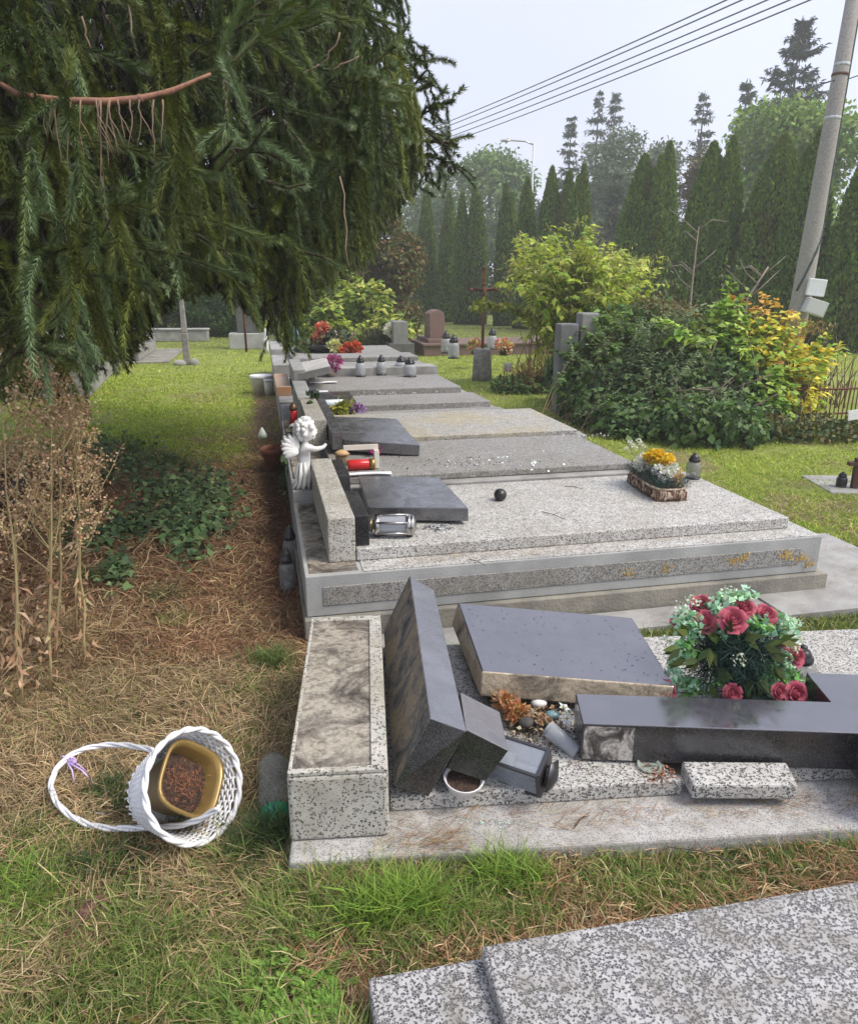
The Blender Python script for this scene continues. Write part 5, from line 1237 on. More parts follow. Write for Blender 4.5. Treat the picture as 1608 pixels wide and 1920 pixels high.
for a_ in [(405, 1320, .05, (.55, .42, .14), .3, 'yellow fallen leaf on straw above the wicker basket'), (370, 1074, .05, (.6, .58, .3), .2, 'pale yellow leaf on brown needles below the ivy'), (436, 1074, .05, (.45, .48, .15), 1, 'yellow-green leaf on the needle path left of the lanterns'), (436, 1104, .06, (.6, .56, .25), 2, 'larger pale leaf lying just below the yellow-green one on the path'),
           (340, 1093, .035, (.66, .66, .58), 0, 'small whitish leaf on the brown needles left of the path'), (28, 1296, .12, (.42, .24, .14), .6, 'large curled brown dead leaf at the left edge'), (164, 915, .08, (.45, .25, .16), .7, 'pinkish brown dead leaf on the mound behind the weeds'), (128, 978, .07, (.5, .22, .09), 2.1, 'orange brown dead leaf low among the weed stalks'),
           (260, 940, .07, (.42, .16, .08), 1.2, 'red-brown dead leaf on the mound under the ivy'), (250, 1913, .05, (.5, .28, .08), .3, 'orange-brown leaf at the very bottom edge of the grass'), (535, 1830, .03, (.5, .35, .2), .4, 'tan leaf beside the bare soil patch near the coarse slab'), (405, 1775, .05, (.3, .17, .12), 1.9, 'dull brown leaf in the grass between cones and bright tuft'), (1225, 1180, .045, (.6, .2, .06), .5, 'small orange leaf on grass between the big slab and roses'), (1560, 1130, .04, (.5, .25, .06), .5, 'orange leaf on the grass by the paving slab at right'), (1365, 975, .06, (.5, .2, .08), .1, 'rust-coloured leaf on the lawn right of the flower tray')]:
    fallen(*a_[:5], a_[5])
# big dry weeds on the left
def weed(label, px, py, Y, topy, seed, nb=9, dx=10):
    b0 = Dp(px, py, Y); zb = float(gz(b0.x, b0.y)); t = thing('dried_weed', label, 'plant', (b0.x, Y, zb), 0, 'dried seed-head weeds')
    tp = Dp(px+dx, topy, Y)-t.location; r_ = random.Random(seed); g_ = np.random.default_rng(seed)
    st = MB(); sp = [Vector((0, 0, 0))]
    for k in range(1, 9): sp.append(tp*(k/8)+Vector((r_.uniform(-.008, .008), r_.uniform(-.01, .01), 0)))
    st.tube(sp, [.006-.0005*k for k in range(9)], 6); tips = []
    for k in range(nb):
        s_ = .45+.55*k/nb; q = sp[0].lerp(tp, s_); a_ = r_.uniform(0, 2*PI); l_ = r_.uniform(.12, .3)*(1.25-s_*.6)
        e = q+Vector((math.cos(a_)*l_*.7, math.sin(a_)*l_*.7, l_*.9)); m_ = q.lerp(e, .5)+Vector((0, 0, -.02)); st.tube([q, m_, e], [.0028, .002, .0013], 4); tips.append((m_, e))
        for j in range(5):
            u = m_.lerp(e, j/4); a2 = r_.uniform(0, 2*PI); e2 = u+Vector((math.cos(a2)*.05, math.sin(a2)*.05, .045)); st.tube([u, e2], .001, 3, caps=False); tips.append((u, e2))
    st.build('stalk', mat('weed_stalk', (.46, .40, .18), (.36, .26, .14), 14, .8), t)
    P_ = []
    for u, e in tips: P_.append(np.array(e)+g_.normal(size=(9, 3))*.013); P_.append(np.array(u.lerp(e, .6))+g_.normal(size=(5, 3))*.012)
    P_ = np.concatenate(P_); V, F = leaves(P_, g_.normal(size=P_.shape), g_.normal(size=P_.shape), .014, .009); sh_ = np_obj('seed_heads', V, F, DRY, t, pal(len(P_), ((.54, .37, .22), (.64, .48, .31), (.40, .25, .14)), seed, .2))
    sh_['kind'] = 'stuff'
    n = 30; s_ = g_.random(n)**1.3; Pp = np.array([sp[0].lerp(tp, .05+.55*v) for v in s_])+g_.normal(size=(n, 3))*.006; dd = unit(g_.normal(size=(n, 3))*np.array([1, 1, .2])+np.array([0, 0, -.8]))
    V, F = leaves(Pp, g_.normal(size=(n, 3)), dd, .07*(.5+g_.random(n)), .014, .8); np_obj('dead_leaves', V, F, DRY, t, pal(n, ((.42, .28, .16), (.34, .21, .12), (.5, .37, .22)), seed+1, .2))
W_ = [(30, 1240, 2.75, 690, 0, 'leftmost dried weed with the highest brown seed heads, at the left edge'), (75, 1130, 2.9, 770, 25, 'dried weed with loose seed heads, second from the left edge'), (82, 1230, 2.6, 800, 10, 'dried weed stalk standing before the dark spruce gap, third from left'),
      (100, 1200, 2.85, 790, 22, 'dried yellow-stalked weed with a wide head, fourth from left'), (150, 1190, 2.8, 745, -15, 'rightmost dried weed with a branching golden head'), (15, 1180, 2.5, 760, -10, 'dried weed half cut off by the left edge'), (120, 1050, 3.1, 800, 30, 'small dried weed behind the golden one')]
for i, (px_, py_, Y, ty, dx, lb) in enumerate(W_): weed(lb, px_, py_, Y, ty, 800+i, 13 if i in (0, 4, 2) else 10, dx)
g_ = np.random.default_rng(15); n = 1500; X = -1.98+.26*g_.normal(size=n); Y = 2.75+.28*g_.normal(size=n); z = gz(X, Y)+.24*g_.random(n)**1.4
k = (X < -1.42); X, Y, z = X[k], Y[k], z[k]; n = len(X)
V, F = leaves(np.stack([X, Y, z], 1), g_.normal(size=(n, 3)), g_.normal(size=(n, 3))*.6+np.array([0, 0, -1]), .055*(.4+g_.random(n)), .016, .9)
o = np_obj('withered_leaves', V, F, DRY, None, pal(n, ((.40, .26, .15), (.48, .33, .2), (.28, .18, .11), (.56, .42, .27)), 16, .25)); tag(o, 'mass of curled brown withered leaves at the foot of the dried weeds', 'dead leaves', None, 'stuff')
# log on the mound
q0 = P(-30, 930, .3); b = MB(); b.tube([P(-60, 960, .3)+Vector((0, 0, 0)), P(10, 925, .33), P(95, 880, .36)], [.06, .055, .045], 9); o = b.build('fallen_branch', BARK); tag(o, 'thick fallen branch lying on the mound behind the dried weeds', 'branch')
# ================================================================== SMALL OBJECTS
def V3(*a): return Vector(a)
def empty_at(name, label, cat, p, rz=0, group=None): return thing(name, label, cat, tuple(p), rz, group)
def petals(n, r0, L, Wd, tilt, g_, z=0, c=None):
    P_, D_, N_ = [], [], []
    for k in range(n):
        a_ = 2*PI*k/n+g_.random()*.4; d = np.array([math.cos(a_)*math.sin(tilt), math.sin(a_)*math.sin(tilt), math.cos(tilt)])
        P_.append([math.cos(a_)*r0, math.sin(a_)*r0, z]); D_.append(d); N_.append([-math.cos(a_)*math.cos(tilt), -math.sin(a_)*math.cos(tilt), math.sin(tilt)])
    return leaves(np.array(P_), np.array(N_), np.array(D_), L, Wd, .18)
ROSE = []
def rose_mesh(r, seed, cols=((.50, .06, .10), (.42, .04, .08), (.58, .12, .15))):
    """cupped petals wound round a bud"""
    b = MB(); rr_ = random.Random(seed)
    for ring, (n, rad, hh, open_) in enumerate([(3, .20, .95, .1), (4, .42, .9, .35), (5, .68, .72, .7), (6, .95, .45, 1.15)]):
        for k in range(n):
            a0 = 2*PI*(k+.5*(ring % 2))/n + rr_.uniform(-.1, .1); wd = 2*PI/n*.95; vs = []
            for i in range(4):
                t_ = i/3; rad_i = r*rad*(.45+.55*t_**.7) + r*open_*.13*t_**3; z = r*(hh*1.15*t_**.8) - r*.16*open_*t_**5 + r*.05
                for j in range(5):
                    u = (j-2)/2; ww = wd*(1-.35*t_**3)*(1 if abs(u) < 1 else .95)
                    q = rad_i*(1+.05*u*u) ; zz_ = z - r*.10*u*u*t_
                    vs.append((q*math.cos(a0+u*ww*.62), q*math.sin(a0+u*ww*.62), zz_))
            b.add(vs, [(i*5+j, i*5+j+1, i*5+j+6, i*5+j+5) for i in range(3) for j in range(4)], 0, True)
    b.lathe([(r*.1, 0), (r*.35, .05*r), (r*.5, .25*r), (r*.15, .8*r)], 10)
    return b
ROSEM = mat('rose_fabric', (.50, .12, .16), (.34, .05, .09), 40, .8)
def glass_lantern(label, p, h, r, rz=0, group='glass grave lanterns', lid=None, body=None, flame=None, base=True, square=False, M=None):
    t = empty_at('grave_lantern', label, 'lantern', p, rz, group); M = M or Matrix.Identity(4); sq = 6 if square else None
    bz = h*.07 if base else 0
    if base: MB().lathe([(r*.95, 0), (r, h*.01), (r, h*.05), (r*.85, h*.07)], 18, M, sq=sq).build('base', lid or BLACKP, t)
    b = MB(); b.lathe([(r*.9, bz), (r*1.0, bz+h*.08), (r*1.0, h*.5), (r*.9, h*.6), (r*.62, h*.66)], 18, M, sq=sq, cap0=False, cap1=False); b.build('glass_body', body or GLASS, t)
    b = MB(); b.lathe([(r*.4, bz+.002), (r*.4, h*.22), (r*.2, h*.23)], 14, M); b.build('candle', flame or mat('candle_wax', (.45, .43, .38), None, rough=.6), t)
    b = MB(); b.lathe([(r*.70, h*.655), (r*.80, h*.69), (r*.78, h*.76), (r*.6, h*.80), (r*.62, h*.83), (r*.45, h*.90), (r*.26, h*.93), (r*.28, h*.97), (r*.12, h)], 18, M); b.build('lid', lid or BLACKP, t)
    return t
# --- two lanterns left of the first grave
p = P(540, 1108); glass_lantern('scratched clear glass lantern with black lid on the brown path, the nearer of two', p, .245, .043)
p = P(546, 1062); glass_lantern('clear glass lantern with black lid half hidden behind the nearer one on the path', p, .25, .043)
p = P(1298, 897, .376); glass_lantern('clear glass lantern with black bottle-like lid behind the birch flower tray', p, .165, .045)
p = P(1492, 1300, .152); glass_lantern('clear square glass lantern half hidden behind the right side of the red roses', p+V3(.0, .0, 0), .19, .05, square=True)
for i, (x, y, lb, h_) in enumerate([(676, 706, 'small frosted glass lantern with black lid, leftmost of the four far along the row', .3), (715, 703, 'small glass lantern with black lid, second from left far along the row', .29), (752, 700, 'squat frosted glass lantern with dark lid in the right-hand pair, its left one', .26), (768, 706, 'squat frosted glass lantern with dark lid in the right-hand pair, its right one', .27)]):
    glass_lantern(lb, P(x, y, .40), h_*.9, .065 if i < 2 else .085, body=FROST, group='lanterns standing far along the row')
p = P(1576, 912, .022); glass_lantern('small all-black lantern on the grey slab at the right edge of the lawn', p, .12, .04, body=BLACKP)
for x, y, lb in [(836, 662, 'dark-lidded lantern close behind the brown headstone'), (850, 672, 'tall pale lantern with dark lid right of the brown headstone'), (922, 655, 'grey lantern with dark lid at the back of the brown grave')]:
    glass_lantern(lb, P(x, y, .27), .42, .1, body=FROST, group='lanterns on the brown granite grave')
# --- red candle
p = P(551, 801, .42); t = empty_at('grave_candle', 'red glass grave candle standing on the headstone ledge behind the cherub', 'candle', p)
MB().lathe([(.026, 0), (.032, .01), (.032, .13), (.026, .14)], 16).build('glass', RED, t)
MB().lathe([(.03, .141), (.034, .15), (.03, .17), (.012, .2)], 16).build('lid', mat('brass_lid', (.15, .08, .04), None, rough=.4, metal=.6), t)
b = MB(); b.ball((0, 0, .04), (.05, .035, .04)); o = b.build('white_stone', PLASTER); o.location = P(553, 812, .42); tag(o, 'rounded white stone in front of the red candle on the ledge', 'stone')
# --- terracotta pots
def pot(name, label, p, r, h, m, rot=(0, 0, 0), soil=None, group=None):
    t = thing(name, label, 'flower pot', tuple(p), 0, group, rot)
    MB().lathe([(r*.62, 0), (r*.9, h*.78), (r, h*.80), (r*1.03, h*1.0), (r*.93, h*1.0), (r*.86, h*.8), (r*.58, .012)], 22, cap0=True, cap1=False).build('pot', m, t)
    MB().lathe([(r*.82, h*.62), (r*.1, h*.68)], 16, cap0=False).build('soil', soil or SOIL, t); return t
pot('flower_pot', 'brown terracotta pot standing on the grass at the ivy edge, left of the cherub', P(517, 880, .03), .10, .20, TERRA, (R(6), R(-5), 0))
pot('flower_pot', 'second terracotta pot, wrapped in clear plastic, pushed under the upper one', P(523, 884, .0), .085, .13, mat('terra_dusty', (.33, .17, .12), (.22, .1, .06), 12, .7), (0, R(8), 0))
t = empty_at('white_bud', 'single white-green plastic bud on a thin stem in the grass left of the path', 'artificial flower', P(500, 850))
MB().tube([(0, 0, 0), (-.02, 0, .08), (-.03, 0, .15)], .003, 5).build('stem', mat('stem_green', (.12, .2, .07), None), t)
MB().lathe([(.005, .14), (.045, .155), (.04, .19), (.006, .25)], 10, Matrix.Translation((-.03, 0, 0))).build('bud', mat('bud_white', (.6, .75, .62), (.75, .8, .72), 20, .5), t)
# --- white plant pots on far left
p = P(492, 738); t = empty_at('planter', 'wide cream planter with a bright white rim beside the far end of the row', 'flower pot', p)
MB().lathe([(.11, 0), (.16, .2), (.165, .22)], 20).build('bowl', mat('cream_pot', (.6, .58, .5), (.5, .48, .42), 6, .5), t)
MB().lathe([(.168, .221), (.172, .27), (.15, .27)], 20).build('rim', WHITEP, t)
p = P(505, 741); t = empty_at('planter', 'small cream pot tucked against the wide planter on its right', 'flower pot', p)
MB().lathe([(.06, 0), (.07, .2)], 14).build('bowl', mat('cream_pot2', (.55, .53, .45), None, rough=.5), t); MB().lathe([(.072, .201), (.076, .225)], 14).build('rim', WHITEP, t)

iv = empty_at('ivy_sprig', 'dark ivy sprig trailing over the ledge behind the cherub', 'ivy', P(568, 815, .42))
b = MB(); q_ = [P(x, y, z)-iv.location for x, y, z in ((588, 742, .62), (580, 765, .56), (572, 790, .48), (560, 815, .43), (548, 840, .40), (545, 870, .34))]; b.tube(q_, .004, 5); b.build('stem', BARK, iv)
leaf_cloud('leaves', iv, LEAF, 230, [((v.x, v.y, v.z), (.05, .05, .05)) for v in q_]+[((q_[3].x, q_[3].y, q_[3].z), (.08, .08, .07))], .055, .045, ((.05, .09, .04), (.03, .06, .03), (.08, .13, .05)), 60, shell=.1, zmin=-1)
# --- cherub statue
ap = row(.075, 1.27, .376); t = thing('cherub_statue', 'white plaster cherub with curly hair and wings, one arm over the headstone wall', 'statue', tuple(ap), RA)
def skin(name, verts, edges, m, parent, sub=2):
    me = bpy.data.meshes.new(name); me.from_pydata([v[0] for v in verts], edges, []); me.materials.append(m)
    o = link(bpy.data.objects.new(name, me), parent)
    s_ = o.modifiers.new('skin', 'SKIN'); s_.use_smooth_shade = True
    for sv, v in zip(me.skin_vertices[0].data, verts):
        rr_ = v[1] if hasattr(v[1], '__len__') else (v[1], v[1]); sv.radius = rr_
    me.skin_vertices[0].data[0].use_root = True
    q = o.modifiers.new('sub', 'SUBSURF'); q.levels = sub; q.render_levels = sub
    return o
bv = [((0, 0, .15), (.037, .042)), ((.004, 0, .205), (.034, .04)), ((.010, 0, .248), (.034, .042)), ((.016, 0, .278), (.016, .018)), ((.02, 0, .292), (.014, .016)),
      ((.008, -.005, .10), (.042, .044)), ((.018, -.012, .055), (.036, .036)), ((-.015, -.012, .018), (.026, .022)), ((-.045, -.012, .006), (.012, .010)), 
      ((.03, -.045, .247), (.017, .017)), ((.075, -.052, .243), (.016, .016)), ((.118, -.045, .252), (.012, .012)), ((.135, -.04, .272), (.011, .009)),
      ((.03, .045, .247), (.017, .017)), ((.07, .045, .225), (.016, .016)), ((.105, .02, .235), (.012, .012))]
be = [(0, 1), (1, 2), (2, 3), (3, 4), (0, 5), (5, 6), (6, 7), (7, 8), (2, 9), (9, 10), (10, 11), (11, 12), (2, 13), (13, 14), (14, 15)]
skin('body', bv, be, PLASTER, t)
b = MB(); b.ball((.022, 0, .335), (.046, .042, .05), 18, 12); b.ball((.062, 0, .322), (.012, .011, .009), 8, 6); b.ball((.052, .018, .318), (.014, .013, .013), 8, 6); b.ball((.052, -.018, .318), (.014, .013, .013), 8, 6); b.ball((.052, 0, .302), (.012, .012, .01), 8, 6); b.ball((.067, 0, .333), (.007, .006, .008), 8, 6)
b.ball((.02, -.043, .328), (.009, .006, .012), 8, 6)
hd = b.build('head', PLASTER, t); hd.scale = (1.28,)*3; hd.location = (-.28*.02, 0, -.28*.29)
b = MB(); g_ = np.random.default_rng(3)
for k in range(70):
    d = unit(g_.normal(size=3)+np.array([-.35, 0, .45]));
    if d[0] > .62 and d[2] < .45: continue
    b.ball((.020+d[0]*.048, d[1]*.045, .338+d[2]*.050), (.011+.004*g_.random(),)*3, 7, 5)
hd = b.build('hair', PLASTER, t); hd.scale = (1.28,)*3; hd.location = (-.28*.02, 0, -.28*.29)
for sy in (-1, 1):
    b = MB()
    for k in range(7):
        a_ = R(100+k*17); L_ = .11-.007*abs(k-2); M_ = Matrix.Translation((-.03, sy*.018, .23)) @ Matrix.Rotation(-sy*R(18), 4, 'X')
        b.ball((-.03+math.cos(a_)*L_*.5, sy*(.022+.006*k), .232+math.sin(a_)*L_*.5), (L_*.55, .009, .018), 10, 6, M=Matrix.Rotation(-a_, 3, 'Y'))
    b.build('wing', PLASTER, t)
b = MB(); fold = []
for k in range(9):
    a_ = 2*PI*k/9; b.tube([(.03*math.cos(a_), .035*math.sin(a_), .16), (.045*math.cos(a_), .045*math.sin(a_), .09), (.040*math.cos(a_)-.01, .043*math.sin(a_), .03), (.055*math.cos(a_)-.02, .045*math.sin(a_), .004)], [.008, .011, .012, .007], 7)
b.build('robe_folds', PLASTER, t)

# --- steel lantern lying on the first slab
M0 = frame(P(692, 985, .43), (0, 0, 1), P(778, 985, .43)-P(692, 985, .43)); t = thing('steel_lantern', 'shiny steel hexagonal lantern lying on its side against the black headstone base', 'lantern', tuple(M0.translation)); M_ = M0.copy(); M_.translation = (0, 0, 0)
ln = (P(778, 985, .43)-P(692, 985, .43)).length
b = MB(); r_ = .053
for z in (.04, ln-.03):
    b.lathe([(r_*1.05, z-.012), (r_*1.1, z), (r_*1.05, z+.012)], 6, M_)
for k in range(6):
    a_ = k*PI/3; q = lambda z, a_=a_: M_ @ V3(r_*math.cos(a_), r_*math.sin(a_), z)
    b.tube([q(.04), q(ln-.03)], .006, 5)
b.build('frame', STEEL, t)
b = MB(); b.lathe([(r_*.93, .045), (r_*.93, ln-.035)], 6, M_, cap0=False, cap1=False); b.build('glass', glassmat('milky_glass', (.5, .52, .57), .12, .4), t)
b = MB(); b.lathe([(.02, .0), (.034, .004), (.034, .014), (.018, .02), (.025, .03)], 16, M_); b.build('foot', mat('brass_old', (.3, .24, .14), None, rough=.35, metal=.8), t)
b = MB(); b.lathe([(r_*1.0, ln-.018), (r_*.9, ln-.006), (r_*.4, ln+.006)], 16, M_); b.build('cap', STEEL, t)
t = empty_at('lantern_lid', 'small black plastic lantern lid lying alone on the pale terrazzo slab', 'lantern lid', P(937, 938, .376))
b = MB(); Mq = Matrix.Translation((0, 0, .032)) @ Matrix.Rotation(R(70), 4, 'X'); b.lathe([(.0, -.035), (.022, -.03), (.034, -.008), (.036, .008), (.030, .022), (.018, .032), (.0, .036)], 16, Mq, cap0=False, cap1=False); b.build('dome', BLACKP, t)
b = MB(); [b.ball(Mq @ V3(.034*math.cos(k), .034*math.sin(k), .004), .0025, 5, 4) for k in range(6)]; b.build('vent_holes', mat('vent', (.3, .3, .3), None), t)

# --- birch tray with flowers
tc = Vector((1.335, 4.25, .377)); t = thing('flower_tray', 'birch bark tray of yellow and white cloth flowers standing on the pale slab', 'flower arrangement', tuple(tc), R(97))
Lx, Ly = .235, .10; b = MB(); rr_ = random.Random(5); ms = [mat('birch_white', (.62, .52, .4), (.25, .15, .1), 60, .8), mat('birch_dark', (.09, .045, .03), (.2, .11, .07), 60, .85)]
b.box(-Lx+.012, Lx-.012, -Ly+.012, Ly-.012, 0, .05, 1)
def around(s):      # rounded rectangle perimeter
    a_ = s*2*PI; c, q = math.cos(a_), math.sin(a_); m_ = (abs(c)**4+abs(q)**4)**-.25; return c*m_*Lx, q*m_*Ly
for k in range(150):
    s_ = k/150; x, y = around(s_); z = rr_.uniform(.004, .03); h_ = rr_.uniform(.02, .045); x2, y2 = around(s_+rr_.uniform(-.012, .012))
    b.tube([(x, y, z), (x2*1.01, y2*1.02, z+h_)], rr_.uniform(.004, .008), 6, mi=rr_.choice((0, 0, 1)))
b.tube([around(k/40)+(.07,) for k in range(40)], .006, 6, closed=True)
b.build('bark_tray', ms, t)
g_ = np.random.default_rng(8); n = 2600; pp = np.stack([g_.uniform(-Lx, Lx, n), g_.uniform(-Ly, Ly, n), .06+.05*g_.random(n)], 1)
V, F = leaves(pp, g_.normal(size=(n, 3)), unit(g_.normal(size=(n, 3))+np.array([0, 0, .6])+pp*3), .05, .0022); np_obj('needle_sprigs', V, F, LEAF, t, pal(n, ((.03, .07, .07), (.02, .05, .05), (.05, .09, .08)), 9))
def pompon(parent, name, c, r, cols, n, seed, m=LEAF, pl=.022, pw=.02):
    g_ = np.random.default_rng(seed); d = unit(g_.normal(size=(n, 3))+np.array([0, 0, .4])); p_ = np.array(c)+d*r*np.array([1, 1, .8])*(.45+.5*g_.random((n, 1)))
    V, F = leaves(p_, unit(g_.normal(size=(n, 3))), unit(d+g_.normal(size=(n, 3))*.5), pl, pw, .3); return np_obj(name, V, F, m, parent, pal(n, cols, seed, .1))
YW = ((.80, .52, .03), (.85, .60, .05)); WH = ((.74, .74, .78), (.8, .8, .82), (.66, .66, .72))
for c in ((.0, .0, .20), (-.05, -.03, .185), (.05, .03, .185), (.0, .03, .215), (-.02, -.05, .19), (.06, -.02, .2)): pompon(t, 'yellow_flower', c, .035, YW, 150, int(c[0]*100)+7)
for c in ((-.08, .02, .14), (-.10, -.03, .135), (-.07, -.05, .15), (.10, .06, .15), (.14, .03, .16), (.06, .07, .14), (-.13, .0, .12)): pompon(t, 'white_flower', c, .036, WH, 140, int(c[0]*100)+70)
for c in ((-.06, -.085, .13), (.0, -.085, .14), (-.15, -.04, .10), (-.12, -.07, .11)): pompon(t, 'dried_flower', c, .03, ((.55, .36, .2), (.65, .5, .33)), 60, int(c[0]*100)+80)
b = MB()
for k in range(7): b.tube([(.10, .05, .09), (.13, .05+.012*k, .18+.012*(k % 3)), (.15-.01*k, .03+.022*k, .235+.02*(k % 3))], .0015, 4)
b.build('sprig_stems', mat('sprig', (.4, .36, .25), None), t)
for k in range(7): pompon(t, 'tiny_white_flower', (.15-.01*k, .03+.022*k, .235+.02*(k % 3)), .014, WH+((.7, .68, .5),), 22, 200+k, pl=.011, pw=.009)

# --- red rose bouquet
rc = P(1385, 1275, .152)+V3(0, -.13, 0); t = thing('rose_bouquet', 'round bouquet of dusty red artificial roses and mint leaves behind the long black cross', 'flower arrangement', tuple(rc))
def on(px, py, Y): q = Dp(px, py, Y)-rc; return q
Yr = rc.y; roses = [(1320, 1165, -.02, 1.0), (1374, 1162, -.08, 1.1), (1395, 1138, .0, .9), (1436, 1152, .0, .95), (1314, 1132, .05, .9), (1264, 1162, .06, .45), (1462, 1208, .04, .7), (1494, 1230, .0, .9), (1244, 1296, -.10, .9), (1374, 1300, -.13, .75), (1494, 1302, -.12, 1.0), (1464, 1297, -.12, .7)]
proto = {}
for i, (x, y, dy, s_) in enumerate(roses):
    q = on(x, y, Yr+dy); k = i % 3
    out = Vector((q.x, -.25+dy, q.z-.02)).normalized()+Vector((0, -.45, .45)); out.normalize()
    if k not in proto: proto[k] = rose_mesh(.040, 40+k).build('rose', ROSEM, t); o = proto[k]
    else: o = proto[k].copy(); link(o, t)
    o.location = q-out*.02; o.rotation_euler = out.to_track_quat('Z', 'Y').to_euler(); o.scale = (s_,)*3
gb_ = np.random.default_rng(21)
def bl_on(lst): return [((lambda q: (q.x, q.y, q.z))(on(x, y, Yr+dy)), (r1, r2, r3)) for x, y, dy, r1, r2, r3 in lst]
MINT = ((.36, .60, .42), (.44, .68, .50), (.28, .52, .35), (.54, .72, .58)); OL = ((.07, .10, .022), (.10, .13, .03), (.05, .08, .02)); PINE = ((.02, .055, .045), (.03, .075, .055), (.015, .04, .035)); LG = ((.22, .50, .14), (.3, .58, .2))
core = bl_on([(1375, 1225, .0, .15, .11, .12)])
V, F = None, None
leaf_cloud('pine_sprays', t, LEAF, 5200, core, .085, .0026, PINE, 31, shell=.15, droop=-.3, zmin=-1)
mint = bl_on([(1285, 1165, 0, .045, .05, .04), (1350, 1140, .02, .05, .05, .045), (1300, 1180, -.02, .05, .04, .035), (1420, 1175, -.02, .05, .05, .035), (1470, 1180, .02, .05, .05, .04), (1275, 1220, -.04, .035, .04, .04), (1460, 1245, -.02, .05, .05, .035), (1290, 1285, -.05, .05, .04, .025), (1440, 1285, -.05, .045, .04, .025), (1350, 1175, -.02, .04, .04, .03), (1375, 1125, .04, .04, .04, .035), (1455, 1160, .03, .03, .03, .03), (1265, 1255, -.02, .02, .03, .04), (1400, 1115, .04, .03, .03, .03)])
leaf_cloud('mint_leaves', t, LEAF, 950, mint, .026, .024, MINT, 33, shell=.3, droop=-.2, zmin=-1, tone=.2)
lgb = bl_on([(1290, 1215, -.05, .025, .03, .03), (1350, 1275, -.06, .03, .03, .02), (1300, 1290, -.05, .04, .03, .02), (1420, 1170, -.05, .035, .03, .02), (1440, 1255, -.04, .04, .03, .03), (1475, 1280, -.03, .03, .03, .02), (1480, 1265, 0, .03, .03, .03)])
leaf_cloud('light_green_leaves', t, LEAF, 300, lgb, .030, .018, LG, 34, shell=.2, droop=-.2, zmin=-1, tone=.1)
wh = bl_on([(1278, 1140, .0, .025, .02, .03), (1365, 1120, .03, .03, .03, .04), (1480, 1165, .02, .05, .03, .02), (1300, 1125, .03, .03, .03, .02), (1385, 1235, -.12, .03, .02, .02), (1490, 1210, .0, .03, .03, .03), (1250, 1200, -.02, .02, .03, .01)])
leaf_cloud('white_berry_sprays', t, LEAF, 420, wh, .010, .009, ((.7, .75, .68), (.6, .68, .6)), 35, shell=.2, zmin=-1, tone=.1)
P_, D_ = [], []
for x, y, dx, dz in [(1395, 1195, .6, -.2), (1430, 1210, .8, .2), (1330, 1215, -.6, -.8), (1310, 1235, -.7, -.6), (1345, 1250, .5, -.9), (1345, 1205, -.5, .6), (1440, 1225, .9, -.3), (1420, 1270, .6, -.8), (1330, 1280, .3, -1), (1275, 1215, -1, .1), (1285, 1235, -1, -.4), (1450, 1250, .9, -.8), (1290, 1190, -.8, .4), (1400, 1275, .2, -.9), (1360, 1190, -.2, .7), (1460, 1205, 1, .3)]:
    for k in range(3):
        q = on(x, y, Yr-.09+.01*k); a_ = gb_.normal()*.35; P_.append(tuple(q)); D_.append((dx+a_, -.35, dz+gb_.normal()*.3))
V, F = leaves(np.array(P_), np.tile([.1, -1, .5], (len(P_), 1))+gb_.normal(size=(len(P_), 3))*.3, np.array(D_), .066, .026, .2); np_obj('olive_leaves', V, F, LEAF, t, pal(len(P_), OL, 36))
MB().lathe([(.10, 0), (.12, .05), (.05, .07)], 18).build('base', mat('foam_base', (.02, .05, .03), None), t)
b = MB()
for x, y, dy, s_ in roses: b.tube([(0, 0, .05), on(x, y, Yr+dy)*.6, on(x, y, Yr+dy)], .003, 5)
b.build('stems', mat('stem_dark', (.05, .1, .04), None), t)

# --- fallen dark lantern on the broken grave
a0 = Dp(930, 1425, 1.90); a0.z = .205; a1 = Dp(1035, 1440, 1.82); a1.z = .20; ax = (a1-a0); lnn = ax.length
M0 = frame(a0, (0, 0, 1), ax) @ Matrix.Rotation(R(20), 4, 'Z'); t = thing('metal_lantern', 'fallen black metal lantern with glass panes lying beside the small black block', 'lantern', tuple(a0)); M_ = M0.copy(); M_.translation = (0, 0, 0)
b = MB(); s_ = .046
for i in (-1, 1):
    for j in (-1, 1): b.box(i*s_-.004, i*s_+.004, j*s_-.004, j*s_+.004, -.05, lnn*.86, M=M_)
for z in (-.05, lnn*.86):
    for i in (-1, 1): b.box(i*s_-.0045, i*s_+.0045, -s_, s_, z-.006, z+.006, M=M_); b.box(-s_, s_, i*s_-.0045, i*s_+.0045, z-.0055, z+.0065, M=M_)
b.build('frame', DSTEEL, t)
b = MB()
for i in (-1, 1): b.box(i*s_-.001, i*s_+.001, -s_+.005, s_-.005, -.045, lnn*.85, M=M_); b.box(-s_+.005, s_-.005, i*s_-.001, i*s_+.001, -.045, lnn*.85, M=M_)
b.build('glass_panes', glassmat('pane', (.5, .54, .6), .08, .68), t)
b = MB(); b.prism([(-s_*1.0, -s_*1.0), (s_*1.0, -s_*1.0), (s_*1.0, s_*1.0), (-s_*1.0, s_*1.0)], lnn*.88, lnn*.90, M=M_)
b.lathe([(s_*.7, lnn*.90), (s_*.62, lnn*.99)], 4, M_); b.lathe([(s_*1.25, lnn*.99), (s_*1.25, lnn*1.01), (.01, lnn*1.10)], 4, M_); b.build('cap', DSTEEL, t)
b = MB(); b.lathe([(.028, -.04), (.028, .05), (.01, .055)], 14, M_); b.build('candle', mat('wax', (.7, .68, .6), None), t)
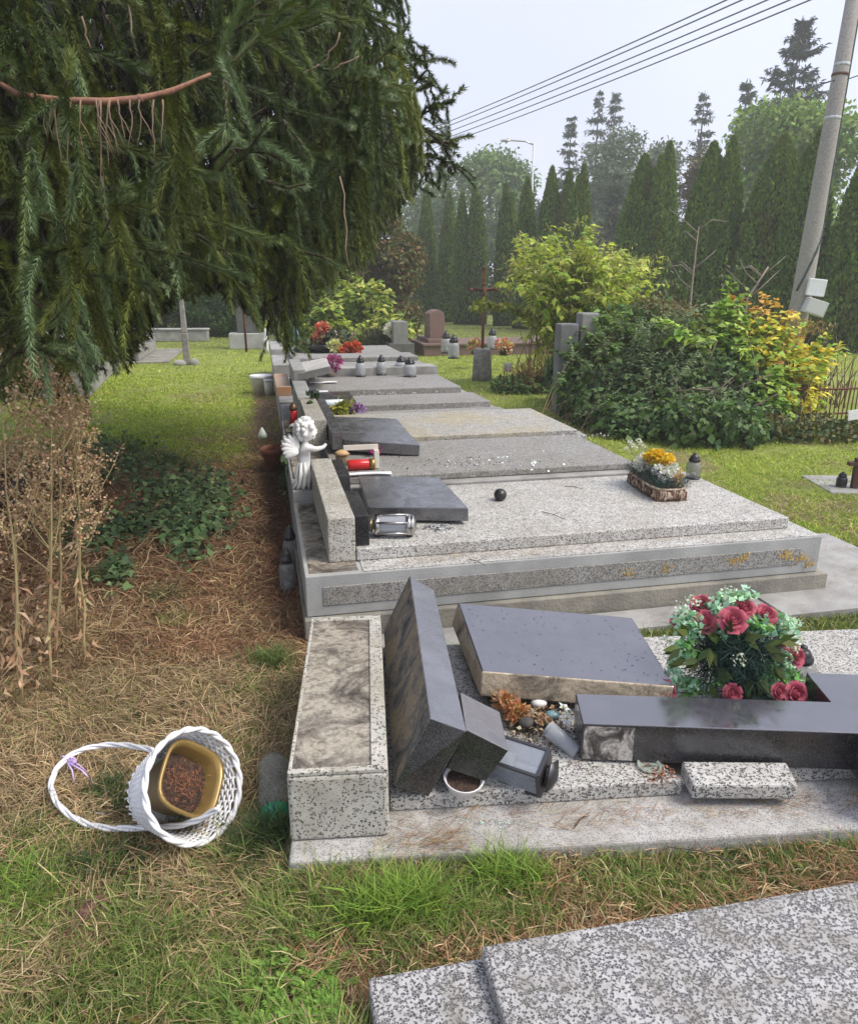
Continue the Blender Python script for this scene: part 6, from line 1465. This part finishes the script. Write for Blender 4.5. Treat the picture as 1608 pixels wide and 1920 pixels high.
# white bowl under the small block
pb2 = P(868, 1468, .172); t = thing('bowl', 'white ceramic bowl of black soil tipped under the small black block', 'bowl', tuple(pb2), 0, None, (R(10), R(4), 0))
MB().lathe([(.022, -.03), (.045, -.015), (.058, .02), (.060, .025), (.054, .022), (.04, -.008)], 24, cap1=False).build('bowl', mat('ceramic', (.75, .75, .76), None, rough=.25), t)
MB().lathe([(.052, .012), (.01, .015)], 18, cap0=False).build('soil', SOIL, t)
# frosted plastic tube
q0 = P(1028, 1366, .20); q1 = P(1082, 1412, .165); M0 = frame(q0, (1, 0, 0), q1-q0); t = thing('plastic_tube', 'empty frosted plastic candle insert lying in the debris by the black cross end', 'candle insert', tuple(q0)); M_ = M0.copy(); M_.translation = (0, 0, 0); l_ = (q1-q0).length
MB().lathe([(.026, 0), (.026, l_*.5), (.024, l_*.5+.003), (.024, l_)], 18, M_, cap0=False, cap1=True).build('tube', FROST, t)
MB().lathe([(.0275, .0), (.0275, .006)], 18, M_, cap0=False, cap1=False).build('rim', FROST, t)
# glass disc
t = thing('glass_disc', 'small round clear glass candle dish lying in front of the black cross', 'glass dish', tuple(P(1216, 1438, .154)), 0, None, (R(6), 0, 0))
MB().lathe([(.018, .0), (.030, .001), (.036, .010), (.034, .011), (.028, .004)], 24, cap1=False).build('dish', glassmat('green_glass', (.5, .56, .48), .05, .5), t)
MB().box(-.014, .01, -.002, .002, .003, .006).build('wick_holder', STEEL, t)
# debris between block and cross
def bit(name, label, cat, px, py, z, build, rot=(0, 0, 0), group=None):
    p = P(px, py, z); t = thing(name, label, cat, tuple(p), 0, group, rot); build(t); return t
def fl(cols, r, n, seed, cen=None):
    def f(t):
        pompon(t, 'petals', (0, 0, r*.4), r, cols, n, seed, pl=r*.9, pw=r*.45)
        if cen: MB().ball((0, 0, r*.75), r*.4, 8, 6).build('centre', cen, t)
        MB().tube([(0, 0, -.005), (0, 0, r*.4)], .002, 5).build('stem', BARK, t)
    return f
GC = mat('green_centre', (.35, .38, .1), None)
bit('cloth_flower', 'faded orange cloth flower with green centre under the slab edge, left one', 'artificial flower', 945, 1322, .19, fl(((.55, .25, .12), (.5, .32, .2)), .032, 90, 1, GC))
bit('cloth_flower', 'faded orange cloth flower with olive centre, just right and below the other', 'artificial flower', 968, 1342, .19, fl(((.55, .25, .12), (.45, .22, .1)), .032, 90, 2, GC))
def pal_bloss(t):
    g_ = np.random.default_rng(3); V, F = petals(5, .004, .022, .016, 1.2, g_); np_obj('petals', V, F, LEAF, t, pal(len(F), ((.75, .75, .8),), 3, .05)); MB().ball((0, 0, .004), .005, 8, 6).build('centre', GC, t)
bit('white_blossom', 'small white plastic blossom in the debris by the cross end, lower one', 'artificial flower', 1062, 1348, .20, pal_bloss, (R(40), 0, 0))
bit('white_blossom', 'small white plastic blossom in the debris under the slab, upper one', 'artificial flower', 1056, 1328, .205, pal_bloss, (R(20), R(10), 1))
def pebble(m, r, sc=(1, .8, .6)):
    def f(t): b = MB(); b.ball((0, 0, r*sc[2]*.6), (r*sc[0], r*sc[1], r*sc[2]), 12, 8); b.build('stone', m, t)
    return f
for nm_, x, y, r, m_, lb, cat in [('white_stone', 1010, 1322, .028, PLASTER, 'chipped white rounded stone under the black slab edge', 'stone'), ('blue_cap', 1035, 1345, .024, mat('teal_glass', (.2, .33, .36), (.12, .2, .22), 30, .3), 'dull teal glass lump in the debris beside the white blossoms', 'glass lump'),
                              ('dark_pebble', 985, 1360, .03, mat('dark_lump', (.03, .03, .03), (.08, .07, .06), 30, .7), 'dark wet lump of earth amid the debris', 'stone'), ('dark_pebble', 1040, 1368, .02, mat('dark_lump2', (.05, .05, .05), (.1, .1, .09), 30, .7), 'small dark pebble just above the frosted tube', 'stone')]:
    o = MB(); o.ball((0, 0, r*.35), (r, r*.8, r*.6), 12, 8); o = o.build(nm_, m_); o.location = P(x, y, .175); tag(o, lb, cat)
for i, (x, y, lb) in enumerate([(1016, 1345, 'tiny dried beige rose in the debris, upper of three'), (1028, 1352, 'tiny dried beige rose in the debris, right of three'), (1010, 1358, 'tiny dried beige rose in the debris, lowest of three')]):
    t = thing('dried_rose', lb, 'dried flower', tuple(P(x, y, .19)), i, 'dried roses in the debris', (R(30), 0, i)); rose_mesh(.014, 60+i).build('bloom', mat('dried_rose', (.42, .27, .15), (.3, .17, .1), 60, .8), t); MB().tube([(0, 0, 0), (.01, 0, -.012)], .002, 5).build('stem', BARK, t)
# fine crumbs as stuff: gravel, glass crumbs and bark bits under the slab
g_ = np.random.default_rng(31); n = 900; its = []
def crumbs(cx, cy, rx, ry, z, n, cols, s, seed):
    g_ = np.random.default_rng(seed); px = cx+rx*g_.normal(size=n)*.5; py = cy+ry*g_.normal(size=n)*.5
    p = np.array([P(a_, b_, z) for a_, b_ in zip(px, py)])+np.array([0, 0, .003]); V, F = leaves(p, g_.normal(size=(n, 3))+np.array([0, 0, .8]), g_.normal(size=(n, 3))*np.array([1, 1, .4]), s, s*.7, .3); its.append((V, F, pal(n, cols, seed, .3)))
crumbs(1010, 1360, 70, 40, .158, 900, ((.10, .07, .05), (.2, .15, .1), (.04, .03, .03), (.35, .3, .22)), .010, 1)
crumbs(1000, 1345, 50, 25, .175, 260, ((.3, .2, .1), (.12, .09, .06), (.4, .33, .22)), .02, 7)
crumbs(1020, 1462, 45, 14, .154, 260, ((.62, .64, .68), (.5, .52, .56)), .007, 2); crumbs(1060, 1400, 60, 25, .154, 200, ((.5, .5, .5), (.1, .1, .1)), .006, 3)
crumbs(1240, 1450, 35, 20, .154, 120, ((.3, .12, .07), (.2, .1, .06)), .010, 4); crumbs(945, 1545, 80, 8, .102, 60, ((.3, .6, .5), (.6, .6, .6)), .006, 5)
crumbs(820, 990, 30, 6, .377, 110, ((.55, .57, .6), (.2, .2, .2)), .014, 6); crumbs(900, 868, 130, 14, .421, 90, ((.62, .63, .64),), .022, 8); crumbs(740, 745, 130, 16, .36, 130, ((.6, .6, .58),), .03, 9); crumbs(1100, 815, 80, 8, .421, 30, ((.6, .62, .63),), .02, 10)
put('debris', 'crumbs of glass, earth and dried petals scattered on the broken graves', 'debris', its, mat('debris_mat', (.3, .3, .3)))
bpy.data.objects['debris'].data.materials[0] = attrmat('crumb', .5, 0)
its = []
for k, (a_, z_, n_) in enumerate([(2.42, .225, 60), (2.50, .20, 40), (2.18, .235, 26), (2.12, .215, 30), (1.55, .205, 22), (1.75, .21, 26), (2.56, .165, 30)]):
    g_ = np.random.default_rng(900+k); q = np.array([tuple(row(a_+g_.normal()*.02, -.0065, z_+g_.normal()*.012)) for _ in range(n_)]); V, F = leaves(q, np.tile((math.sin(RA), -math.cos(RA), 0.), (n_, 1)), g_.normal(size=(n_, 3))*np.array([1, .05, 1]), .012, .010, .1); its.append((V, F, pal(n_, ((.55, .33, .08), (.45, .36, .16)), k)))
put('lichen', 'orange lichen spots on the speckled front panel of the stepped grave', 'lichen', its, attrmat('lichen', .9, 0)); its = []
# wet speckles / bits on the black slab
its = []
n_ = (tp[1]-tp[0]).cross(tp[3]-tp[0]).normalized(); g_ = np.random.default_rng(41); pts = []
for k in range(90):
    u, v = g_.random(), g_.random(); q = tp[0].lerp(tp[1], u).lerp(tp[3].lerp(tp[2], u), v); pts.append(tuple(q+n_*.0015))
V, F = leaves(np.array(pts), np.tile(tuple(n_), (90, 1))+g_.normal(size=(90, 3))*.1, g_.normal(size=(90, 3))*np.array([1, .7, .05]), .009*(.4+g_.random(90)), .003, .3)
its.append((V, F, pal(90, ((.015, .012, .01), (.05, .035, .02)), 3))); put('slab_debris', 'tiny dark seeds and needles stuck on the wet black slab', 'debris', its, attrmat('seed', .7, 0))

# --- sleeve, papers, purple flowers, red lantern behind the cherub
t = empty_at('paper_lantern', 'tiny yellow wooden house-shaped lantern right of the cherub hand', 'lantern', P(641, 873, .42), R(10))
MB().lathe([(.035, 0), (.042, .075)], 6).build('body', mat('yellow_wood', (.42, .30, .15), (.22, .14, .07), 60, .7), t); MB().lathe([(.055, .076), (.035, .095), (.008, .105)], 8).build('roof', mat('roof_tan', (.55, .36, .18), None, rough=.6), t)
q0 = P(652, 872, .455); t = thing('red_lantern', 'red glass lantern lying in a cream frame in front of the tilted headstone', 'lantern', tuple(q0), RA)
b = MB(); M_ = Matrix.Rotation(PI/2, 4, 'Y'); b.lathe([(.03, 0), (.034, .01), (.034, .13), (.026, .14)], 16, M_); b.build('glass', glassmat('red_glass', (.7, .03, .03), .1, .25), t)
b = MB(); b.lathe([(.02, .02), (.02, .11)], 12, M_); b.build('candle', RED, t)
b = MB(); b.lathe([(.036, .135), (.038, .165), (.03, .17)], 12, M_); b.build('cap', mat('gold_cap', (.3, .2, .06), None, rough=.35, metal=.7), t)
b = MB(); b.box(-.02, .20, .04, .06, .085, .115); b.box(.17, .20, .0, .058, -.03, .084); b.build('frame', mat('cream_frame', (.68, .64, .55), None, rough=.4), t)
t = empty_at('pink_flower', 'magenta cloth flower just right of the red lantern', 'artificial flower', P(703, 852, .43)); pompon(t, 'petals', (0, 0, .03), .04, ((.5, .06, .3), (.6, .12, .4)), 70, 5); MB().tube([(0, 0, -.01), (-.04, .02, .02)], .003, 5).build('stem', BARK, t)
t = empty_at('purple_flowers', 'bunch of lilac cloth flowers with yellow-green leaves in front of the small black headstone', 'artificial flowers', P(648, 775, .40))
for c in ((.08, 0, .04), (.05, .02, .06), (.11, .02, .05), (.14, 0, .04)): pompon(t, 'lilac_flower', c, .05, ((.42, .25, .55), (.55, .38, .65), (.3, .15, .42)), 80, int(c[0]*100))
leaf_cloud('leaves', t, LEAF, 160, [((-.04, 0, .05), (.09, .05, .06))], .08, .04, ((.45, .46, .08), (.3, .34, .06)), 6, shell=.1, zmin=-1)
q0 = P(598, 757, .49); b = MB(); M_ = Matrix.Rotation(PI/2, 4, 'Y'); b.lathe([(.02, 0), (.035, .05), (.035, .22)], 14, M_); o = b.build('white_sleeve', mat('bluish_white', (.62, .70, .76), None, rough=.4)); o.location = q0; o.rotation_euler = (0, 0, RA); tag(o, 'bluish white plastic sleeve lying left of the lilac flowers', 'plastic sleeve')
def sheet(px, py, z, w, d, label, rz=.2, c=(.72, .74, .76)):
    b = MB(); g_ = random.Random(px); vs = [(-w/2+w*i/3, -d/2+d*j/2, .012*g_.random()) for j in range(3) for i in range(4)]
    b.add(vs, [(j*4+i, j*4+i+1, j*4+i+5, j*4+i+4) for j in range(2) for i in range(3)]); o = b.build('paper_scrap', mat('scrap', c, None, rough=.6)); o.location = P(px, py, z); o.rotation_euler = (0, 0, rz); tag(o, label, 'scrap')
    m_ = o.modifiers.new('s', 'SOLIDIFY'); m_.thickness = .003
sheet(728, 760, .35, .15, .08, 'white scrap lying on the fourth grave, right of the lilac flowers')
sheet(898, 766, .31, .16, .05, 'pale bluish scrap near the right end of the fourth grave')
sheet(694, 889, .43, .26, .05, 'long pale strip of plastic behind the flat grey-black headstone')
sheet(588, 735, .45, .3, .05, 'white strip behind the small dull black headstone')
sheet(606, 717, .41, .32, .12, 'crumpled white sheet under the tilted pale slab')
t = empty_at('pink_flowers', 'pot of pink-purple flowers under the tilted pale slab', 'artificial flowers', P(622, 705, .41)); pompon(t, 'flowers', (.02, 0, .16), .12, ((.45, .12, .32), (.55, .22, .42), (.35, .06, .25)), 260, 9, pl=.05, pw=.04); MB().lathe([(.04, 0), (.055, .09)], 12).build('pot', mat('tan_pot', (.45, .38, .3), None), t)
for x, y, r, lb in [(584, 708, .06, 'round white stone under the tilted pale slab, right one'), (571, 712, .05, 'round white stone under the tilted pale slab, left one')]:
    o = MB().ball((0, 0, r*.5), (r*1.2, r, r*.7)).build('white_stone', PLASTER); o.location = P(x, y, .41); tag(o, lb, 'stone')
# far flowers
t = empty_at('red_flowers', 'tall red and salmon flowers in a dark bowl at the far end of the row', 'flower arrangement', P(606, 660, .46))
for c, r, cc in (((0, 0, .62), .16, ((.6, .12, .10), (.7, .3, .22))), ((-.03, 0, .40), .2, ((.65, .2, .15), (.7, .35, .25)))): pompon(t, 'red_flower', (c[0], c[1], c[2]*.62), r*.55, cc, 200, int(r*100), pl=.07, pw=.055)
leaf_cloud('greenery', t, LEAF, 500, [((.2, 0, .2), (.4, .2, .16)), ((-.25, 0, .1), (.3, .2, .1))], .12, .06, ((.03, .05, .04), (.2, .25, .1), (.45, .3, .3), (.05, .07, .05)), 8, shell=.1, zmin=-1)
MB().lathe([(.2, 0), (.3, .12)], 14).build('bowl', BLACKP, t)
t = empty_at('orange_flowers', 'low orange and red flower spray right of the dark bowl at the row end', 'flower arrangement', P(648, 664, .46))
pompon(t, 'orange_flower', (.0, 0, .06), .10, ((.65, .22, .05), (.55, .1, .05)), 150, 12, pl=.08, pw=.06); pompon(t, 'red_flower', (.15, 0, .10), .09, ((.6, .12, .05),), 120, 13, pl=.08, pw=.06); pompon(t, 'yellow_flower', (-.18, 0, .12), .09, ((.6, .6, .3),), 90, 14, pl=.08, pw=.06); MB().tube([(-.2, 0, 0), (.2, 0, .04)], .01, 5).build('stem', BARK, t)
t = empty_at('flower_bunch', 'pink and red flowers left of the rusty crucifix on the brown grave', 'flower arrangement', P(890, 664, .27)); pompon(t, 'flowers', (0, 0, .14), .16, ((.6, .15, .2), (.6, .55, .2), (.1, .2, .08)), 200, 15, pl=.07, pw=.05); MB().lathe([(.06, 0), (.08, .1)], 10).build('pot', BLACKP, t)
t = empty_at('flower_bunch', 'red and white flowers in a black bowl right of the rusty crucifix', 'flower arrangement', P(944, 666, .27)); pompon(t, 'flowers', (0, 0, .17), .15, ((.65, .12, .08), (.65, .62, .55), (.6, .45, .2)), 200, 16, pl=.07, pw=.05); MB().lathe([(.08, 0), (.1, .12)], 10).build('bowl', BLACKP, t)
t = empty_at('white_flowers', 'pale white flowers far behind the plain grey headstone', 'flower arrangement', P(734, 640, .3)); pompon(t, 'flowers', (0, 0, .25), .14, ((.75, .75, .72),), 160, 18, pl=.1, pw=.08); MB().tube([(0, 0, 0), (0, 0, .2)], .03, 6).build('stem', BARK, t)
t = empty_at('white_figurine', 'small pale figurine at the very head of the far grave, under the spruce tips', 'figurine', P(500, 662, .0)); MB().lathe([(.07, 0), (.05, .15), (.07, .3), (.03, .42), (.05, .5), (.01, .56)], 12).build('body', PLASTER, t)
t = empty_at('grave_lantern', 'light blue lantern glimpsed behind the far end of the row', 'lantern', P(557, 640, .2)); MB().lathe([(.09, 0), (.09, .28)], 12).build('body', mat('light_blue', (.4, .6, .8), None, rough=.4), t); MB().lathe([(.1, .281), (.03, .4)], 12).build('lid', WHITEP, t)

# --- wicker basket
bo = P(305, 1492, .11)+V3(0, .02, 0); axv = Vector((.72, -.42, .45)).normalized(); M0 = frame(bo, (0, 0, 1), axv); M_ = M0.copy(); M_.translation = (0, 0, 0)
t = thing('wicker_basket', 'white wicker basket tipped on its side in the grass with a gold pot inside', 'basket', tuple(bo)); b = MB()
H_ = .155
def brad(z): return .105+.05*max(0, z/H_)**.8
for k in range(17):
    z = H_*(k+.5)/17-.02; pts = [M_ @ V3((brad(z)+.0035*(1 if (j+k) % 2 else -1))*math.cos(2*PI*j/56), (brad(z)+.0035*(1 if (j+k) % 2 else -1))*math.sin(2*PI*j/56), z) for j in range(56)]
    b.tube(pts, .0042, 5, closed=True)
b.build('weave', WHITEP, t)
b = MB()
for j in range(28):
    a_ = 2*PI*(j+.25)/28; b.tube([M_ @ V3(.098*math.cos(a_), .098*math.sin(a_), -.05), M_ @ V3(.104*math.cos(a_), .104*math.sin(a_), -.02), M_ @ V3(brad(H_)*math.cos(a_), brad(H_)*math.sin(a_), H_)], .0032, 5)
b.build('stakes', WHITEP, t)
b = MB(); b.lathe([(.10, -.022), (.10, -.018)], 28, M_); b.build('basket_floor', mat('white_wood', (.7, .7, .7), None), t)
b = MB()
for ph in (0, PI):
    b.tube([M_ @ V3((brad(H_)+.004*math.cos(9*2*PI*j/72+ph))*math.cos(2*PI*j/72), (brad(H_)+.004*math.cos(9*2*PI*j/72+ph))*math.sin(2*PI*j/72), H_-.004+.005*math.sin(9*2*PI*j/72+ph)) for j in range(72)], .0062, 6, closed=True)
b.build('rim', WHITEP, t)
hp = [(290, 1408, .20), (240, 1398, .13), (190, 1398, .10), (140, 1412, .09), (108, 1440, .07), (96, 1475, .06), (112, 1512, .05), (150, 1540, .045), (200, 1553, .045), (260, 1553, .05), (320, 1550, .06), (370, 1538, .12), (410, 1515, .18)]
def smooth(pts, n):
    out = []
    for i in range(len(pts)-1):
        p0_, p1_, p2_, p3_ = pts[max(i-1, 0)], pts[i], pts[i+1], pts[min(i+2, len(pts)-1)]
        for k in range(n):
            s_ = k/n; out.append(.5*((2*p1_)+(p2_-p0_)*s_+(2*p0_-5*p1_+4*p2_-p3_)*s_*s_+(3*p1_-p0_-3*p2_+p3_)*s_**3))
    out.append(pts[-1]); return out
cp = smooth([P(x, y, z)-bo for x, y, z in hp], 7); b = MB()
for ph in (0, 2*PI/3, 4*PI/3):
    pts = []
    for i, q in enumerate(cp):
        d = (cp[min(i+1, len(cp)-1)]-cp[max(i-1, 0)]).normalized(); u = d.cross(V3(0, 0, 1)).normalized(); w = d.cross(u); a_ = i*.42+ph; pts.append(q+(u*math.cos(a_)+w*math.sin(a_))*.0052)
    b.tube(pts, .0048, 6)
b.build('handle', WHITEP, t)
b = MB(); o_ = P(200, 1530, .02)-bo; b.tube([P(180, 1525, .03)-bo, P(205, 1528, .02)-bo], .003, 5); b.build('loose_cane', WHITEP, t)
# gold pot
po = bo+M_ @ V3(0.005, -.0, .02); t = thing('gold_pot', 'gold plastic pot of brown dried earth lying inside the wicker basket', 'flower pot', tuple(po)); Mp = M_ @ Matrix.Rotation(R(38), 4, 'Z') @ Matrix.Rotation(R(8), 4, 'X')
MB().lathe([(.065, -.02), (.088, .09), (.092, .10), (.101, .104), (.103, .116), (.094, .118), (.086, .10), (.07, .03)], 40, Mp, sq=3.4, cap1=False).build('pot', GOLDP, t)
b = MB(); b.lathe([(.079, .062), (.05, .075), (.005, .08)], 24, Mp, sq=3.4, cap0=False); so_ = b.build('soil', SOIL, t)
g_ = np.random.default_rng(51); n = 420; q = np.stack([g_.normal(size=n)*.03, g_.normal(size=n)*.03, .078+.008*g_.random(n)], 1); q = np.array([tuple(Mp @ Vector(v)) for v in q]); nz = Mp @ V3(0, 0, 1)
V, F = leaves(q, np.tile(tuple(nz), (n, 1))+g_.normal(size=(n, 3))*.3, g_.normal(size=(n, 3)), .02, .0016, .1); np_obj('dried_needles', V, F, DRY, t, pal(n, ((.4, .16, .08), (.3, .14, .08), (.15, .09, .06)), 51))
# lilac bow
bw = P(125, 1428, .07); t = thing('ribbon_bow', 'lilac ribbon bow tied on the basket handle', 'ribbon', tuple(bw)); b = MB(); rr_ = random.Random(6)
for k in range(9):
    a_ = rr_.uniform(-.9, 2.6); r_ = rr_.uniform(.02, .035); c = V3(math.cos(a_)*r_, 0, math.sin(a_)*r_*.6); u = V3(-math.sin(a_), .3, math.cos(a_)*.6)*.009
    b.tube([V3(0, 0, 0), c*.6+u, c+u*.3, c*1.05-u*.3, c*.6-u, V3(0, 0, 0)], .0035, 6)
for x, y in ((140, 1472), (178, 1472), (165, 1450)): q = P(x, y, .02)-bw; b.tube([V3(0, 0, 0), q*.5+V3(.006, 0, .01), q], .0028, 5)
b.build('loops', mat('lilac', (.52, .36, .72), (.62, .48, .78), 60, .5), t)
# --- plastic bottle
c0 = P(517, 1540, .045); c1 = P(512, 1428, .055); M0 = frame(c0, (0, 0, 1), c1-c0); M_ = M0.copy(); M_.translation = (0, 0, 0); l_ = (c1-c0).length
t = thing('plastic_bottle', 'clear plastic bottle with a green cap lying against the stained end block', 'bottle', tuple(c0))
pr = [(.018, .0), (.02, .02), (.045, .07)]+[(.05+(.0018 if k % 2 else -.001), .085+k*(l_-.12)/9) for k in range(10)]+[(.05, l_-.03), (.044, l_-.008), (.03, l_)]
MB().lathe(pr, 24, M_, cap0=False).build('body', CLEARP, t); MB().lathe([(.02, -.022), (.022, -.02), (.022, .004), (.045, .01), (.047, .03)], 20, M_, cap1=False).build('cap', GREENC, t)
# --- cones
def cone(px, py, ang, L, r, c1_, c2_, label):
    p = P(px, py); p.z = float(gz(p.x, p.y))+r*1.3; t = thing('spruce_cone', label, 'cone', tuple(p), ang, 'fallen spruce cones'); M_ = Matrix.Rotation(PI/2, 4, 'Y') @ Matrix.Translation((0, 0, -L/2)); P_, D_, N_ = [], [], []
    nr = 20
    for i in range(nr):
        z = L*(i+.5)/nr; rr_ = r*math.sin(PI*min(1, (.12+.88*(i+.5)/nr)))**.55*.75
        for k in range(9):
            a_ = 2*PI*(k+.5*(i % 2))/9; o = V3(math.cos(a_), math.sin(a_), 0); P_.append(M_ @ (o*rr_*.75+V3(0, 0, z))); D_.append((M_.to_3x3() @ (o*.75+V3(0, 0, .75)))); N_.append(M_.to_3x3() @ (o*.7+V3(0, 0, -.6)))
    V, F = leaves(np.array([tuple(v) for v in P_]), np.array([tuple(v) for v in N_]), np.array([tuple(v) for v in D_]), r*.75, r*.62, .1); np_obj('scales', V, F, DRY, t, pal(len(P_), (c1_, c2_), int(px), .15))
    MB().lathe([(r*.3, 0), (r*.62, L*.3), (r*.6, L*.7), (r*.2, L)], 12, M_).build('core', mat('cone_core', tuple(v*.5 for v in c1_), None, rough=.9), t)
cone(350, 1594, R(4), .105, .019, (.42, .24, .13), (.52, .33, .19), 'tan spruce cone lying just below the wicker basket')
cone(345, 1712, R(35), .13, .017, (.40, .23, .13), (.5, .32, .2), 'long tan spruce cone lying slanted in the grass')
cone(157, 1740, R(75), .125, .020, (.14, .07, .06), (.22, .12, .09), 'dark brown open spruce cone at the lower left')
# soil clods
for x, y, s_, lb in [(570, 1870, .05, 'small heap of grey-brown earth beside the coarse slab'), (45, 1612, .035, 'brown clod of earth at the left edge')]:
    b = MB(); rr_ = random.Random(x)
    for k in range(9): b.ball((rr_.uniform(-s_, s_), rr_.uniform(-s_, s_)*.7, s_*.1), (s_*rr_.uniform(.3, .6), s_*rr_.uniform(.3, .5), s_*.3), 9, 6)
    o = b.build('earth_clod', mat('clod', (.17, .11, .075), (.09, .06, .04), 60, .95, 1, 80)); o.location = P(x, y)+V3(0, 0, .0); tag(o, lb, 'earth')
# shards in the grass
for x, y, s_, lb, c in [(1140, 1650, .022, 'small mint glass shard in the grass strip', (.5, .7, .62)), (1271, 1636, .02, 'white plastic blossom bit in the grass strip', (.75, .75, .72)), (1022, 1695, .05, 'piece of clear crumpled film in the grass strip', (.5, .5, .48)), (682, 1300+0, .0, '', None)]:
    if not s_: continue
    b = MB(); b.hexa([(-s_/2, -s_*.3, 0), (s_*.4, -s_*.4, 0), (s_/2, s_*.3, 0), (-s_*.3, s_*.4, 0), (-s_/2, -s_*.3, .003), (s_*.4, -s_*.4, .003), (s_/2, s_*.3, .003), (-s_*.3, s_*.4, .003)]); o = b.build('shard', mat('shard', c, None, rough=.2)); p = P(x, y, .03); o.location = p; o.rotation_euler = (R(35), R(15), 0); tag(o, lb, 'shard')
# dry twigs on the slabs
b = MB(); rr_ = random.Random(12)
for pts in [[(700, 1030, .376)]]: pass
def twig(px0, py0, px1, py1, z, label):
    a_ = P(px0, py0, z); c_ = P(px1, py1, z); m_ = (a_+c_)/2+V3(.0, .01, .006); b = MB(); b.tube([V3(0, 0, .003), m_-a_, c_-a_+V3(0, 0, .003)], [.002, .0018, .001], 5)
    b.tube([m_-a_, m_-a_+V3(.03, .02, .006)], .001, 4); o = b.build('twig', BARK); o.location = a_; tag(o, label, 'twig', 'twigs on the slabs')
twig(1015, 960, 1060, 975, .377, 'fine dry twig on the pale slab right of the black lid'); twig(880, 1050, 910, 1062, .315, 'short twig on the step in front of the pale slab'); twig(1380, 1620, 1250, 1590, .10, 'thin straw-like twig on the near concrete edge')
twig(1058, 912, 1095, 918, .377, 'tiny twig on the pale slab left of the flower tray'); twig(1075, 1555, 1105, 1530, .10, 'brown twig leaning on the near plinth below the roses');
